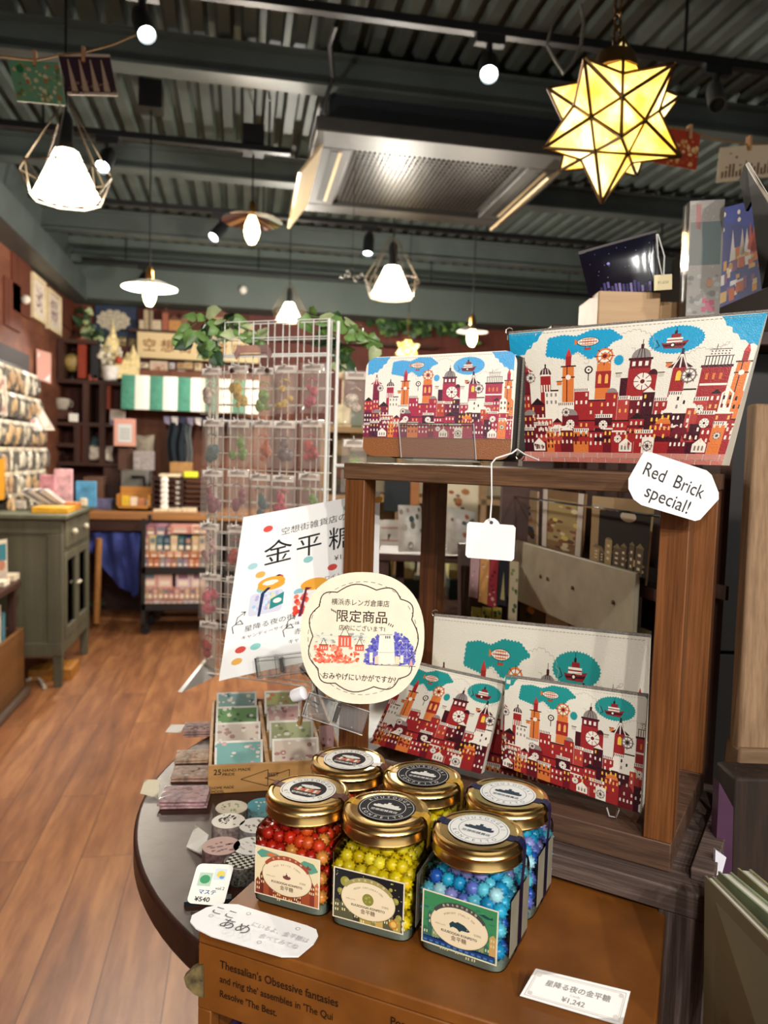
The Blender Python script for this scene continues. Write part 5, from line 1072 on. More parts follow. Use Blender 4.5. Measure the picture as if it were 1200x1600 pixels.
# little dark table with two soft pouches
d0 = 1.62; tz = P(660, 866, d0).z; ctr = P(668, 864, d0); fx = Vector((.975, -.22, 0)).normalized()
t = thing('small_display_table', 'small dark wooden display table behind the stand, carrying two soft pouches', 'table', frame(Vector((ctr.x, ctr.y, tz)), fx, (-fx.y, fx.x, 0)))
mb = MB(); mb.box(-.105, -.01, -.016, .115, .14, 0); build(mb, 'table_top', dkw, t, bevel=.002)
for x, y in ((-.1, 0), (-.068, .11), (.095, 0), (.085, .11)): mb = MB(); mb.box(x, y, PLZ-tz+.0005, x+.019, y+.019, -.016); build(mb, 'leg', dkv, t)
mb = MB(); mb.box(-.105, -.01, PLZ-tz+.001, .115, .14, PLZ-tz+.012); build(mb, 'lower_shelf', dkw, t)
def softbag(quad, d, th, cols, label, name='soft_pouch'):
    pts = [P(x, y, d) for x, y in quad]; t = thing(name, label, 'pouch', Matrix.Translation(pts[3])); s = quadsurf(*pts, 10, 10, th); s2 = quadsurf(*pts, 10, 10, -th)
    mb = MB(); mb.grid(lambda u, v: s(u*10, v*10, .001), 10, 10); mb.grid(lambda u, v: s2(u*10, v*10, -.001), 10, 10)
    it = dapple(R, 10, 10, cols, 9, .5, 1.3); inlay(mb, it, lambda x, y, h: s(x, y, .0016+h), .00005, mi=1); build(mb, 'pouch_body', [MT('pouch_pale', '#c6c0b4', .4, noise=.12, nscale=30, bump=.3), PAPER], t, world=True)
softbag([(622, 789), (657, 790), (664, 862), (622, 862)], 1.6, .018, ['#6a6258', '#8a8478', '#3a4a48', '#a59a8a'], 'grey pouch with small animal prints on the small dark table, left')
softbag([(698, 790), (742, 800), (748, 868), (698, 866)], 1.58, .02, ['#5a6a5a', '#8a6a5a', '#4a5a5a', '#c9b8a0', '#a5644a'], 'white pouch with floral animal prints on the small dark table, right')
for k, (px, c) in enumerate((((596, 880, 612, 908), '#e2c45a'), ((628, 868, 648, 905), '#f0e2a8'), ((700, 872, 722, 905), '#e8d890'), ((612, 905, 660, 935), '#3e463e'), ((700, 905, 724, 938), '#2c4440'))): mblock(px, 1.95, .08, MT('uw%d' % k, c, .5, noise=.2, nscale=20), ['yellow box under the small table, far left', 'pale yellow box under the small table, centre', 'pale box under the small table, right', 'dark folded cloth under the small table', 'dark green bag under the small table at the right'][k], 'box', 'stored_box')
for k, (px, c) in enumerate((((652, 820, 700, 905), '#d8cfc0'), ((720, 880, 742, 950), '#4a3226'))): mblock(px, 2.05, .05, MT('uv%d' % k, c, .6, noise=.1), ['pale panel behind the small table', 'dark upright beside the narrow cards'][k], 'panel', 'back_panel')
# narrow card strips in a dark holder
oN, nN = P(770, 930, 1.28), (-FW+.25*RT)
dkhold = MT('holder_dark', '#3a271e', .5)
for k, (x, c, it) in enumerate(((742, '#c29a9a', []), (757, '#d69a5a', []), (771, '#a83a42', dapple(R, 4, 16, ['#e0b0a0', '#7a2430'], 12, .3, .8)), (787, '#34323c', [(2, [(1, 2), (3, 2), (2, 12)], '#c9b878')]), (803, '#e0cda8', dapple(R, 4, 16, ['#8a9a6a', '#5a6a4a'], 8, .4, .9)))):
    pcard([(x-6, 868+k*2), (x+8, 870+k*2), (x+4, [935, 945, 950, 948, 975][k]), (x-9, [932, 940, 946, 944, 968][k])], oN, nN, it or dapple(R, 4, 16, ['#a87a74', '#e8c8b0'], 6, .3, .8), 4, 16, c, ['dusty pink', 'orange', 'crimson', 'dark tree', 'cream leaf'][k]+' narrow card strip standing in the dark holder behind the hang tag', 'card', 'narrow_card')
mb = MB(); pts = [Pn(x, y, P(770, 930, 1.33), nN) for x, y in ((720, 850), (830, 850), (815, 1010), (720, 1010))]; mb.hexa([p+Vector((0, .02, 0)) for p in (pts[3], pts[2], pts[1], pts[0])], [pts[3], pts[2], pts[1], pts[0]]); solo(mb, 'card_holder', dkhold, 'dark wooden holder of narrow cards behind the hang tag', 'card holder')
for k, x in enumerate((746, 762, 778)): pcard([(x-8, 948), (x+6, 950), (x+4, 985), (x-10, 982)], oN, nN, dapple(R, 4, 6, ['#3a4a2a', '#c9a83a', '#5a6a3a'], 8, .4, .9), 4, 6, '#b0a04a', ['leftmost', 'middle', 'rightmost'][k]+' small yellow green card low in the holder behind the back pouch', 'card', 'small_card', 'yellow green cards')
# postcard rack running along the right, seen between the stand's posts
G0, G1 = P(832, 847, 1.24), P(995, 890, .95); G1.z = G0.z; gxv = (G1-G0).normalized(); gn = Vector((gxv.y, -gxv.x, 0)); gn = gn if gn.dot(-FW) > 0 else -gn
RKF = frame(G0, gxv, -gn); t = thing('postcard_rack', 'dark slatted rack of paper goods seen through the right half of the stand', 'rack', RKF); L_ = (G1-G0).length
mb = MB(); mb.box(-.1, 0, -.105, L_+.0, .006, -.004); build(mb, 'retaining_board', MT('board_grey', '#b5ad94', .5, noise=.06), t, bevel=.002)
for k in range(9): mb = MB(); x = -.1+k*.055; mb.box(x, .055, -.35, x+.032, .07, .17); build(mb, 'slat', dkv, t)
mb = MB(); mb.box(-.12, .05, -.02, L_+.1, .054, -.004); mb.box(-.12, .012, -.035, L_+.06, .05, -.02); build(mb, 'shelf_board', dkw, t)
mb = MB(); mb.box(-.125, .0, -.36, -.1, .08, .02); build(mb, 'upright', dkv, t)
mb = MB(); mb.tube([(-.1, -.004, .07), (L_+.05, -.004, .07)], .0018, 6); build(mb, 'clear_rod', GLASSY('acrylic_rod', '#f4f4f2', .35, .03, .25), t)
mb = MB(); mb.tube([(-.1, -.004, -.20), (L_+.05, -.004, -.20)], .0015, 6); build(mb, 'clear_rod', MATS['acrylic_rod'], t)
for x in (.035, .06, .14, .25): mb = MB(); mb.lathe([(0, 0), (.003, .0005), (.003, .0015), (0, .002)], 8, M=at(x, 0, -.05, 0, pi/2)); build(mb, 'screw', MT('screw_brass', '#6a5a3a', .4, .8), t)
oC = G0-gn*.02
oC2 = G0-gn*.012
def paperpack(quad, items, w, h, base, label, o_, cat='stationery'):
    pcard(quad, o_, gn, items, w, h, base, label, cat, 'paper_pack', 'paper packs on the slatted rack', .003)
paperpack([(799, 762), (840, 768), (838, 862), (800, 850)], dapple(R, 10, 20, ['#6a4a34', '#4a4a5a', '#b5906a', '#38486a'], 14, .8, 1.8), 10, 20, '#c9ac86', 'tan paper pack with round brown spots, leftmost on the slatted rack', oC)
paperpack([(848, 764), (915, 772), (908, 872), (846, 852)], [(2, rect(1.6, 3, 8.4, 17), '#b09a68')]+dapple(R, 10, 16, ['#d8c46a', '#8a5a3a', '#e2d4a8', '#6a4a30'], 30, .4, 1.1)+[(5, rect(.2, 0, 1.4, 20), '#d8cfc0'), (5, rect(8.6, 0, 9.8, 20), '#d8cfc0')], 10, 20, '#8a6a48', 'yellow brown paper pack with striped edges, second on the slatted rack', oC)
paperpack([(926, 775), (1020, 783), (1008, 915), (921, 880)], [(2, rect(0, 16, 4, 20), '#c9ae84'), (2, rect(1.5, 0, 10, 16.5), '#2c241e'), (4, ell(6.5, 15.5, 1.3, 1.4), '#e6d8c0')]+[(3+k*.01, p, c) for k, (l, p, c) in enumerate(skyline(R, 10, 13, '#8a7a58', fill=['#b8a070', '#6a5a44', '#c9b888']))]+dapple(R, 10, 7, ['#c9b078', '#5a4a38', '#8a7454'], 26, .3, .8), 10, 20, '#b59a70', 'dark night town paper pack, largest on the slatted rack', oC2)
txtp = []
oD = G0-gn*.02-Vector((0, 0, .0))
paperpack([(855, 918), (932, 952), (928, 1010), (852, 990)], dapple(R, 10, 10, ['#7a6a54', '#8a7a60'], 18, .25, .5), 10, 10, '#cbbd9c', 'pale paper pack with small brown icons, lower row of the slatted rack', oD)
paperpack([(935, 955), (1015, 986), (1012, 1030), (932, 1012)], dapple(R, 10, 10, ['#8a7a60', '#a09070'], 14, .25, .5), 10, 10, '#c4b79a', 'pale paper pack at the lower right of the slatted rack', oD)
paperpack([(812, 905), (852, 922), (850, 985), (812, 972)], dapple(R, 10, 10, ['#3a3a3a', '#c98a3a'], 5, 1, 2), 10, 10, '#5a4a36', 'dark paper pack with an orange patch, lower row of the slatted rack', oD)

# ================================================================ right hand side: tall black cabinet, crates and the shelf over them
cf = Pz(1112, 1235, .9); fx = Vector((_R0.x, _R0.y, 0)); fy = Vector((-_R0.y, _R0.x, 0))
o = P(1118, 800, 1.02); CB = frame(Vector((o.x, o.y, 0)), fx, fy); t = thing('black_cabinet', 'tall matte black cabinet behind the right side of the stand', 'cabinet', CB)
blackm = MT('cabinet_black', '#15110f', .55, noise=.1)
mb = MB(); mb.box(0, 0, 0, .75, .4, 1.0); build(mb, 'lower_door', blackm, t, bevel=.002)
mb = MB(); mb.box(0, 0, 1.003, .75, .4, 1.40); build(mb, 'upper_door', blackm, t, bevel=.002)
mb = MB(); mb.box(-.24, -.06, 1.40, .75, .3, 1.418); build(mb, 'top_board', dkw, t, bevel=.002)
mb = MB(); mb.box(-.24, .28, 1.1, .0, .3, 1.40); build(mb, 'side_board', dkw, t)
# weathered crate at the right edge
crw = WOOD('crate_weathered', '#6a5038', '#96785a', 'z', .7, 350, .25, .06, mid='#83674c'); crd = WOOD('rough_crate', '#120b08', '#33241a', 'z', .7, 130, .3, .06)
def rblock(px, d, dep, mat, label, cat, name, wid, lean=0.0):
    xt, yt, xb, yb = px; a = P(xb, yb, d); b = P(xt, yt, d); v = [a, a+fx*wid, b+fx*wid, b]; mb = MB(); mb.hexa([p+fy*dep for p in v], v); return solo(mb, name, mat, label, cat, bevel=.003)
rblock((1181, 630, 1152, 1180), .74, .02, crw, 'weathered light brown wooden board standing at the right edge', 'board', 'wooden_board', .2)
rblock((1156, 1170, 1150, 1222), .735, .03, WOOD('crate_edge', '#5a4330', '#83674c', 'x', .7, 60, .2), 'short grey brown plank across the foot of the board at the right edge', 'plank', 'wooden_plank', .2)
rblock((1148, 1215, 1136, 1460), .70, .04, crd, 'dark rough wooden crate end at the right edge under the plank', 'crate', 'wooden_crate', .2)
# books at lower right
def book(pTL, pTR, pBR, pBL, d0, d1, th, cover, label, pages=True, zdrop=.0):
    a = [P(*pTL, d0), P(*pTR, d1), P(*pBR, d1-.02), P(*pBL, d0-.02)]; n = (a[1]-a[0]).cross(a[0]-a[3]).normalized(); c = (a[0]+a[1]+a[2]+a[3])/4
    t = thing('picture_book', label, 'book', Matrix.Translation(a[3])); k = .0016
    mb = MB(); mb.hexa([p-n*k for p in a[::-1]], a[::-1]); mb.hexa([p-n*th for p in a[::-1]], [p-n*(th-k) for p in a[::-1]]); build(mb, 'cover', cover, t, world=True)
    ins = [a[0].copy(), a[1].copy(), a[2], a[3]]; dn = (a[0]-a[3]).normalized()*.0015; ins[0] = ins[0]-dn; ins[1] = ins[1]-dn
    mb = MB(); mb.hexa([p-n*(th-k) for p in ins[::-1]], [p-n*k for p in ins[::-1]]); build(mb, 'pages', MT('page_white', '#f0ecdc', .8, noise=.03), t, world=True)
bk = MT('cover_olive', '#8d8769', .4, noise=.05, nscale=4)
book((1101, 1368), (1230, 1500), (1215, 1720), (1098, 1720), .56, .44, .007, bk, 'olive grey picture book, nearest the camera at the lower right corner')
book((1122, 1361), (1240, 1462), (1240, 1720), (1118, 1720), .572, .455, .010, MT('cover_sage', '#9fb08c', .4), 'pale sage picture book, second of the three at the lower right')
book((1152, 1356), (1250, 1440), (1250, 1700), (1150, 1700), .588, .475, .010, MT('cover_cream', '#b5b48a', .4), 'cream green picture book, farthest of the three at the lower right')
pts = [P(x, y, .68) for x, y in ((1124, 1222), (1146, 1262), (1142, 1420), (1116, 1380))]; n = FW*.012; mb = MB(); mb.hexa([p+n for p in (pts[3], pts[2], pts[1], pts[0])], [pts[3], pts[2], pts[1], pts[0]]); solo(mb, 'purple_book', MT('cover_purple', '#41213a', .4), 'dark purple book standing between the bench and the rough crate', 'book')
pts = [P(x, y, .64) for x, y in ((1118, 1328), (1135, 1340), (1128, 1366), (1117, 1368))]; mb = MB(); mb.hexa([p+FW*.004 for p in (pts[3], pts[2], pts[1], pts[0])], [pts[3], pts[2], pts[1], pts[0]]); solo(mb, 'paper_slip', MT('slip_white', '#d8d4dc', .7), 'small white slip standing beside the purple book', 'paper')

# goods along the top of the black cabinet
d = .99
pts = [P(x, y, dd) for (x, y), dd in zip([(904, 396), (1026, 362), (1031, 458), (921, 466)], (1.0, .97, .97, 1.0))]; t = thing('night_pouch', 'glossy dark pouch with purple night town print, leaning on a box at upper right', 'pouch', Matrix.Translation(pts[3]))
s = quadsurf(*pts, 12, 9, .006); s2 = quadsurf(*pts, 12, 9, -.006); mb = MB(); mb.grid(lambda u, v: s(u*12, v*9, .001), 10, 8); mb.grid(lambda u, v: s2(u*12, v*9, -.001), 10, 8); build(mb, 'pouch_body', MT('night_vinyl', '#14131f', .12, noise=.05, coat=.6), t, world=True)
it = [(1+k*.01, rect(2.2+k*.62, .4, 2.6+k*.62, .6+R.uniform(.4, 2.2)), R.choice(['#6a5f9a', '#4a4478', '#8a80b0', '#3a3560'])) for k in range(14)]+[(2, ell(4.2, 5.6, .25, .25, 8), '#8f86d0')]+[(1.5, ell(R.uniform(1, 11), R.uniform(3, 8), .06, .06, 5), '#9a94c8') for _ in range(18)]
mb = MB(); inlay(mb, it, lambda x, y, h: s(x, y, .0016+h), .00008); build(mb, 'night_print', PRINT, t, world=True, smooth=False)
mb = MB(); mb.tube([s(u, 9, 0) for u in (0, 3, 6, 9, 12)], .0022, 6); build(mb, 'zip', MT('zip_grey', '#8f8a8a', .3, .6), t, world=True)
tg = [P(x, y, .95) for x, y in ((1022, 430), (1050, 428), (1050, 452), (1022, 454))]; t = thing('price_tag', 'small cream price tag hanging from the dark night pouch', 'tag', Matrix.Translation(tg[3])); mb = MB(); mb.hexa([p+FW*.001 for p in tg[::-1]], tg[::-1], col='#e2d2a8'); it = []; txt(it, '¥1,650', 5, 4, 2.2, '#9a8a6a', 2); inlay(mb, it, quadsurf(*tg, 10, 8), .0001); build(mb, 'tag_card', PAPER, t, world=True, smooth=False)
mb = MB(); mb.tube([P(1028, 366, .96), P(1038, 400, .95), P(1037, 430, .95)], .0009, 5); mb.tube([P(1026, 366, .96), P(1028, 400, .95), P(1034, 430, .95)], .0009, 5); build(mb, 'loop', MT('loop_white', '#d8d4cc', .6), t, world=True)
mblock((932, 456, 1031, 512), .97, .10, WOOD('box_pale_wood', '#a5825c', '#d0ad84', 'x', .5, 40, .08), 'pale wooden box carrying the dark night pouch', 'box', 'wooden_box')
mblock((1029, 472, 1075, 505), .985, .06, WOOD('box_tan_wood', '#9a764e', '#bd9a70', 'x', .5, 40, .08), 'low tan box between the pale wooden box and the clear puzzle box', 'box', 'wooden_box')
pz = [P(x, y, dd) for (x, y), dd in zip([(1078, 314), (1132, 311), (1123, 492), (1071, 494)], (.93, .93, .93, .93))]; t = thing('puzzle_box', 'tall glossy clear packed puzzle box standing at the upper right', 'puzzle', Matrix.Translation(pz[3]))
mb = MB(); mb.hexa([p+fy*.02+fx*.002 for p in pz[::-1]], pz[::-1], col='#8d8378'); it = [(1, rect(0, 0, 10, 32), '#968c80'), (2, rect(4, 14, 9.6, 26), '#4a5f5a'), (2, rect(.5, 14, 4, 26), '#6a6a60'), (2, rect(2, 24, 3.4, 31), '#a85a50')]+dapple(R, 10, 12, ['#a8a49c', '#7a746c', '#8f8a82', '#6a645e'], 40, .5, 1.2)+[(4, rect(4.6+a, 1+b, 6+a, 2.4+b), '#b8385a') for a, b in ((0, 0), (1.4, .5), (2.6, 0), (1.2, 1.6), (.2, 2.4), (2.4, 1.8))]+[(4, rect(5.8, 8, 7.6, 10), '#b5784a')]
it += [(1.5, ell(R.uniform(0, 10), R.uniform(12, 30), .12, .12, 5), '#c9c2b6') for _ in range(90)]
inlay(mb, it, quadsurf(*pz, 10, 32), .00008); build(mb, 'box_body', LEATHER, t, world=True, smooth=False); mb = MB(); mb.hexa([p+fy*.0215 for p in pz[::-1]], [p-fy*.0015 for p in pz[::-1]]); build(mb, 'clear_wrap', GLASSY('wrap_film', '#ffffff', .3, .05, .08), t, world=True)
pt = [P(x, y, dd) for (x, y), dd in zip([(1124, 326), (1232, 300), (1240, 432), (1117, 484)], (1.0, .9, .9, 1.0))]; n_ = (pt[1]-pt[0]).cross(pt[0]-pt[3]).normalized(); pt = [Pn(x, y, pt[0], n_) for x, y in ((1124, 326), (1232, 300), (1240, 432), (1117, 484))]; t = thing('night_town_picture', 'blue picture panel of a lit orange night town behind the puzzle box', 'picture', Matrix.Translation(pt[3]))
mb = MB(); mb.hexa([p+fy*.012 for p in pt[::-1]], pt[::-1], col='#c9a48a'); it = [(1, rect(.2, 0, 12, 12), '#27409a')]
for k in range(60): it.append((2+k*.02, rect(*(lambda x, y, w, h: (x, y, x+w, y+h))(R.uniform(0, 11), R.uniform(0, 5.2), R.uniform(.5, 1.3), R.uniform(.5, 1.6))), R.choice(['#f0b04a', '#e8853a', '#f6e2b0', '#ffffff', '#d8642c', '#f2c878', '#8a5a8a'])))
for k in range(9): x = R.uniform(.5, 11); it.append((3, [(x-.5, 5+R.uniform(0, 1)), (x+.5, 5.4), (x, 8+R.uniform(0, 1.5))], R.choice(['#f6e8d0', '#e0563a', '#f0c060', '#ffffff'])))
for k in range(14): it.append((3, ell(R.uniform(.5, 11.5), R.uniform(7.5, 11.6), .3, .3, 8), '#f2ead8'))
inlay(mb, it, quadsurf(*pt, 12, 12), .00008); build(mb, 'panel', PRINT, t, world=True, smooth=False)
t = thing('black_paper_bag', 'black glossy paper bag with a crumpled top at the upper right edge', 'bag', Matrix.Translation(P(1190, 460, .86)))
A = [P(1158, 292, .86), P(1166, 250, .85), P(1176, 262, .84), P(1235, 400, .82)]; B = [P(1172, 470, .87), P(1195, 470, .86), P(1215, 468, .84), P(1250, 470, .82)]
mb = MB(); mb.hexa([P(1190, 452, .86), P(1262, 430, .80), P(1262, 420, .9), P(1205, 440, .95)], [P(1166, 250, .85), P(1215, 330, .80), P(1225, 330, .86), P(1172, 262, .90)])
mb.hexa([P(1165, 330, .87), P(1175, 312, .855), P(1180, 310, .86), P(1170, 330, .875)], [P(1155, 280, .87), P(1166, 249, .85), P(1172, 262, .855), P(1160, 284, .875)]); build(mb, 'bag_body', MT('bag_black', '#141210', .6, spec=.15, noise=.1, nscale=20, bump=.3), t, world=True, smooth=False)
mb = MB(); mb.tube([P(1168, 256, .848), P(1188, 290, .83), P(1214, 332, .80)], .0022, 6); build(mb, 'folded_rim', MT('bag_rim', '#b5aa98', .5), t, world=True)
# ================================================================ foreground: round table, bench, stand, box
BYAW = -.577; BFL = Vector((-.027, .575, .888)); BF = at(BFL.x, BFL.y, BFL.z, BYAW)
be1, be2 = Vector((cos(BYAW), sin(BYAW), 0)), Vector((-sin(BYAW), cos(BYAW), 0))
SYAW = -.7096; SA = Vector((.1030, .7767, 0)); se1, se2 = Vector((cos(SYAW), sin(SYAW), 0)), Vector((-sin(SYAW), cos(SYAW), 0))
SWd, SDp, SS, ST, SZ1, SZ0 = .3304, .1935, .023, .0166, 1.243, .913
# round table with a notch where the box stands
tc, tr = Vector((.299, .819, 0)), .402
tM = at(tc.x, tc.y, 0, BYAW); inv = tM.inverted(); q = inv @ BFL
xl, yl = q.x-.004, q.y+.205
pts = [(tr*cos(a), tr*sin(a)) for a in [2*pi*k/120 for k in range(120)]]
poly = [p for p in pts]; poly = _clip(poly, 0, .17, True)
out = []
def inside(p): return not (p[0] > xl and p[1] < yl)
n = len(poly); hit = []
for i in range(n):
    a, b = poly[i], poly[(i+1) % n]
    if inside(a): out.append(a)
    if inside(a) != inside(b):
        if inside(a): t_ = (xl-a[0])/(b[0]-a[0]); m = (xl, a[1]+t_*(b[1]-a[1])); out += [m, (xl, yl)]
        else: t_ = 1.0; m = (b[0], yl); out.append(m)
t = thing('round_table', 'dark brown leather topped round display table', 'table', tM); topm = MT('table_leather', '#38211a', .36, noise=.06, nscale=60, bump=.12, spec=.22)
mb = MB(); mb.prism(out, TZ-.028, TZ); build(mb, 'table_top', topm, t, bevel=.004, seg=3)
mb = MB(); mb.lathe([(.16, 0), (.16, .02), (.03, .05), (.028, TZ-.03)], 24, M=Matrix.Translation((-.05, .12, 0))); build(mb, 'pedestal', topm, t)
# rough dark bench under the stand
bw = WOOD('bench_wood', '#3d2f2b', '#7a675e', 'x', .65, 520, .5, .03, mid='#55463f'); bwz = WOOD('bench_wood_upright', '#382a27', '#72605a', 'z', .65, 520, .5, .03, mid='#4f403a')
SF = frame(Vector((SA.x, SA.y, 0)), se1, se2); t = thing('rough_bench', 'rough dark wooden bench under the open stand', 'bench', SF)
mb = MB(); mb.box(-.002, -.022, SZ0-.021, SWd+.034, SDp+.02, SZ0); build(mb, 'bench_top', bw, t, bevel=.0018)
mb = MB(); mb.box(SWd-.004, -.02, 0, SWd+.034, .012, SZ0-.021); build(mb, 'leg', bwz, t, bevel=.0015)
mb = MB(); mb.box(SWd-.004, SDp-.012, 0, SWd+.034, SDp+.018, SZ0-.021); build(mb, 'leg', bwz, t, bevel=.0015)
mb = MB(); mb.box(.002, .02, TZ+.0003, .26, .04, SZ0-.021); build(mb, 'runner', bw, t)
mb = MB(); mb.box(.002, SDp-.03, TZ+.0003, .26, SDp-.01, SZ0-.021); build(mb, 'runner', bw, t)
mb = MB(); mb.box(SWd+.016, .0, SZ0, SWd+.034, SDp+.02, SZ0+.010); build(mb, 'side_strip', bw, t, bevel=.001)
# open frame stand
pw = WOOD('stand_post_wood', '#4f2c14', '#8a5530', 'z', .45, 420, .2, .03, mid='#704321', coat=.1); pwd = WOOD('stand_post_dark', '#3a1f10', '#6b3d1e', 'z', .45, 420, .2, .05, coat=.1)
pt_ = WOOD('stand_top_wood', '#4a3322', '#7d5c40', 'x', .5, 450, .3, .05, mid='#644732')
t = thing('open_wooden_stand', 'brown wooden open frame stand with four posts, carrying the wallet and large pouch', 'stand', SF)
mb = MB(); mb.box(-.0015, -.0015, SZ1-ST, SWd+.0015, SDp+.0015, SZ1); build(mb, 'top_board', pt_, t, bevel=.0015)
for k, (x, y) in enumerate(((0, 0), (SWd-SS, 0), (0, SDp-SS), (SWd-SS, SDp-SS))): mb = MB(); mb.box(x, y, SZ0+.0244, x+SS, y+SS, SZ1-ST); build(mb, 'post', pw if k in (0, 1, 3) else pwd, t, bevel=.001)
rw = WOOD('stand_rail_wood', '#3a2820', '#6a4e3c', 'x', .55, 420, .3, .05)
mb = MB(); mb.box(0, 0, SZ0+.0003, SWd, SS, SZ0+.0244); build(mb, 'bottom_rail', rw, t, bevel=.001)
mb = MB(); mb.box(0, SDp-SS, SZ0+.0003, SWd, SDp, SZ0+.0244); build(mb, 'bottom_rail', rw, t, bevel=.001)
for x in (0, SWd-SS): mb = MB(); mb.box(x, SS, SZ0+.0003, x+SS, SDp-SS, SZ0+.0244); build(mb, 'side_rail', rw, t, bevel=.001)
mb = MB(); mb.box(SS, SS, SZ0+.0005, SWd-SS, SDp-SS, SZ0+.006); build(mb, 'floor_board', rw, t)
# brown box carrying the jars
bm0, nt, b = _new('brown_box'); f = _noise(nt, _coords(nt), 18, 5); f2 = _noise(nt, _coords(nt), 300, 2)
nt.links.new(_ramp(nt, f, [(.3, '#6b3d14'), (.55, '#804a19'), (.75, '#935a24')]), b.inputs['Base Color']); b.inputs['Roughness'].default_value = .42; _bump(nt, f2, b, .08, .0006); MATS['brown_box'] = bm0
BW, BD, BH = .326, .196, .062
t = thing('brown_box', 'orange brown box stand with black printed text on its front, carrying the candy jars', 'box', BF)
mb = MB(); mb.box(0, 0, -.010, BW, BD, 0); build(mb, 'lid', bm0, t, bevel=.0015)
mb = MB(); mb.box(0, .0006, -BH, BW, .010, -.0105); build(mb, 'front_board', bm0, t, bevel=.001)
mb = MB(); mb.box(BW-.008, .010, -.32, BW, BD, -.0105); mb.box(0, BD-.008, -.32, BW-.008, BD, -.0105); build(mb, 'side_board', bm0, t, bevel=.001)
mb = MB(); mb.box(0, .0008, -.32, .012, .012, -BH); mb.box(0, .012, -.32, .006, BD-.008, -.0105); build(mb, 'corner_post', bm0, t, bevel=.001)
it = []; ink = '#2a1608'
for x, rows in ((.02, ("Thessalian's Obsessive fantasies", "and ring the' assembles in 'The Qui", "Resolve 'The Best.")), (.158, ("Pop wonder With their scratch", "having 'Carol Fang' the films", "into the way"))):
    for k, s in enumerate(rows): txt(it, s, x, -.021-k*.0115, .0088 if k == 0 else .0076, ink, 1, 'l', bold=.02, sx=.88)
mb = MB(); inlay(mb, it, flat((0, 0, 0), (1, 0, 0), (0, 0, 1)), .0002); build(mb, 'printed_text', PAPER, t, smooth=False)
# tray with velvet below the box
tp = [P(x, y, d) for x, y, d in ((352, 1536, .545), (640, 1640, .47), (560, 1760, .40), (318, 1577, .50))]
z = tp[0].z; t = thing('velvet_tray', 'grey brown wooden tray edged with purple velvet, under the brown box', 'tray', at(BFL.x, BFL.y, .79, BYAW))
mb = MB(); mb.box(.014, -.052, -.012, .31, .15, 0.0); build(mb, 'board', WOOD('tray_wood', '#6a5244', '#8a7260', 'x', .6, 40, .1), t, bevel=.001)
mb = MB()
for k in range(40): x = .006+k*.0078; mb.ball((x, -.054+.002*sin(k*2.1), -.006-.002*sin(k*1.3)), .0075, n=8, m=6, sq=(1, .6, 1.3))
for k in range(20): mb.ball((.008+.0015*sin(k*1.7), -.05+k*.0098, -.006), .007, n=8, m=6, sq=(.6, 1, 1.2))
build(mb, 'velvet_edge', MT('velvet_purple', '#3a1c48', .8, noise=.3, nscale=300), t)
p = P(303, 1535, .58); t = thing('dried_leaf', 'dried patterned brown leaf poking out behind the box corner', 'leaf', Matrix.Translation(p)); mb = MB(); q = [P(x, y, .585) for x, y in ((318, 1506), (300, 1515), (287, 1528), (291, 1542), (303, 1554), (318, 1560))]; mb.add(q+[p+FW*.006 for p in q], [tuple(range(5, -1, -1)), tuple(range(6, 12))]+[(i, (i+1) % 6, 6+(i+1) % 6, 6+i) for i in range(6)]); build(mb, 'blade', MT('leaf_brown', '#5f5030', .7, noise=.4, nscale=120), t, world=True)

# ================================================================ six candy jars
gold = MT('lid_gold', '#e0bd7a', .25, 1, noise=.03); jglass = GLASSY('jar_glass', '#f4f9f5', .17, .02); bglass = GLASSY('thick_glass', '#d3e0d6', .4, .04, .42, '#b5c0b2')
JW, JH = .067, .066
def loop(hw, r_round, z, n=44, sq=1.0):      # rounded square, sq = 1 square, 0 circle
    out = []
    e = 2/(2+sq*5.5)
    for k in range(n):
        a = 2*pi*k/n; c, s = cos(a), sin(a); out.append((hw*abs(c)**e*(1 if c >= 0 else -1), hw*abs(s)**e*(1 if s >= 0 else -1), z))
    return out
def loft(mb, loops, mi=0, cap0=True, cap1=False):
    n = len(loops[0]); vs = [p for l in loops for p in l]; fs = []
    for i in range(len(loops)-1):
        for k in range(n): fs.append((i*n+k, i*n+(k+1) % n, (i+1)*n+(k+1) % n, (i+1)*n+k))
    if cap0: fs.append(tuple(range(n-1, -1, -1)))
    if cap1: fs.append(tuple((len(loops)-1)*n+k for k in range(n)))
    mb.add(vs, fs, mi)
def ship2(it, x, y, s, c, l=5):
    it.append((l, [(x-s, y), (x-.75*s, y-.4*s), (x+.75*s, y-.4*s), (x+1.1*s, y+.15*s), (x+.5*s, y), (x-.5*s, y)], c)); it.append((l, rect(x-.5*s, y, x+.4*s, y+.3*s), c)); it.append((l, rect(x-.25*s, y+.3*s, x+.2*s, y+.55*s), c)); it.append((l, rect(x-.08*s, y+.55*s, x+.04*s, y+1.0*s), c))
    for dx in (-.8, .7): it.append((l, [(x+dx*s-.1*s, y), (x+dx*s+.1*s, y), (x+dx*s, y+.5*s)], c))
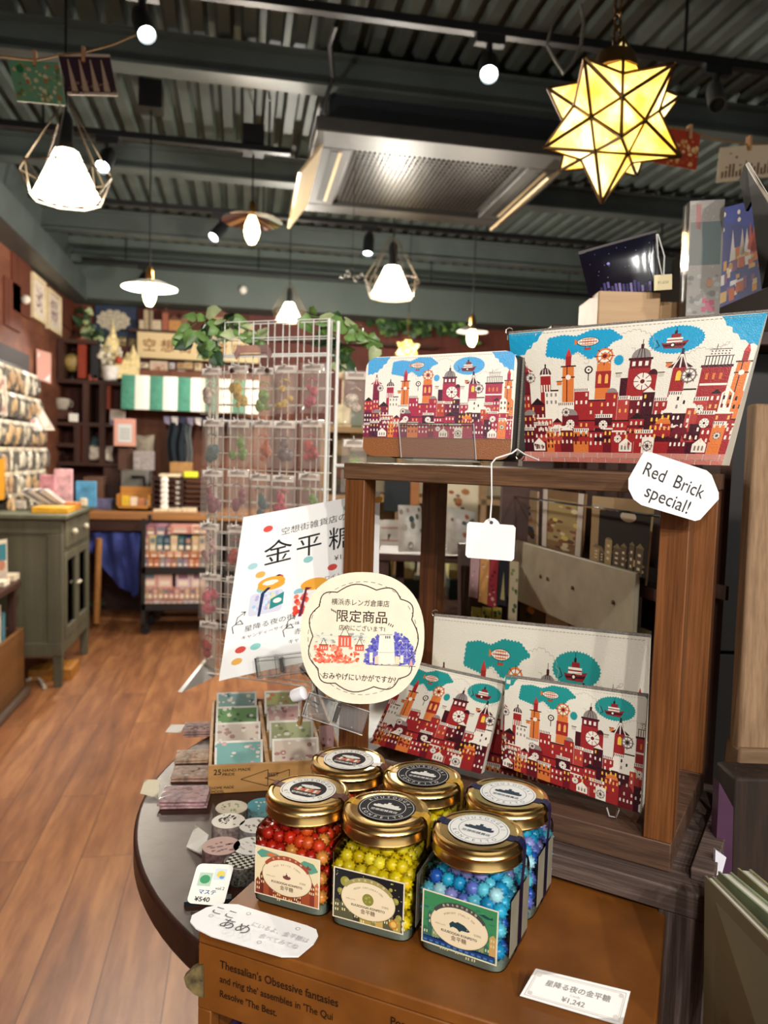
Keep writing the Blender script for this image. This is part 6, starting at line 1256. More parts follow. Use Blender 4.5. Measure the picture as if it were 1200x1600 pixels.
def jar_label(kind, R):
    it = []; A = lambda l, p, c: it.append((l, p, c))
    A(0, rect(0, 0, 58, 40), '#efe3c6')
    if kind == 'red':
        A(1, rect(1, 1, 57, 39), '#ecd9ac'); 
        for b in ([(2, 34), (6, 37.5), (12, 37), (20, 36), (28, 33), (22, 32.5), (12, 33), (6, 31)], [(38, 31), (44, 36), (52, 35), (56, 30), (50, 27), (43, 27)]): A(2, scallop(b, 1.6, -1), '#5b9a84')
        A(2.4, ell(15, 34.6, 4.5, 1.7), '#c9744a'); ship2(it, 47.5, 31, 3, '#8a4030', 2.6)
        x = 1
        while x < 56: w = R.uniform(3, 6); h = R.uniform(9, 24) if (x < 13 or x > 40) else R.uniform(5, 10); c = R.choice(['#8a3a2a', '#a5502f', '#6e2c26', '#c9744a', '#7a2f2a']); A(2.8, rect(x, 1, min(x+w, 57), h), c); A(2.9, [(x, h), (min(x+w, 57), h), (x+w/2, h+3)], c); [A(3, rect(x+1+k*1.8, h-3-j*4, x+1.9+k*1.8, h-1-j*4), '#f0d8a0') for k in range(2) for j in range(2)]; x += w
        banner, dark, en = '#a5482c', '#5a2a20', 'RED BRICK TOWN'
    elif kind == 'yellow':
        A(1, rect(1, 1, 57, 39), '#1d1c20')
        for _ in range(34): A(2, ell(R.uniform(2, 56), R.uniform(14, 38), R.uniform(.3, .7), R.uniform(.3, .7), 6), R.choice(['#d8cf9a', '#a5a05a', '#8a8a80']))
        for x, y, r in ((10, 30, 4), (6, 22, 2.4), (51, 24, 2.6), (47, 32, 1.5), (54, 12, 2.4)): A(2.2, ell(x, y, r, r), '#9a9440'); A(2.3, ell(x+.3*r, y+.2*r, r*.5, r*.5), '#b5ac58')
        x = 1
        while x < 56: w = R.uniform(3, 6); h = R.uniform(6, 15); c = R.choice(['#8a844a', '#b09a4a', '#5c5a40', '#c9a85a', '#3f3f34']); A(2.8, rect(x, 1, min(x+w, 57), h), c); A(2.9, ell(x+w/2, h, w*.4, w*.4, 8, 0, pi), c); [A(3, rect(x+1+k*1.8, h-3-j*4, x+1.9+k*1.8, h-1-j*4), '#efe0a0') for k in range(2) for j in range(2)]; x += w
        A(3.1, ell(50, 6, 3.6, 3.6), '#c98a2c'); A(3.2, ell(50, 6, 2.2, 2.2), '#e8c06a'); banner, dark, en = '#a5985a', '#4a4432', 'MOON EXPLORATION'
    else:
        A(1, rect(1, 1, 57, 39), '#3f8a58')
        for _ in range(60): A(1.3, ell(R.uniform(2, 56), R.uniform(12, 38), R.uniform(1, 3.4), R.uniform(.4, 1.2), 8), R.choice(['#4a9a68', '#357a5a', '#58a878', '#2f6e6a']))
        x = 1
        while x < 56: w = R.uniform(3, 6); h = R.uniform(9, 24) if (x < 12 or x > 42) else R.uniform(4, 9); c = R.choice(['#5a8a60', '#8a9a6a', '#c9a060', '#3a6a58', '#2c4f4a']); A(2.8, rect(x, 5, min(x+w, 57), h), c); A(2.9, [(x, h), (min(x+w, 57), h), (x+w/2, h+2.4)], c); [A(3, rect(x+1+k*1.8, h-3-j*4, x+1.9+k*1.8, h-1-j*4), '#d8d0a0') for k in range(2) for j in range(2)]; x += w
        A(3.2, scallop([(1, 1), (57, 1), (57, 6), (44, 7), (29, 5), (14, 7), (1, 6)], 2, -1), '#1f3f7a'); [A(3.3, rect(2+k*4.6, 2, 4.6+k*4.6, 3.4), '#4a78b0') for k in range(12)]
        A(2.5, [(44, 33), (47, 34.5), (52, 33), (54, 34), (54, 32), (50, 31.6)], '#1f4a48'); banner, dark, en = '#4a4a48', '#2f3a3a', 'MIDNIGHT STARLIT SEA'
    A(4, ell(29, 19, 22.4, 15.4, 40), dark); A(4.1, ell(29, 19, 22, 15, 40), '#ecd6ae'); A(4.2, ell(29, 19, 21.2, 14.2, 40), '#f2dfbc')
    bp = [(29+22*cos(a), 21+15.4*sin(a)) for a in [pi*.86-.72*pi*k/16 for k in range(17)]]; bq = [(29+20*cos(a), 20.6+12.2*sin(a)) for a in [pi*.86-.72*pi*k/16 for k in range(17)]]
    for k in range(16): A(4.5, [bp[k], bp[k+1], bq[k+1], bq[k]], banner)
    for k, ch in enumerate('空想街金平糖' if kind != 'blue' else '星降る夜の金平糖'): a = pi/2+.62-k*1.24/(len('空想街金平糖' if kind != 'blue' else '星降る夜の金平糖')-1); txt(it, ch, 29+21*cos(a), 20.8+13.8*sin(a), 2.0, '#f2dfbc', 5, 'c', a-pi/2)
    n = len(en)
    for k, ch in enumerate(en): a = pi/2+.80-k*1.6/(n-1); txt(it, ch, 29+15.6*cos(a), 19+10.0*sin(a), 2.0, '#7a6448', 5, 'c', (a-pi/2)*.8)
    txt(it, 'KUUSOOGAI KONPEITO', 29, 13.6, 2.5, dark, 5, bold=.05); txt(it, '金平糖', 29, 9.9, 4.0, '#6a4a32', 5, bold=.02); txt(it, 'OPEN LOTS', 14.6, 17.6, 1.5, '#8a7458', 5); txt(it, '空想街', 43, 17.2, 1.9, '#7a6448', 5)
    if kind == 'red': ship2(it, 29, 19.5, 3.6, '#5a2f30', 5); A(5.2, ell(29, 19, 3.4, 1.5, 14), '#7a3a34')
    elif kind == 'yellow': A(5, ell(29, 20, 4.6, 4.6, 24), '#8a8838'); [A(5.1, ell(29+dx, 20+dy, r, r, 8), '#a8a656') for dx, dy, r in ((-1.4, 1, 1.2), (1.6, -1.2, 1), (.8, 2.2, .8), (-1.6, -1.8, .7))]
    else: A(5, [(21.5, 20), (24, 22.4), (26, 21.8), (28, 23), (33, 21.8), (37.5, 18.6), (36, 17.6), (31, 17.4), (29.5, 16), (27.5, 17.8), (24.4, 18.4), (22.4, 17.2)], '#23404a'); A(5.1, ell(35.2, 19, .3, .3, 6), '#e8dcc0')
    return it
def lid_sticker(kind):
    it = []; A = lambda l, p, c: it.append((l, p, c))
    bg, fg, inn = {'red': ('#f2eee4', '#2c2628', '#3a3436'), 'yellow': ('#343236', '#f0ece2', '#343236'), 'blue': ('#f6f4ee', '#6f7680', '#f6f4ee')}[kind]
    A(0, ell(0, 0, 23, 23, 48), bg)
    A(1, ell(0, 0, 21.6, 21.6, 48), fg); A(1.1, ell(0, 0, 21.2, 21.2, 48), bg); A(1.2, ell(0, 0, 15.2, 15.2, 40), fg); A(1.3, ell(0, 0, 14.8, 14.8, 40), inn)
    ringtxt(it, 'KUUSOOGAI', 0, 0, 18.2, 4.6, fg, pi/2+1.15, .285, 2); s = 'KONPEITO'
    for k, ch in enumerate(s): a = -pi/2-1.0+.285*k; txt(it, ch, 18.2*cos(a), 18.2*sin(a), 4.6, fg, 2, 'c', a+pi/2)
    c = '#f0ece2' if kind != 'blue' else '#3f4a5a'
    if kind == 'red':
        for k in range(9): x = -10+k*2.5; A(3, rect(x-1.2, -5, x+1.2, -1+3*abs(sin(k*1.7))), ['#c9634a', '#e8dcc8', '#d88a6a'][k % 3])
        A(3, ell(0, 5, 9, 2.6, 16), c); ship2(it, 0, 4, 5, c, 3.2)
        A(3.5, [(-19, -14), (19, -14), (12, -19.5), (-12, -19.5)], '#f2eee4')
    else:
        for k, (x, h) in enumerate(((-10, 2), (-7.5, 3.5), (-5, 3), (-2.5, 5), (0, 8), (2.5, 5.5), (5, 4.5), (7.5, 5), (10, 2.4))): A(3, rect(x-1.3, 0, x+1.3, h), c)
        A(3, [(-12, 0), (12, 0), (9.5, -1.6), (-9.5, -1.6)], c)
    txt(it, '空想街雑貨店', 0, -6.4 if kind != 'red' else -9, 3.7, c, 4, bold=.02); return it
# one knobbly sugar candy, shared by all
bm = bmesh.new(); bmesh.ops.create_icosphere(bm, subdivisions=3, radius=1)
b1_ = bmesh.new(); bmesh.ops.create_icosphere(b1_, subdivisions=1, radius=1); b1_.verts.ensure_lookup_table()
tips = [v.co.normalized() for v in b1_.verts]+[(e.verts[0].co+e.verts[1].co).normalized() for e in b1_.edges]; b1_.free()
for v in bm.verts: v.co *= 1.22 if any((v.co-t_).length < .05 for t_ in tips) else .90
KV = [v.co.copy() for v in bm.verts]; KF = [tuple(v.index for v in f.verts) for f in bm.faces]; bm.free()
def candy_mat(c): return MT('candy'+c, c, .3, noise=.06, nscale=200, sss=.12, spec=.5)
def candy_mesh(key, mat, r):
    mb = MB(); mb.add([p*r for p in KV], KF); return mb.mesh(key, mat, ang=2.0)
PALS = {'red': ['#c4240f', '#d03a16', '#ae1d10', '#cc4c1c', '#cf8238'], 'yellow': ['#d2b00a', '#dcbc12', '#c4a206', '#e2c830', '#d4b61c'], 'blue': ['#1c86ba', '#2a9fc8', '#5f6cc0', '#8f8ccc', '#2458b4', '#2a94c4', '#5cb6d0', '#a8d2e2']}
CM = {k: [candy_mesh('sugar_candy', candy_mat(c), .0054) for c in v] for k, v in PALS.items()}
pos = {('red', 0): (.058, .618), ('yellow', 0): (.1165, .578), ('blue', 0): (.1785, .535), ('red', 1): (.100, .6775), ('yellow', 1): (.1595, .636), ('blue', 1): (.2215, .592)}
LBL = {('red', 0): 'square glass jar of red candy, front left of the six jars', ('yellow', 0): 'square glass jar of yellow candy, front middle of the six jars', ('blue', 0): 'square glass jar of blue candy with navy ribbon, front right of the six jars', ('red', 1): 'jar of red candy behind the front jars, mostly its gold lid showing', ('yellow', 1): 'jar of yellow candy in the back row behind the front yellow jar', ('blue', 1): 'jar of blue candy with navy ribbon in the back row, at the right'}
ZJ = BFL.z+.0006; R = random.Random(101)
for (kind, row), (jx, jy) in pos.items():
    yaw = {'red': -.56, 'yellow': -.56, 'blue': -.66}[kind]; JM = at(jx, jy, ZJ, yaw); t = thing('candy_jar', LBL[(kind, row)], 'jar', JM, 'candy jars on the brown box'); w = JW/2
    mb = MB(); loft(mb, [loop(w-.003, 0, 0), loop(w-.0006, 0, .002), loop(w, 0, .006), loop(w, 0, .056), loop(w-.001, 0, .0605, sq=.95), loop(w-.0045, 0, .0645, sq=.7), loop(w-.006, 0, .067, sq=.3), loop(.0285, 0, .069, sq=0), loop(.028, 0, .074, sq=0)]); build(mb, 'glass_body', jglass, t)
    mb = MB(); loft(mb, [loop(w-.0035, 0, .0008), loop(w-.0012, 0, .0022), loop(w-.0010, 0, .0078), loop(w-.004, 0, .0092)], cap1=True); build(mb, 'glass_base', bglass, t)
    mb = MB(); mb.lathe([(.0325, .0695), (.0340, .0700), (.0345, .0712), (.0340, .0722), (.0338, .0775), (.0346, .0785), (.0348, .0800), (.0340, .0815), (.0332, .0822), (.0334, .0832), (.0328, .0848), (.0312, .0858), (.0295, .0860), (.0285, .0853), (0, .0853)], 48); lid = build(mb, 'lid', gold, t)
    mb = MB(); srf = flat((0, 0, .0860), (.001, 0, 0), (0, .001, 0)); inlay(mb, lid_sticker(kind), srf, .00006); build(mb, 'lid_sticker', PAPER, t, smooth=False)
    # ribbon over the lid and down the right side
    rb = MT('ribbon_'+kind, {'red': '#5a3026', 'yellow': '#c9982a', 'blue': '#0e1540'}[kind], .35, noise=.05, nscale=300); mb = MB()
    path = [(-.0352, .070), (-.0354, .080), (-.0345, .0840), (-.0318, .0864), (-.0290, .0863), (-.0282, .08535), (.0282, .08535), (.0290, .0863), (.0318, .0864), (.0345, .0840), (.0358, .080), (.0356, .070), (.0352, .062), (w+.0012, .055), (w+.0012, .008), (w-.001, .001)]
    if kind != 'blue': path = path[:13] if kind == 'yellow' else path[:14]+[(w+.0012, .03)]
    hw = .0042
    for a, b in zip(path[:-1], path[1:]): mb.hexa([(a[0], -hw, a[1]), (b[0], -hw, b[1]), (b[0], hw, b[1]), (a[0], hw, a[1])], [(a[0], -hw, a[1]+.0003), (b[0], -hw, b[1]+.0003), (b[0], hw, b[1]+.0003), (a[0], hw, a[1]+.0003)])
    build(mb, 'ribbon', rb, t, smooth=False)
    mb = MB(); inlay(mb, jar_label(kind, random.Random(7)), flat((-.029, -w-.0004, .0085), (.001, 0, 0), (0, 0, .001)), .00004); build(mb, 'front_label', PRINT, t, smooth=False)
    mb = MB(); mb.box(w+.0003, -.021, .0085, w+.0007, .021, .050); build(mb, 'side_label', MT('label_back', '#8f8876', .6), t)
    # candies: those against the glass and at the top are things of their own, the rest is a filling
    cand = []; s = .0091; zz = .0145; lay = 0
    while zz < .0625:
        o = .5*(lay % 2)
        for i in range(-4, 5):
            for j in range(-4, 5):
                x, y = (i+o)*s, (j+o)*s; lim = w-.0062
                if abs(x) > lim+.003 or abs(y) > lim+.003: continue
                x = max(-lim, min(lim, x+R.uniform(-.0012, .0012))); y = max(-lim, min(lim, y+R.uniform(-.0012, .0012))); z = zz+R.uniform(-.0012, .0012)
                if z > .057 and math.hypot(x, y) > .024: continue
                cand.append((x, y, z))
        zz += .0078; lay += 1
    front = [c for c in cand if (c[1] < -w+.0105 or c[0] > w-.0105) and c[2] > .036]
    front.sort(key=lambda c: -c[2]); front = front[:44 if row == 0 else 40]; fs_ = set(front)
    cl = 'single %s sugar candy against the glass of the %s %s jar' % (kind, 'front' if row == 0 else 'back', kind); cg = '%s candies in the %s jar' % (kind, 'front' if row == 0 else 'back')
    for c in front:
        o = bpy.data.objects.new('sugar_candy', R.choice(CM[kind])); COL.objects.link(o)
        o.matrix_world = JM @ Matrix.Translation(c) @ Matrix.Rotation(R.uniform(0, 6), 4, (R.random(), R.random(), .3)); tag(o, cl, 'candy', cg)
    mb = MB()
    for c in cand:
        if c in fs_: continue
        q = Matrix.Translation(c) @ Matrix.Rotation(R.uniform(0, 6), 4, (R.random(), R.random(), .3)); mb.add([q @ (p*.0052) for p in KV], KF, R.randrange(len(PALS[kind])))
    mb.v = [tuple(JM @ Vector(p)) for p in mb.v]
    solo(mb, 'sugar_candy_filling', [candy_mat(c) for c in PALS[kind]], 'heap of %s sugar candies filling the %s %s jar' % (kind, 'front' if row == 0 else 'back', kind), 'candies', None, 'stuff', ang=2.0)

# ================================================================ printed purses
def zip_pull(t, p, s=1.0):
    mb = MB(); mb.tube([p+RT*(.004*s*cos(a))+UP*(.004*s*sin(a)) for a in [2*pi*k/12 for k in range(12)]], .0007*s, 5, closed=True); mb.box(p.x-.002*s, p.y-.001, p.z-.009*s, p.x+.002*s, p.y+.001, p.z-.003*s); build(mb, 'zip_pull', MT('zip_metal', '#8a8478', .25, 1), t, world=True)
def stitches(it, pts, col, L=.9, gap=.7, w=.22, lay=8):
    for (x0, y0), (x1, y1) in zip(pts[:-1], pts[1:]):
        D = math.hypot(x1-x0, y1-y0); k = 0.0
        while k < D-L: a, b = k/D, (k+L)/D; line(it, [(x0+(x1-x0)*a, y0+(y1-y0)*a), (x0+(x1-x0)*b, y0+(y1-y0)*b)], w, col, lay); k += L+gap
creamL = MT('cream_leather', '#e9e2d2', .32, noise=.03, nscale=40, bump=.2)
def pouch(label, TL, TR, BR, BL, th, art, bounds, W_=100, H_=57, bulge=.004, body='#e9e2d2', name='zip_pouch', yoff=0.0, ysc=1.0, zipc='#7a736a', pull=True, x0=0, xs=1.0):
    t = thing(name, label, 'pouch', Matrix.Translation((Vector(BL)+Vector(BR))/2), 'red brick town purses'); s = quadsurf(TL, TR, BR, BL, W_, H_, bulge)
    n = (Vector(TR)-Vector(TL)).cross(Vector(TL)-Vector(BL)).normalized(); mb = MB(); NU, NV = 16, 10
    fr_ = lambda u, v: s(u*W_, v*H_, 0); bk_ = lambda u, v: s(u*W_, v*H_, 0)-n*(2*bulge*(1-(2*u-1)**4)*(1-(2*v-1)**4)+th*(1-v)*.9+.004)
    mb.grid(fr_, NU, NV); mb.grid(bk_, NU, NV)
    for e in (lambda q: (0, q), lambda q: (1, q), lambda q: (q, 0), lambda q: (q, 1)):
        a = [fr_(*e(k/NU)) for k in range(NU+1)]; b = [bk_(*e(k/NU)) for k in range(NU+1)]
        for k in range(NU): mb.add([a[k], a[k+1], b[k+1], b[k]], [(0, 1, 2, 3)])
    build(mb, 'pouch_body', creamL, t, world=True)
    it = [(0, rect(0, 0, W_, H_), body)]+[(l, [(x0+x*xs, yoff+y*ysc) for x, y in p], c) for l, p, c in art]
    stitches(it, [(1, H_-1.2), (W_-1, H_-1.2)], '#b5aa9a'); mb = MB(); inlay(mb, it, lambda x, y, h: s(x, y, .0004+h), .00004, bounds, 4.0); build(mb, 'printed_front', LEATHER, t, world=True, smooth=False)
    top = [fr_(k/20, 1)*.5+bk_(k/20, 1)*.5 for k in range(21)]; mb = MB(); mb.tube([p+n*.0006 for p in top], .0021, 6); build(mb, 'zip', MT('zip'+zipc, zipc, .6, noise=.3, nscale=900), t, world=True)
    if pull: zip_pull(t, top[0]+UP*.002, .9)
    return t, s, n
TEAL, SKYB = '#259490', '#1f9bc6'
nS = (-se2).normalized()
def SP(px, py, off, tilt=0.0):              # point of a plane parallel to the stand's front, off metres behind it, leaning back by tilt
    o = Vector((SA.x, SA.y, SZ0))+se2*off; n = (nS*cos(tilt)+Vector((0, 0, 1))*sin(tilt)).normalized(); return Pn(px, py, o, n)
# large pouch on the stand
oP = P(960, 722, .69); nP = (-se2).normalized()
q = [Pn(x, y, oP, nP) for x, y in ((795, 521), (1200, 487), (1128, 727), (812, 720))]
t, s, n = pouch('large white zip pouch printed with a red brick town, right on the stand top', *q, .055, town(SKYB, 3, True, True), (0, 0, 100, 57), yoff=4.2, ysc=.92, bulge=.006)
# zip wallet
oW = P(690, 716, .735); nW = (-se2*.7-FW*.7).normalized(); q = [Pn(x, y, oW, nW) for x, y in ((573, 559), (809, 547), (798, 719), (566, 712))]
t = thing('zip_wallet', 'zip wallet with red brick town print and brown base, left on the stand top', 'wallet', Matrix.Translation((q[2]+q[3])/2), 'red brick town purses')
s = quadsurf(*q, 100, 70, .0); n = (q[1]-q[0]).cross(q[0]-q[3]).normalized(); out = rrect(0, 0, 100, 70, 8)
mb = MB(); N_ = len(out); vs = [s(x, y, 0) for x, y in out]+[s(x, y, 0)-n*.005 for x, y in out]; mb.add(vs, [tuple(range(N_)), tuple(range(2*N_-1, N_-1, -1))]+[(i, N_+i, N_+(i+1) % N_, (i+1) % N_) for i in range(N_)]); build(mb, 'front_panel', creamL, t, world=True, bevel=.001)
off_ = FW*.013+RT*.021-UP*.001; mb = MB(); vs = [s(x, y, 0)+off_ for x, y in out]+[s(x, y, 0)+off_-n*.005 for x, y in out]; mb.add(vs, [tuple(range(N_)), tuple(range(2*N_-1, N_-1, -1))]+[(i, N_+i, N_+(i+1) % N_, (i+1) % N_) for i in range(N_)]); build(mb, 'back_panel', MT('wallet_back', '#2a211c', .5), t, world=True, bevel=.001)
o2 = rrect(1.5, 1.5, 98.5, 68.5, 7); mb = MB(); vs = [s(x, y, 0)-n*.004 for x, y in o2]+[s(x, y, 0)+off_-n*.001 for x, y in o2]; mb.add(vs, [(i, N_+i, N_+(i+1) % N_, (i+1) % N_) for i in range(N_)]); build(mb, 'zip_gusset', MT('zip_black', '#26221f', .6), t, world=True)
zl_ = [(x, y) for x, y in o2 if x > 60 or y > 60]; mb = MB()
for k in range(60): x, y = (99.2, 4+k*1.05); p = s(x, y, 0)+off_*(.35); mb.box(p.x-.0006, p.y-.0006, p.z-.0005, p.x+.0014, p.y+.0006, p.z+.0005)
build(mb, 'zip_teeth', MT('zip_metal', '#8a8478', .25, 1), t, world=True); zip_pull(t, s(99.5, 3, 0)+off_*.5)
it = [(0, out, '#f0e8da')]+[(l, [(1.5+x*.97, 13.5+y*.985) for x, y in p], c) for l, p, c in town('#4ba3d8', 3, True, False, True)]
def in_wallet(poly): return [(min(99.4, max(.6, x)), min(69.2, y)) for x, y in poly]
it = [i for i in it if i[0] == 0 or True]
it += [(8, [(.3, 0)]+[(99.7, 0), (99.7, 13.2), (.3, 13.2)], '#8a5228'), (8.2, rect(.3, 12.8, 99.7, 13.4), '#6a3c1c')]
stitches(it, [(6, 68.4), (94, 68.4)], '#b5aa9a', lay=8); stitches(it, [(98.4, 62), (98.4, 15)], '#d8ccb8', lay=8); stitches(it, [(56, 14.6), (98, 14.6)], '#c9607a', lay=8.4)
# keep the print inside the rounded outline
def clip_round(items):
    res = []
    for l, p, c in items:
        m = len(out)
        for k in range(m):
            (ax, ay), (bx_, by_) = out[k], out[(k+1) % m]
            if len(p) < 3: break
            r2 = []
            side = lambda pt: (bx_-ax)*(pt[1]-ay)-(by_-ay)*(pt[0]-ax)
            if abs(bx_-ax)+abs(by_-ay) < 1e-9: continue
            for i in range(len(p)):
                a, b = p[i], p[(i+1) % len(p)]; sa, sb = side(a), side(b)
                if sa >= -1e-9: r2.append(a)
                if (sa > 1e-9 and sb < -1e-9) or (sa < -1e-9 and sb > 1e-9): tt = sa/(sa-sb); r2.append((a[0]+tt*(b[0]-a[0]), a[1]+tt*(b[1]-a[1])))
            p = r2
        if len(p) >= 3: res.append((l, p, c))
    return res
mb = MB(); inlay(mb, clip_round(it), lambda x, y, h: s(x, y, .0004+h), .00004); build(mb, 'printed_front', LEATHER, t, world=True, smooth=False)
# clear acrylic holder under the wallet
q2 = [s(x, y, .004) for x, y in ((25, 23), (75, 23), (78, -.6), (28, -.6))]; t = thing('acrylic_holder', 'clear acrylic lip holding up the zip wallet on the stand top', 'holder', Matrix.Translation(q2[3])); acr = GLASSY('acrylic_clear', '#fbfbfa', .22, .02, .03)
mb = MB(); mb.hexa([p-n*.0015 for p in q2[::-1]], q2[::-1]); mb.hexa([q2[3]-UP*.001, q2[2]-UP*.001, q2[2]-n*.05-UP*.001, q2[3]-n*.05-UP*.001], [q2[3], q2[2], q2[2]-n*.05, q2[3]-n*.05]); build(mb, 'lip', acr, t, world=True)
mb = MB(); mb.tube([q2[0], q2[1]], .0007, 5); mb.tube([q2[0], q2[3]], .0007, 5); mb.tube([q2[1], q2[2]], .0007, 5); build(mb, 'edge', GLASSY('acrylic_edge', '#f4f2f2', .4, .05, .3), t, world=True)
# three purses leaning inside the stand
q = [SP(x, y, .085, -.12) for x, y in ((679, 962), (1016, 995), (1004, 1262), (668, 1180))]
pouch('long flat zip pouch with a red brick town, at the back inside the stand', *q, .006, town(TEAL, 3, False), (0, 0, 100, 57), yoff=-8, ysc=1.06, bulge=.002)
q = [SP(x, y, .030, .10) for x, y in ((636, 1034), (788, 1068), (752, 1209), (578, 1160))]
pouch('small flat pouch with a red brick town, tilted at the left front inside the stand', *q, .004, town(TEAL, 3, False), (0, 0, 66, 57), W_=66, x0=-14, bulge=.0015, pull=False)
q = [SP(x, y, .028, .02) for x, y in ((790, 1057), (1012, 1088), (1000, 1271), (783, 1196))]
pouch('flat square pouch with a red brick town, at the right front inside the stand', *q, .004, town(TEAL, 3, True), (0, 0, 78, 57), W_=78, x0=-8, bulge=.0015, pull=False)
mb = MB(); mb.tube([SP(x, y, .02) for x, y in ((948, 1262), (952, 1275), (962, 1277), (967, 1264))], .0012, 6); solo(mb, 'clear_ring', GLASSY('acrylic_edge', '#f4f2f2'), 'clear plastic loop under the square pouch inside the stand', 'loop')

# ================================================================ tags, signs and cards
wht = MT('cord_white', '#e9e6e0', .7)
pk = [P(x, y, .700) for x, y in ((808, 702), (800, 708), (775, 716), (768, 724), (768, 780), (766, 812))]; tq = [P(x, y, .703) for x, y in ((730, 815), (806, 821), (803, 877), (727, 871))]
t = thing('hang_tag', 'blank white hang tag on a cord from the zip wallet, before the stand', 'tag', Matrix.Translation(tq[3])); s = quadsurf(*tq, 20, 15)
o = rrect(0, 0, 20, 15, 1)[:13]; o = [(19, 0), (20, 1), (20, 14), (19, 15), (13.4, 15), (12.6, 16.2), (11, 17.3), (9.2, 17.3), (7.6, 16.2), (6.8, 15), (1, 15), (0, 14), (0, 1), (1, 0)]
mb = MB(); m = len(o); nn = -FW; mb.add([s(x, y, 0) for x, y in o]+[s(x, y, -.0008) for x, y in o], [tuple(range(m)), tuple(range(2*m-1, m-1, -1))]+[(i, m+i, m+(i+1) % m, (i+1) % m) for i in range(m)]); build(mb, 'tag_card', MT('tag_white', '#efeae6', .8, noise=.02), t, world=True, smooth=False)
mb = MB(); mb.add([s(x, y, .0003) for x, y in ell(9.9, 15.4, .75, .75, 12)], [tuple(range(12))]); build(mb, 'eyelet', MT('eyelet_dark', '#3a3230', .5), t, world=True)
mb = MB(); mb.tube(pk, .0008, 6); mb.tube([P(808, 702, .70), P(820, 710, .69), P(842, 719, .68)], .0007, 6); build(mb, 'cord', wht, t, world=True)
# red brick special card on the corner of the stand
cq = [P(x, y, .60) for x, y in ((985, 700), (1128, 748), (1118, 822), (975, 774))]; t = thing('special_sign', 'white eight sided card reading Red Brick special, on the right corner of the stand', 'sign', Matrix.Translation(cq[3]))
opx = [(1006, 706), (1018, 707), (1104, 735), (1112, 742), (1123, 770), (1123, 780), (1094, 812), (1086, 814), (1002, 789), (990, 780), (982, 764), (982, 748)]
mb = MB(); v = [P(x, y, .60) for x, y in opx]; m = len(v); mb.add(v+[p+FW*.0008 for p in v], [tuple(range(m-1, -1, -1)), tuple(range(m, 2*m))]+[(i, (i+1) % m, m+(i+1) % m, m+i) for i in range(m)]); build(mb, 'sign_card', MT('sign_white', '#f3efec', .75, noise=.01), t, world=True, smooth=False)
it = []; txt(it, 'Red  Brick', 0, 0, 30, '#2a2626', 1, rot=-.40, sx=.80); txt(it, 'special!', -10, -29, 30, '#2a2626', 1, rot=-.40, sx=.86)
k = .60/FPX; o = P(1053, 750, .60)-FW*.0003; mb = MB(); inlay(mb, it, flat(o, RT*k, UP*k), .00005); build(mb, 'lettering', MT('ink', '#2a2626', .7), t, world=True, smooth=False)
# sheet poster on the clip behind the stand
dq = .84; q = [P(x, y, dd) for (x, y), dd in zip([(383, 808), (594, 768), (590, 1012), (345, 1061)], (.845, .85, .83, .825))]
t = thing('candy_poster', 'large white sheet poster with coloured dots and handwriting, half behind the stand post', 'poster', Matrix.Translation(q[3])); s = quadsurf(*q, 148, 190)
bend = lambda x, y, h: s(x, y, h)-RT*0+FW*(-.010*(x/148-.5)**2*4+.010*0)
it = [(0, rect(0, 0, 148, 190), '#f6f4f0')]
def dot(x, y, c, r=4.6): it.append((2, ell(x, y, r*1.1, r*.85, 14, .3, .3+2*pi), c))
for x, y, c in ((28, 170, '#d8534a'), (113, 178, '#8fc0c4'), (146, 180, '#e8a84a'), (17, 128, '#a8d0d4'), (26, 116, '#e8b05a'), (45, 108, '#d8534a'), (74, 123, '#8fc4c4'), (29, 98, '#8fc8c0'), (100, 108, '#d8534a'), (67, 86, '#8fc0c8'), (16, 31, '#d8534a'), (30, 31, '#8fd0c8'), (14, 18, '#e8b05a')): dot(x, y, c)
ik = '#34302e'
txt(it, '空想街雑貨店の', 77, 165, 9.4, ik, 3, rot=.06, sx=1.08)
txt(it, '金', 41, 139, 31, '#201e1e', 3, rot=.06); txt(it, '平', 73, 140, 29, '#201e1e', 3, rot=.06); txt(it, '糖', 108, 142, 30, '#201e1e', 3, rot=.06)
txt(it, '¥1,242', 113, 119, 8.5, ik, 3, rot=.06)
J0 = len(it)
it.append((3, rrect(24, 38, 62, 64, 4), '#d6d6e4')); 
Rr = random.Random(2)
for _ in range(30): it.append((3.2, ell(Rr.uniform(27, 56), Rr.uniform(41, 62), 2.2, 2, 8), Rr.choice(['#c9c0e0', '#a8c8e0', '#e8e0a0', '#b8b0d8', '#d8e4f0'])))
it += [(4, ell(47, 74, 16, 7, 20), '#eaa63c'), (4.2, ell(45, 74, 8.5, 3, 16), '#fbf4e4'), (4.1, rect(32, 67, 62, 74) if False else ell(47, 71, 16, 6, 20), '#eaa63c'), (4.3, ell(46, 74.5, 9, 2.6, 16), '#f7efe0'), (5, [(35, 36), (38, 36), (40, 62), (47, 68), (43, 69), (36, 63)], '#24365a'), (5, [(48, 42), (63, 46), (63, 60), (48, 54)], '#2f8a88'), (5.2, ell(56, 51, 5, 3, 12), '#f4f0e4'), (5.2, ell(54.5, 81, 2.5, 1, 8), '#2a2626')]
it += [(3, rrect(74, 28, 112, 54, 4), '#f2e2de')]+[(3.2, ell(Rr.uniform(76, 92), Rr.uniform(30, 52), 3, 2.8, 8), Rr.choice(['#e0503c', '#d8402c', '#e8745c'])) for _ in range(22)]+[(4, ell(98, 62, 16, 7, 20), '#eaa63c'), (5, [(82, 26), (86, 26), (90, 56), (96, 58), (88, 60)], '#6a2a40')]
it[J0:] = [(l, [(x*.86-2, y+30) for x, y in p], c) for l, p, c in it[J0:]]
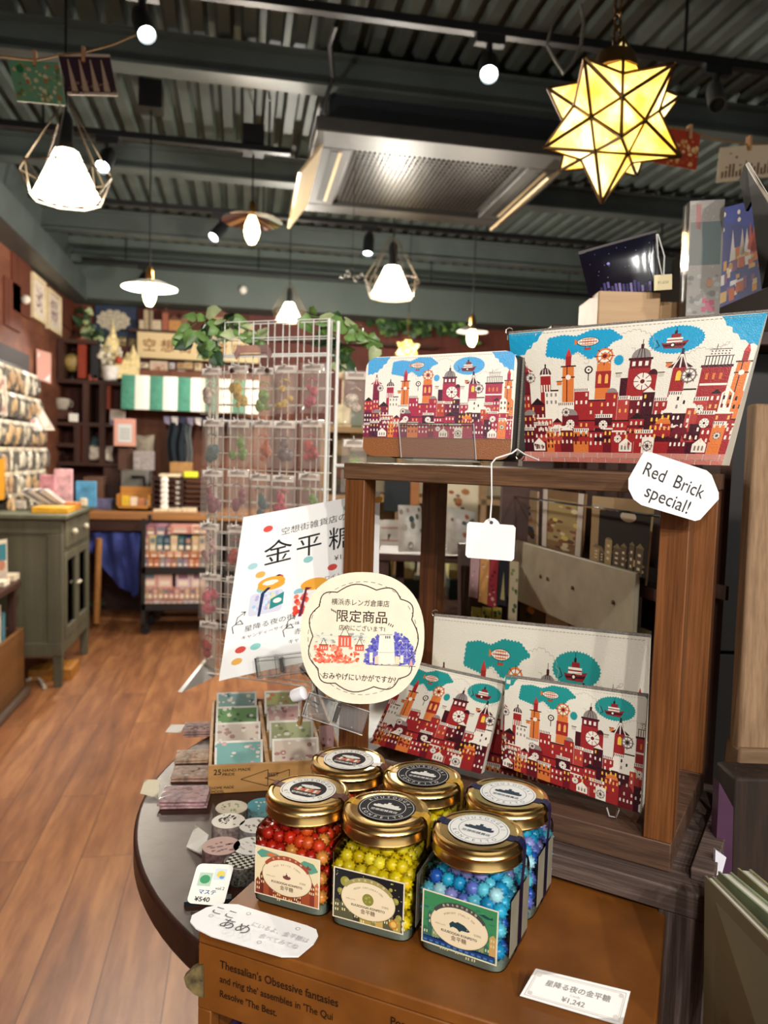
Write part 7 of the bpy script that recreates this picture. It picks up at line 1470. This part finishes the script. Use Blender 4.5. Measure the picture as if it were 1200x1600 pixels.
txt(it, '星降る夜の街', 41, 56, 7.4, ik, 3, rot=.08, sx=1.1); txt(it, 'キャンディーサイダー味', 43, 46.5, 5.0, ik, 3, rot=.08, sx=1.02); txt(it, '赤レンガの街', 88, 40, 7.4, ik, 3, rot=.08); txt(it, 'キャンディーいちご味', 88, 30, 5.4, ik, 3, rot=.08); txt(it, 'ホワイト', 98, 96, 6, '#6a3a42', 3, rot=.08)
line(it, [(82, 92), (86, 82)], 1, ik, 3)
for ox, oy in ((10, 60), (60, 43)):
    sp = [(ox-3, oy-8), (ox-5, oy), (ox+2, oy+6), (ox+5, oy+1), (ox-2, oy+2), (ox-1, oy+10), (ox+6, oy+15)]; line(it, sp, .8, ik, 3); line(it, [(ox+2, oy+15.5), (ox+6, oy+15), (ox+5, oy+11)], .8, ik, 3)
mb = MB(); inlay(mb, it, bend, .00006, None, 5); 
a = [bend(148*k/12, 0, -.0004) for k in range(13)]; b = [bend(148*k/12, 190, -.0004) for k in range(13)]
for k in range(12): mb.add([a[k+1], a[k], b[k], b[k+1]], [(0, 1, 2, 3)], 0, '#efece6')
build(mb, 'sheet', PAPER, t, world=True, smooth=False)
# acrylic clips
def clip(px0, py0, px1, py1, d, label, arm, base):
    a, b = P(px0, py0, d), P(px1, py1, d); t = thing('acrylic_clip', label, 'clip', Matrix.Translation((a+b)/2)); ax = (b-a).normalized(); L = (b-a).length; u = UP; w_ = FW
    M_ = frame((a+b)/2, ax, w_.cross(ax)*-1 if (w_.cross(ax)*-1).dot(u) > 0 else w_.cross(ax)); mb = MB(); h = .0105
    mb.box(-L/2, -h, -.0012, L/2, h, .0012, M=M_); mb.box(-L/2, -h, -.0085, L/2, h, -.0062, M=M_); mb.box(-L/2, -h, -.0062, -L/2+.003, h, -.0012, M=M_)
    mb.box(-L*.12, -h, -.0062, -L*.05, h, -.0012, M=M_); build(mb, 'jaw', acr, t, world=True, bevel=.0008)
    mb = MB(); mb.tube([M_ @ Vector((-L/2, y, 0)) for y in (-h, h)], .0007, 5)
    for y in (-h, h): mb.tube([M_ @ Vector((-L/2, y, .001)), M_ @ Vector((L/2, y, .001))], .0006, 5)
    build(mb, 'edge', MATS['acrylic_edge'], t, world=True)
    mb = MB(); mb.box(-L*.02, -h*.7, -.0088, L*.05, h*.7, .0016, M=M_); build(mb, 'spring', MT('spring_steel', '#5a5652', .3, .8), t, world=True, bevel=.0005)
    if arm: mb = MB(); mb.tube([P(*p) for p in arm], .0028, 8); build(mb, 'arm', acr, t, world=True)
    if base: mb = MB(); p = P(*base); mb.lathe([(.024, 0), (.024, .003), (.006, .006), (.004, .012)], 20, M=Matrix.Translation((p.x, p.y, TZ+.0005))); build(mb, 'base', acr, t, world=True)
    return t, M_, L
clip(400, 1044, 478, 1034, .815, 'clear acrylic clip holding the lower edge of the white poster', [(470, 1040, .815), (490, 1062, .83), (498, 1110, .86)], None)
t, M_, L = clip(478, 1100, 572, 1130, .668, 'clear acrylic clip with a white knob under the round sign', [(500, 1105, .67), (472, 1090, .69), (468, 1130, .78)], None)
p = P(467, 1085, .664); mb = MB(); mb.lathe([(0, -.006), (.0052, -.006), (.0058, -.003), (.0058, .005), (.004, .0062), (0, .0062)], 18, M=Matrix.Translation(p) @ Matrix.Rotation(1.1, 4, 'Y') @ Matrix.Rotation(.5, 4, 'X')); build(mb, 'knob', MT('knob_white', '#ece9ec', .4, noise=0), t, world=True)
# round cream sign
dS = .655; k = dS/FPX; o = P(566, 997, dS)
t = thing('round_sign', 'round cream paper sign with handwriting and watercolour towers, before the left stand post', 'sign', Matrix.Translation(P(566, 1100, dS)))
body = [(97*(abs(cos(a))**.88)*(1 if cos(a) > 0 else -1)*(1+.02*sin(a)), 103*(abs(sin(a))**.88)*(1 if sin(a) > 0 else -1)) for a in [2*pi*j/64 for j in range(64)]]
sx_ = flat(o, RT*k+UP*k*-.015, UP*k+RT*k*.02); mb = MB(); v = [sx_(x, y, 0) for x, y in body]; m = len(v); mb.add(v+[p+FW*.0012 for p in v], [tuple(range(m)), tuple(range(2*m-1, m-1, -1))]+[(i, m+i, m+(i+1) % m, (i+1) % m) for i in range(m)]); build(mb, 'sign_card', MT('watercolour_paper', '#efe2c8', .85, noise=.03, nscale=60, bump=.3), t, world=True, smooth=False)
it = []; IK = '#3a2a28'
sg_ = lambda q, e: math.copysign(abs(q)**e, q)
cen = [(78*sg_(cos(a), .72)+1, 76*sg_(sin(a), .72)) for a in [2*pi*j/11+.28 for j in range(11)]]
sc = []
for j in range(11):
    a, b = cen[j], cen[(j+1) % 11]; mx_, my_ = (a[0]+b[0])/2, (a[1]+b[1])/2; L2 = math.hypot(mx_, my_); ux, uy = mx_/L2, my_/L2
    for u in range(8): f_ = u/8; h = 11*sin(pi*f_); sc.append((a[0]+(b[0]-a[0])*f_+ux*h, a[1]+(b[1]-a[1])*f_+uy*h))
line(it, sc, 1.5, IK, 2, True)
for j in range(46):
    a = 2*pi*j/46; c0 = (92*cos(a)*.93+1, 95*sin(a)*.93); c1 = (92*cos(a+.075)*.93+1, 95*sin(a+.075)*.93)
    if j % 12 != 5: line(it, [c0, c1], .7, '#6a5a58', 2)
txt(it, '横浜赤レンガ倉庫店', -4, 55, 11, IK, 2, rot=-.03, sx=.92); txt(it, '限定商品', -2, 33, 20.5, IK, 2, rot=-.03, bold=.01); txt(it, '店内にございます!', -1, 15, 9.6, IK, 2, rot=-.03, sx=.92); txt(it, 'おみやげにいかがですか?', -4, -62, 11.6, IK, 2, rot=-.05, sx=.88, bold=.015)
for x0, y0, sg in ((-49, 45, 1), (48, 21, -1)):
    for j in range(3): line(it, [(x0+j*3*sg, y0-j*1.5*sg), (x0+j*3*sg+1.4*sg, y0-j*1.5*sg-3)], 1.3, IK, 2)
for _ in range(130): x = Rr.uniform(-74, -4); y = -38+Rr.random()**1.6*22*(1.2 if abs(x+40) < 10 or x > -18 or x < -58 else .5); it.append((1+Rr.random()*.5, ell(x, y, Rr.uniform(1.5, 3.6), Rr.uniform(1.2, 2.8), 8), Rr.choice(['#e8826a', '#e06a4c', '#ea9a80', '#d8573c'])))
for _ in range(50): it.append((.8, ell(Rr.uniform(-75, 5), Rr.uniform(-8, 8), Rr.uniform(2, 5), Rr.uniform(1.5, 3), 8), Rr.choice(['#dcdccf', '#e3ddcc', '#d5d8cf'])))
for x, y, w, h in ((-60, -20, 14, 9), (-27, -14, 20, 17), (2-6, -20, 14, 9)): it.append((1.8, rect(x-w/2, y, x+w/2, y+h), '#e2604a')); line(it, [(x-w/2, y+h), (x+w/2, y+h)], 1, IK, 2.2); line(it, [(x-w*.35, y+h), (x, y+h+w*.75), (x+w*.35, y+h)], .7, IK, 2.2); [it.append((2.2, rect(x+a*w*.25-.8, y+2, x+a*w*.25+.8, y+h-3), '#f0d8c8')) for a in (-1, 0, 1)]
for _ in range(560):
    a = Rr.uniform(0, pi); rr = Rr.random()**.5; x, y = 44+40*rr*cos(a), -40+52*rr*sin(a)
    it.append((1+Rr.random()*.5, ell(x, y, Rr.uniform(1.5, 3.4), Rr.uniform(1.2, 3), 7), Rr.choice(['#5a58b0', '#6a68bc', '#4c4aa4', '#7a78c4'])))
it += [(2, [(24, -40), (52, -40), (50, -8), (48, 7), (27, 7), (26, -8)], '#f0e6d4'), (2, rect(25, 5, 50, 12), '#efe4d0'), (2, rect(12, -38, 17, -22), '#efe4d0'), (2, rect(60, -38, 65, -26), '#efe4d0'), (2.1, rect(20, -40, 26, -28), '#e8c8b0'), (2.1, rect(52, -40, 59, -28), '#e8d8b0')]
for a in range(5): it.append((2.4, rect(27+a*4.4, 9, 29+a*4.4, 15), '#efe4d0'))
for x in (36, 39, 42): it.append((2.5, rect(x, 0, x+1.6, 4), IK))
line(it, [(26, -22), (51, -22)], .5, '#9a8a80', 2.5); line(it, [(10, -41), (84, -43)], .7, IK, 2.5); line(it, ell(70, -18, 12, 12, 20), .5, '#c9c4dc', 2.5, True)
for j in range(8): line(it, [(70, -18), (70+12*cos(j*pi/4), -18+12*sin(j*pi/4))], .4, '#c9c4dc', 2.5)
it.append((2.4, [(74, -42), (80, -42), (77, -30)], '#d8a0a0'))
mb = MB(); inlay(mb, it, lambda x, y, h: sx_(x, y, .0002+h), .00005); build(mb, 'ink_drawing', PAPER, t, world=True, smooth=False)

# ================================================================ small goods on the round table
def tz(px, py, z=TZ): return Pz(px, py, z)
# wooden card tray
f0 = Vector((-.0317, .852, TZ+.0003))
e = Vector((cos(.02), sin(.02), 0)); CF = frame(f0, e, (-e.y, e.x, 0)); CWd = .156; CDp = .247; CH = .028
CXA, CXB = .0665, .1315
t = thing('wooden_card_tray', 'slatted wooden card tray printed 25 HAND MADE PRIDE, left of the jars', 'tray', CF); lw = WOOD('tray_pine', '#9a6c38', '#c99a60', 'x', .5, 40, .1)
mb = MB(); mb.box(0, 0, 0, CWd, .004, CH+.004); build(mb, 'front_board', lw, t, bevel=.0006)
mb = MB(); mb.box(0, CDp-.004, 0, CWd, CDp, CH); mb.box(0, .004, 0, .004, CDp-.004, CH); mb.box(CWd-.004, .004, 0, CWd, CDp-.004, CH); mb.box(.004, .004, 0, CWd-.004, CDp-.004, .003); build(mb, 'side_board', lw, t, bevel=.0006)
for x in (CXA, CXB): mb = MB(); mb.box(x-.0025, .004, .003, x+.0025, CDp-.004, CH-.002); build(mb, 'divider', lw, t, bevel=.0005)
for k in range(1, 4):
    for a, b in ((.004, CXA-.0025), (CXA+.0025, CXB-.0025), (CXB+.0025, CWd-.004)): mb = MB(); mb.box(a, CDp*k/4-.001, .003, b, CDp*k/4+.001, CH-.005); build(mb, 'cross_slat', lw, t)
it = []; dk = '#2a2018'; txt(it, '25', .010, .0245, .0088, dk, 1, bold=.03); txt(it, 'HAND MADE', .0155, .0262, .0044, dk, 1, 'l', bold=.03, sx=1.2); txt(it, 'PRIDE', .0155, .0215, .0044, dk, 1, 'l', bold=.03, sx=1.2); txt(it, 'HOME MADE', .004, .0065, .0042, dk, 1, 'l', bold=.03); txt(it, 'MODEL', .004, .0022, .0042, dk, 1, 'l', bold=.03); txt(it, 'BEST', .0715, .0185, .006, dk, 1, bold=.03)
line(it, [(.036, .015), (.066, .0245), (.066, .0055)], .0008, dk, 1, True); line(it, [(.063, .015), (.09, .0235), (.09, .006)], .0008, dk, 1, True)
mb = MB(); inlay(mb, it, flat((0, -.0001, 0), (1, 0, 0), (0, 0, 1)), .0001); build(mb, 'printed_text', PAPER, t, smooth=False)
cards = [(0, 3, '#8fb0a8', '#3f6a74'), (0, 2, '#6a9a58', '#3f6a3a'), (0, 1, '#d8c8b4', '#b58a80'), (0, 0, '#7ab0a8', '#d8b0b0'), (1, 3, '#a8a860', '#c9704a'), (1, 2, '#d8a8a0', '#a86a6a'), (1, 1, '#a8ac7a', '#7a8450'), (1, 0, '#d8c4b0', '#b07a72')]
nm = ['blue green card at the back of the left column of the wooden tray', 'green forest card in the left column of the wooden tray', 'cream and rose card in the left column of the wooden tray', 'teal patterned card at the front of the left column of the wooden tray', 'olive and orange card at the back of the middle column of the wooden tray', 'pink edged card in the middle column of the wooden tray', 'sage card in the middle column of the wooden tray', 'rose lattice card at the front of the middle column of the wooden tray']
Rc = random.Random(55); SLEEVE = GLASSY('card_sleeve', '#ffffff', .2, .06, .06)
for (c_, r_, a, b), lb in zip(cards, nm):
    x0 = .0065+c_*.0655; w_ = .055; y = CDp*r_/4+.012; h = .042; ln = .026
    BL_, BR_, TR_, TL_ = [CF @ Vector(p) for p in ((x0, y, .0035), (x0+w_, y, .0035), (x0+w_, y+ln, h+.0035), (x0, y+ln, h+.0035))]
    t = thing('sleeved_card', lb, 'card', Matrix.Translation((BL_+BR_)/2), 'cards in the wooden tray'); it = [(1, rect(0, 0, 10, 10), '#efe8da'), (1.2, rect(.5, .5, 9.5, 9.5), a)]+dapple(Rc, 10, 10, [b, a, '#efe4d0'], 46, .25, .7)
    mb = card_geo(t, TL_, TR_, BR_, BL_, it, 10, 10, '#efe8da', th=.003); build(mb, 'card', PAPER, t, world=True, smooth=False)
    nn = (TR_-TL_).cross(TL_-BL_).normalized(); mb = MB(); mb.hexa([p-nn*.0036 for p in (BL_, BR_, TR_, TL_)], [p+nn*.0010 for p in (BL_, BR_, TR_, TL_)]); build(mb, 'sleeve', SLEEVE, t, world=True)
pts = [CF @ Vector(p) for p in ((.1345, .07, .004), (.1515, .07, .004), (.1515, .085, .042), (.1345, .085, .042))]
t = thing('sleeved_card', 'rose and white card packs standing right of the wooden tray under the round sign', 'card', Matrix.Translation(pts[0])); mb = card_geo(t, pts[3], pts[2], pts[1], pts[0], [(1, rect(0, 0, 10, 10), '#b08a88'), (1.2, rect(0, 0, 10, 3), '#e2dad4')]+dapple(Rc, 10, 7, ['#8a5a60', '#c9a8a4'], 20, .3, .9), 10, 10, '#d8d0c8', th=.012); build(mb, 'card', PAPER, t, world=True, smooth=False)
# foil packets in piles along the left of the table
foil = MT('foil_brown', '#8a6a64', .25, noise=.35, nscale=160, bump=.5, coat=.8)
def packs(px, n_, wd, dp, yaw, label, tint, print_):
    p = tz(*px); M_ = at(p.x, p.y, TZ+.0003, yaw); Rp = random.Random(int(px[0]))
    for k in range(n_):
        M2 = M_ @ Matrix.Translation((Rp.uniform(-.001, .001), Rp.uniform(-.001, .001), k*.0032)) @ Matrix.Rotation(Rp.uniform(-.04, .04), 4, 'Z')
        t = thing('foil_packet', label % ('top' if k == n_-1 else ('bottom' if k == 0 else 'middle')), 'packet', M2, 'sealed packets in piles on the table edge'); mb = MB(); mb.box(-wd/2, -dp/2, 0, wd/2, dp/2, .0026); build(mb, 'packet_body', MT('foil'+tint, tint, .55, noise=.3, nscale=140, bump=.3, spec=.3), t, bevel=.0008)
        if k == n_-1:
            it = dapple(Rp, 10, 7, print_, 26, .3, 1.1); mb = MB(); inlay(mb, it, flat((-wd*.45, -dp*.45, .0028), (wd*.09, 0, 0), (0, dp*.128, 0)), .00003); build(mb, 'print', PAPER, t, smooth=False)
            mb = MB(); mb.grid(lambda u, v: ((u-.5)*wd*.99, (v-.5)*dp*.99, .0034+.0004*sin(u*19+v*7)*sin(v*23)), 14, 10); build(mb, 'clear_wrap', GLASSY('wrap_film2', '#ffffff', .08, .1, .06), t)
ye = atan2(e.y, e.x)
packs((311, 1145), 3, .040, .034, ye-.0, 'rose foil packet, %s of the pile at the back of the table edge', '#a5827a', ['#c8a49c', '#c9a8a0', '#7a5a56'])
packs((301, 1186), 2, .040, .032, ye-.05, 'tan foil packet, %s of the second pile along the table edge', '#b8987c', ['#c5aa90', '#a87a5a', '#c9b49a'])
packs((300, 1213), 2, .044, .034, ye-.08, 'striped brown foil packet, %s of the third pile along the table edge', '#a28270', ['#b59a84', '#c9b8a4', '#4a342c'])
packs((289, 1252), 3, .050, .038, ye-.1, 'dark rose foil packet, %s of the nearest pile along the table edge', '#9d7c7c', ['#b5908c', '#b58e84', '#8a6662'])
# washi tapes
def tape(px, py, r, h, cols, label, top=None):
    p = tz(px, py, TZ+h); M_ = at(p.x, p.y, TZ+.0003, random.Random(px).uniform(0, 6)); t = thing('tape_roll', label, 'tape', M_, 'rolls of printed tape')
    Rt = random.Random(px+py); mb = MB(); mb.lathe([(r*.62, 0), (r, 0), (r, h), (r*.62, h), (r*.62, 0)], 32, cap=False); build(mb, 'tape_ring', MT('tape'+cols[0], cols[0], .4, noise=.3, nscale=220), t)
    it = [(1, ell(0, 0, .98, .98, 30), cols[1])]+[(2, ell(Rt.uniform(-.6, .6), Rt.uniform(-.6, .6), Rt.uniform(.06, .2), Rt.uniform(.04, .1), 7), cols[2]) for _ in range(14)]
    if top: txt(it, top, 0, .12, .42, '#5a4a44', 3)
    mb = MB(); inlay(mb, it, flat((0, 0, h+.0001), (r, 0, 0), (0, r, 0)), .00004); build(mb, 'top_sticker', PAPER, t, smooth=False)
tape(362, 1262, .0165, .015, ['#7a6a5a', '#c9bda8', '#8a9a6a'], 'tape roll with olive flowers at the back left of the tape rolls')
tape(412, 1258, .017, .015, ['#6a8a8a', '#4f94a0', '#d8c9a0'], 'tape roll with a teal and tan label beside the red jar')
tape(357, 1283, .0165, .016, ['#8a7a74', '#efe9dc', '#4a443e'], 'tape roll with a white label and dark emblem, middle of the left column', 'TAPE')
tape(400, 1290, .0165, .016, ['#8a867e', '#efece4', '#9a948a'], 'white labelled tape roll touching the left of the red jar')
tape(346, 1322, .0175, .017, ['#6a5250', '#c9aaa0', '#8a6a66'], 'rose striped tape roll nearest the camera on the left')
tape(393, 1322, .0170, .017, ['#a09a94', '#f2efe8', '#c9c2b8'], 'grey and white tape roll against the lower left of the red jar')
# little tented price cards and slips
def slip(px4, zs, base, items, w, h, label, cat='card', name='price_slip', mat=None, th=.0007):
    q = [Pz(x, y, z) for (x, y), z in zip(px4, zs)]; t = thing(name, label, cat, Matrix.Translation(q[3])); mb = card_geo(t, *q, [(0, rect(0, 0, w, h), base)]+items, w, h, base, th=th); build(mb, 'card', mat or PAPER, t, world=True, smooth=False); return t
Z = TZ
slip([(226, 1218), (250, 1218), (246, 1246), (219, 1240)], (Z+.012, Z+.012, Z+.001, Z+.001), '#d8cdb0', [], 10, 10, 'tiny folded cream price slip at the left rim of the table')
slip([(267, 1132), (289, 1132), (282, 1145), (258, 1144)], (Z+.012, Z+.012, Z+.004, Z+.004), '#efe8da', [], 10, 6, 'tiny white slip at the back left rim of the table')
it = []; [txt(it, s_, 5, 10-k*2.6, 1.6, '#8a8278', 1) for k, s_ in enumerate(('マスキングテープ', '各種', '¥440'))]
slip([(305, 1289), (325, 1304), (318, 1335), (291, 1323)], (Z+.018, Z+.018, Z+.001, Z+.001), '#ece6d8', it, 10, 13, 'small white price slip leaning against the nearest tape roll')
it = [(1, rect(2, 8, 7, 14), '#b8d0b8'), (1.5, ell(4.5, 11, 2, 2, 10), '#4a9a6a'), (1, rect(7.5, 11, 12, 16), '#d8e0e4'), (1.5, ell(10, 13.5, 1.6, 1.6, 10), '#e8d05a'), (1.5, ell(10.6, 12.4, 1, 1, 8), '#6aa0d0')]
txt(it, 'マステ', 6.5, 5.4, 2.3, '#3a5a9a', 1, bold=.03); txt(it, '¥540', 5.4, 2.2, 2.8, '#2a2626', 1, bold=.03); txt(it, 'vol.2', 11, 7.4, 1.8, '#2a2626', 1)
q4 = [Pz(x, y, z) for (x, y), z in zip([(309, 1349), (366, 1351), (349, 1416), (291, 1411)], (Z+.030, Z+.030, Z+.004, Z+.004))]
t = thing('price_card', 'white rounded price card with two small drawings and 540 yen, at the table front', 'price card', Matrix.Translation(q4[3])); s = quadsurf(*q4, 14, 18); o = rrect(0, 0, 14, 18, 2.2); mb = MB(); m = len(o); mb.add([s(x, y, 0) for x, y in o]+[s(x, y, -.0008) for x, y in o], [tuple(range(m)), tuple(range(2*m-1, m-1, -1))]+[(i, m+i, m+(i+1) % m, (i+1) % m) for i in range(m)], 0, '#f2efe4'); inlay(mb, it, s, .00012); build(mb, 'card', PAPER, t, world=True, smooth=False)
mb = MB(); p = tz(322, 1412); q = tz(335, 1414); mb.box(p.x-.018, p.y-.002, TZ, q.x+.014, q.y+.008, TZ+.004); solo(mb, 'card_block', BLACK, 'black block foot of the white rounded price card', 'foot')
# checked tape packet between the price card and the red jar
p = tz(378, 1372); M_ = at(p.x, p.y, TZ+.0005, BYAW+.2); t = thing('checked_packet', 'black and white checked glossy packet behind the rounded price card', 'packet', M_); mb = MB(); mb.lathe([(.0, 0), (.016, 0), (.0175, .004), (.0175, .012), (.016, .016), (0, .016)], 24); it = [(1+(i+j) % 2*.1, rect(-1+i*.2, -1+j*.2, -.8+i*.2, -.8+j*.2), '#1c1a18' if (i+j) % 2 else '#d8d2c4') for i in range(10) for j in range(10) if (i-4.5)**2+(j-4.5)**2 < 20]
build(mb, 'roll', MT('checked', '#4a4842', .3, noise=.5, nscale=500, coat=.5), t); mb = MB(); inlay(mb, it, flat((0, 0, .0163), (.016, 0, 0), (0, .016, 0)), .00004); build(mb, 'checked_print', PAPER, t, smooth=False)
# long white handwritten label over the box corner
opx = [(300, 1430), (322, 1418), (345, 1412), (372, 1413), (480, 1446), (494, 1452), (497, 1462), (490, 1474), (466, 1494), (440, 1494), (330, 1462), (306, 1450), (297, 1440)]
def Lz(x, y): return Pz(x, y, BFL.z+.012-(y-1412)*.00006)
v = [Lz(x, y) for x, y in opx]; m = len(v); t = thing('front_label_card', 'long white label card with pale handwriting over the brown box front left corner', 'label card', Matrix.Translation(v[0])); mb = MB(); mb.add(v+[p-Vector((0, 0, .001)) for p in v], [tuple(range(m-1, -1, -1)), tuple(range(m, 2*m))]+[(i, (i+1) % m, m+(i+1) % m, m+i) for i in range(m)]); build(mb, 'card', MT('label_white', '#f6f4f2', .6, noise=0), t, world=True, smooth=False)
o = Lz(397, 1452); ex = (Lz(480, 1478)-Lz(320, 1428)); L = ex.length; ex = ex/L; ez = Vector((0, 0, 1)); ey = ez.cross(ex).normalized(); it = []
txt(it, 'ここ', -.030, .0060, .011, '#6a666c', 1, rot=0); txt(it, 'あめ', -.0135, -.005, .013, '#5a565c', 1); txt(it, 'にいるよ、金平糖は', .020, .003, .0062, '#c4c0c6', 1, sx=.85); txt(it, '食べてみてね', .024, -.0065, .0062, '#cbc7cc', 1, sx=.85)
for x, y in ((-.012, .0125), (.030, .0125), (.012, -.0135), (-.036, -.002)): line(it, ell(x, y, .0016, .0016, 10), .0004, '#a8a4ac', 1, True)
mb = MB(); inlay(mb, it, flat(o+Vector((0, 0, .0016)), ex, ey), .00008); build(mb, 'handwriting', PAPER, t, world=True, smooth=False)
# price ticket at the front right of the box
z0, z1 = BFL.z+.003, BFL.z+.016
q = [Pz(837, 1513, z1), Pz(985, 1549, z1), Pz(972, 1603, z0), Pz(812, 1556, z0)]; t = thing('price_ticket', 'white bordered price ticket reading 1,242 yen on the front of the brown box', 'price ticket', Matrix.Translation(q[3])); it = [(0, rect(0, 0, 60, 24), '#f6f3ee')]
line(it, rect(2, 2, 58, 22), .4, '#b5aca4', 1, True); line(it, rrect(3, 3, 57, 21, 3), .35, '#c4bcb4', 1, True)
for x, y in ((4.5, 4.5), (55.5, 4.5), (4.5, 19.5), (55.5, 19.5)): it.append((1, ell(x, y, 1.6, 1.6, 8), '#d0c8c0'))
txt(it, '星降る夜の金平糖', 30, 15, 5, '#8a8480', 2, bold=.03); txt(it, 'Candy', 30, 10.6, 2.4, '#b0aaa4', 2); txt(it, '¥1,242', 30, 6.4, 5, '#8a8480', 2, bold=.03)
mb = card_geo(t, *q, it, 60, 24, '#ece8e2', th=.0008); build(mb, 'card', PAPER, t, world=True, smooth=False)
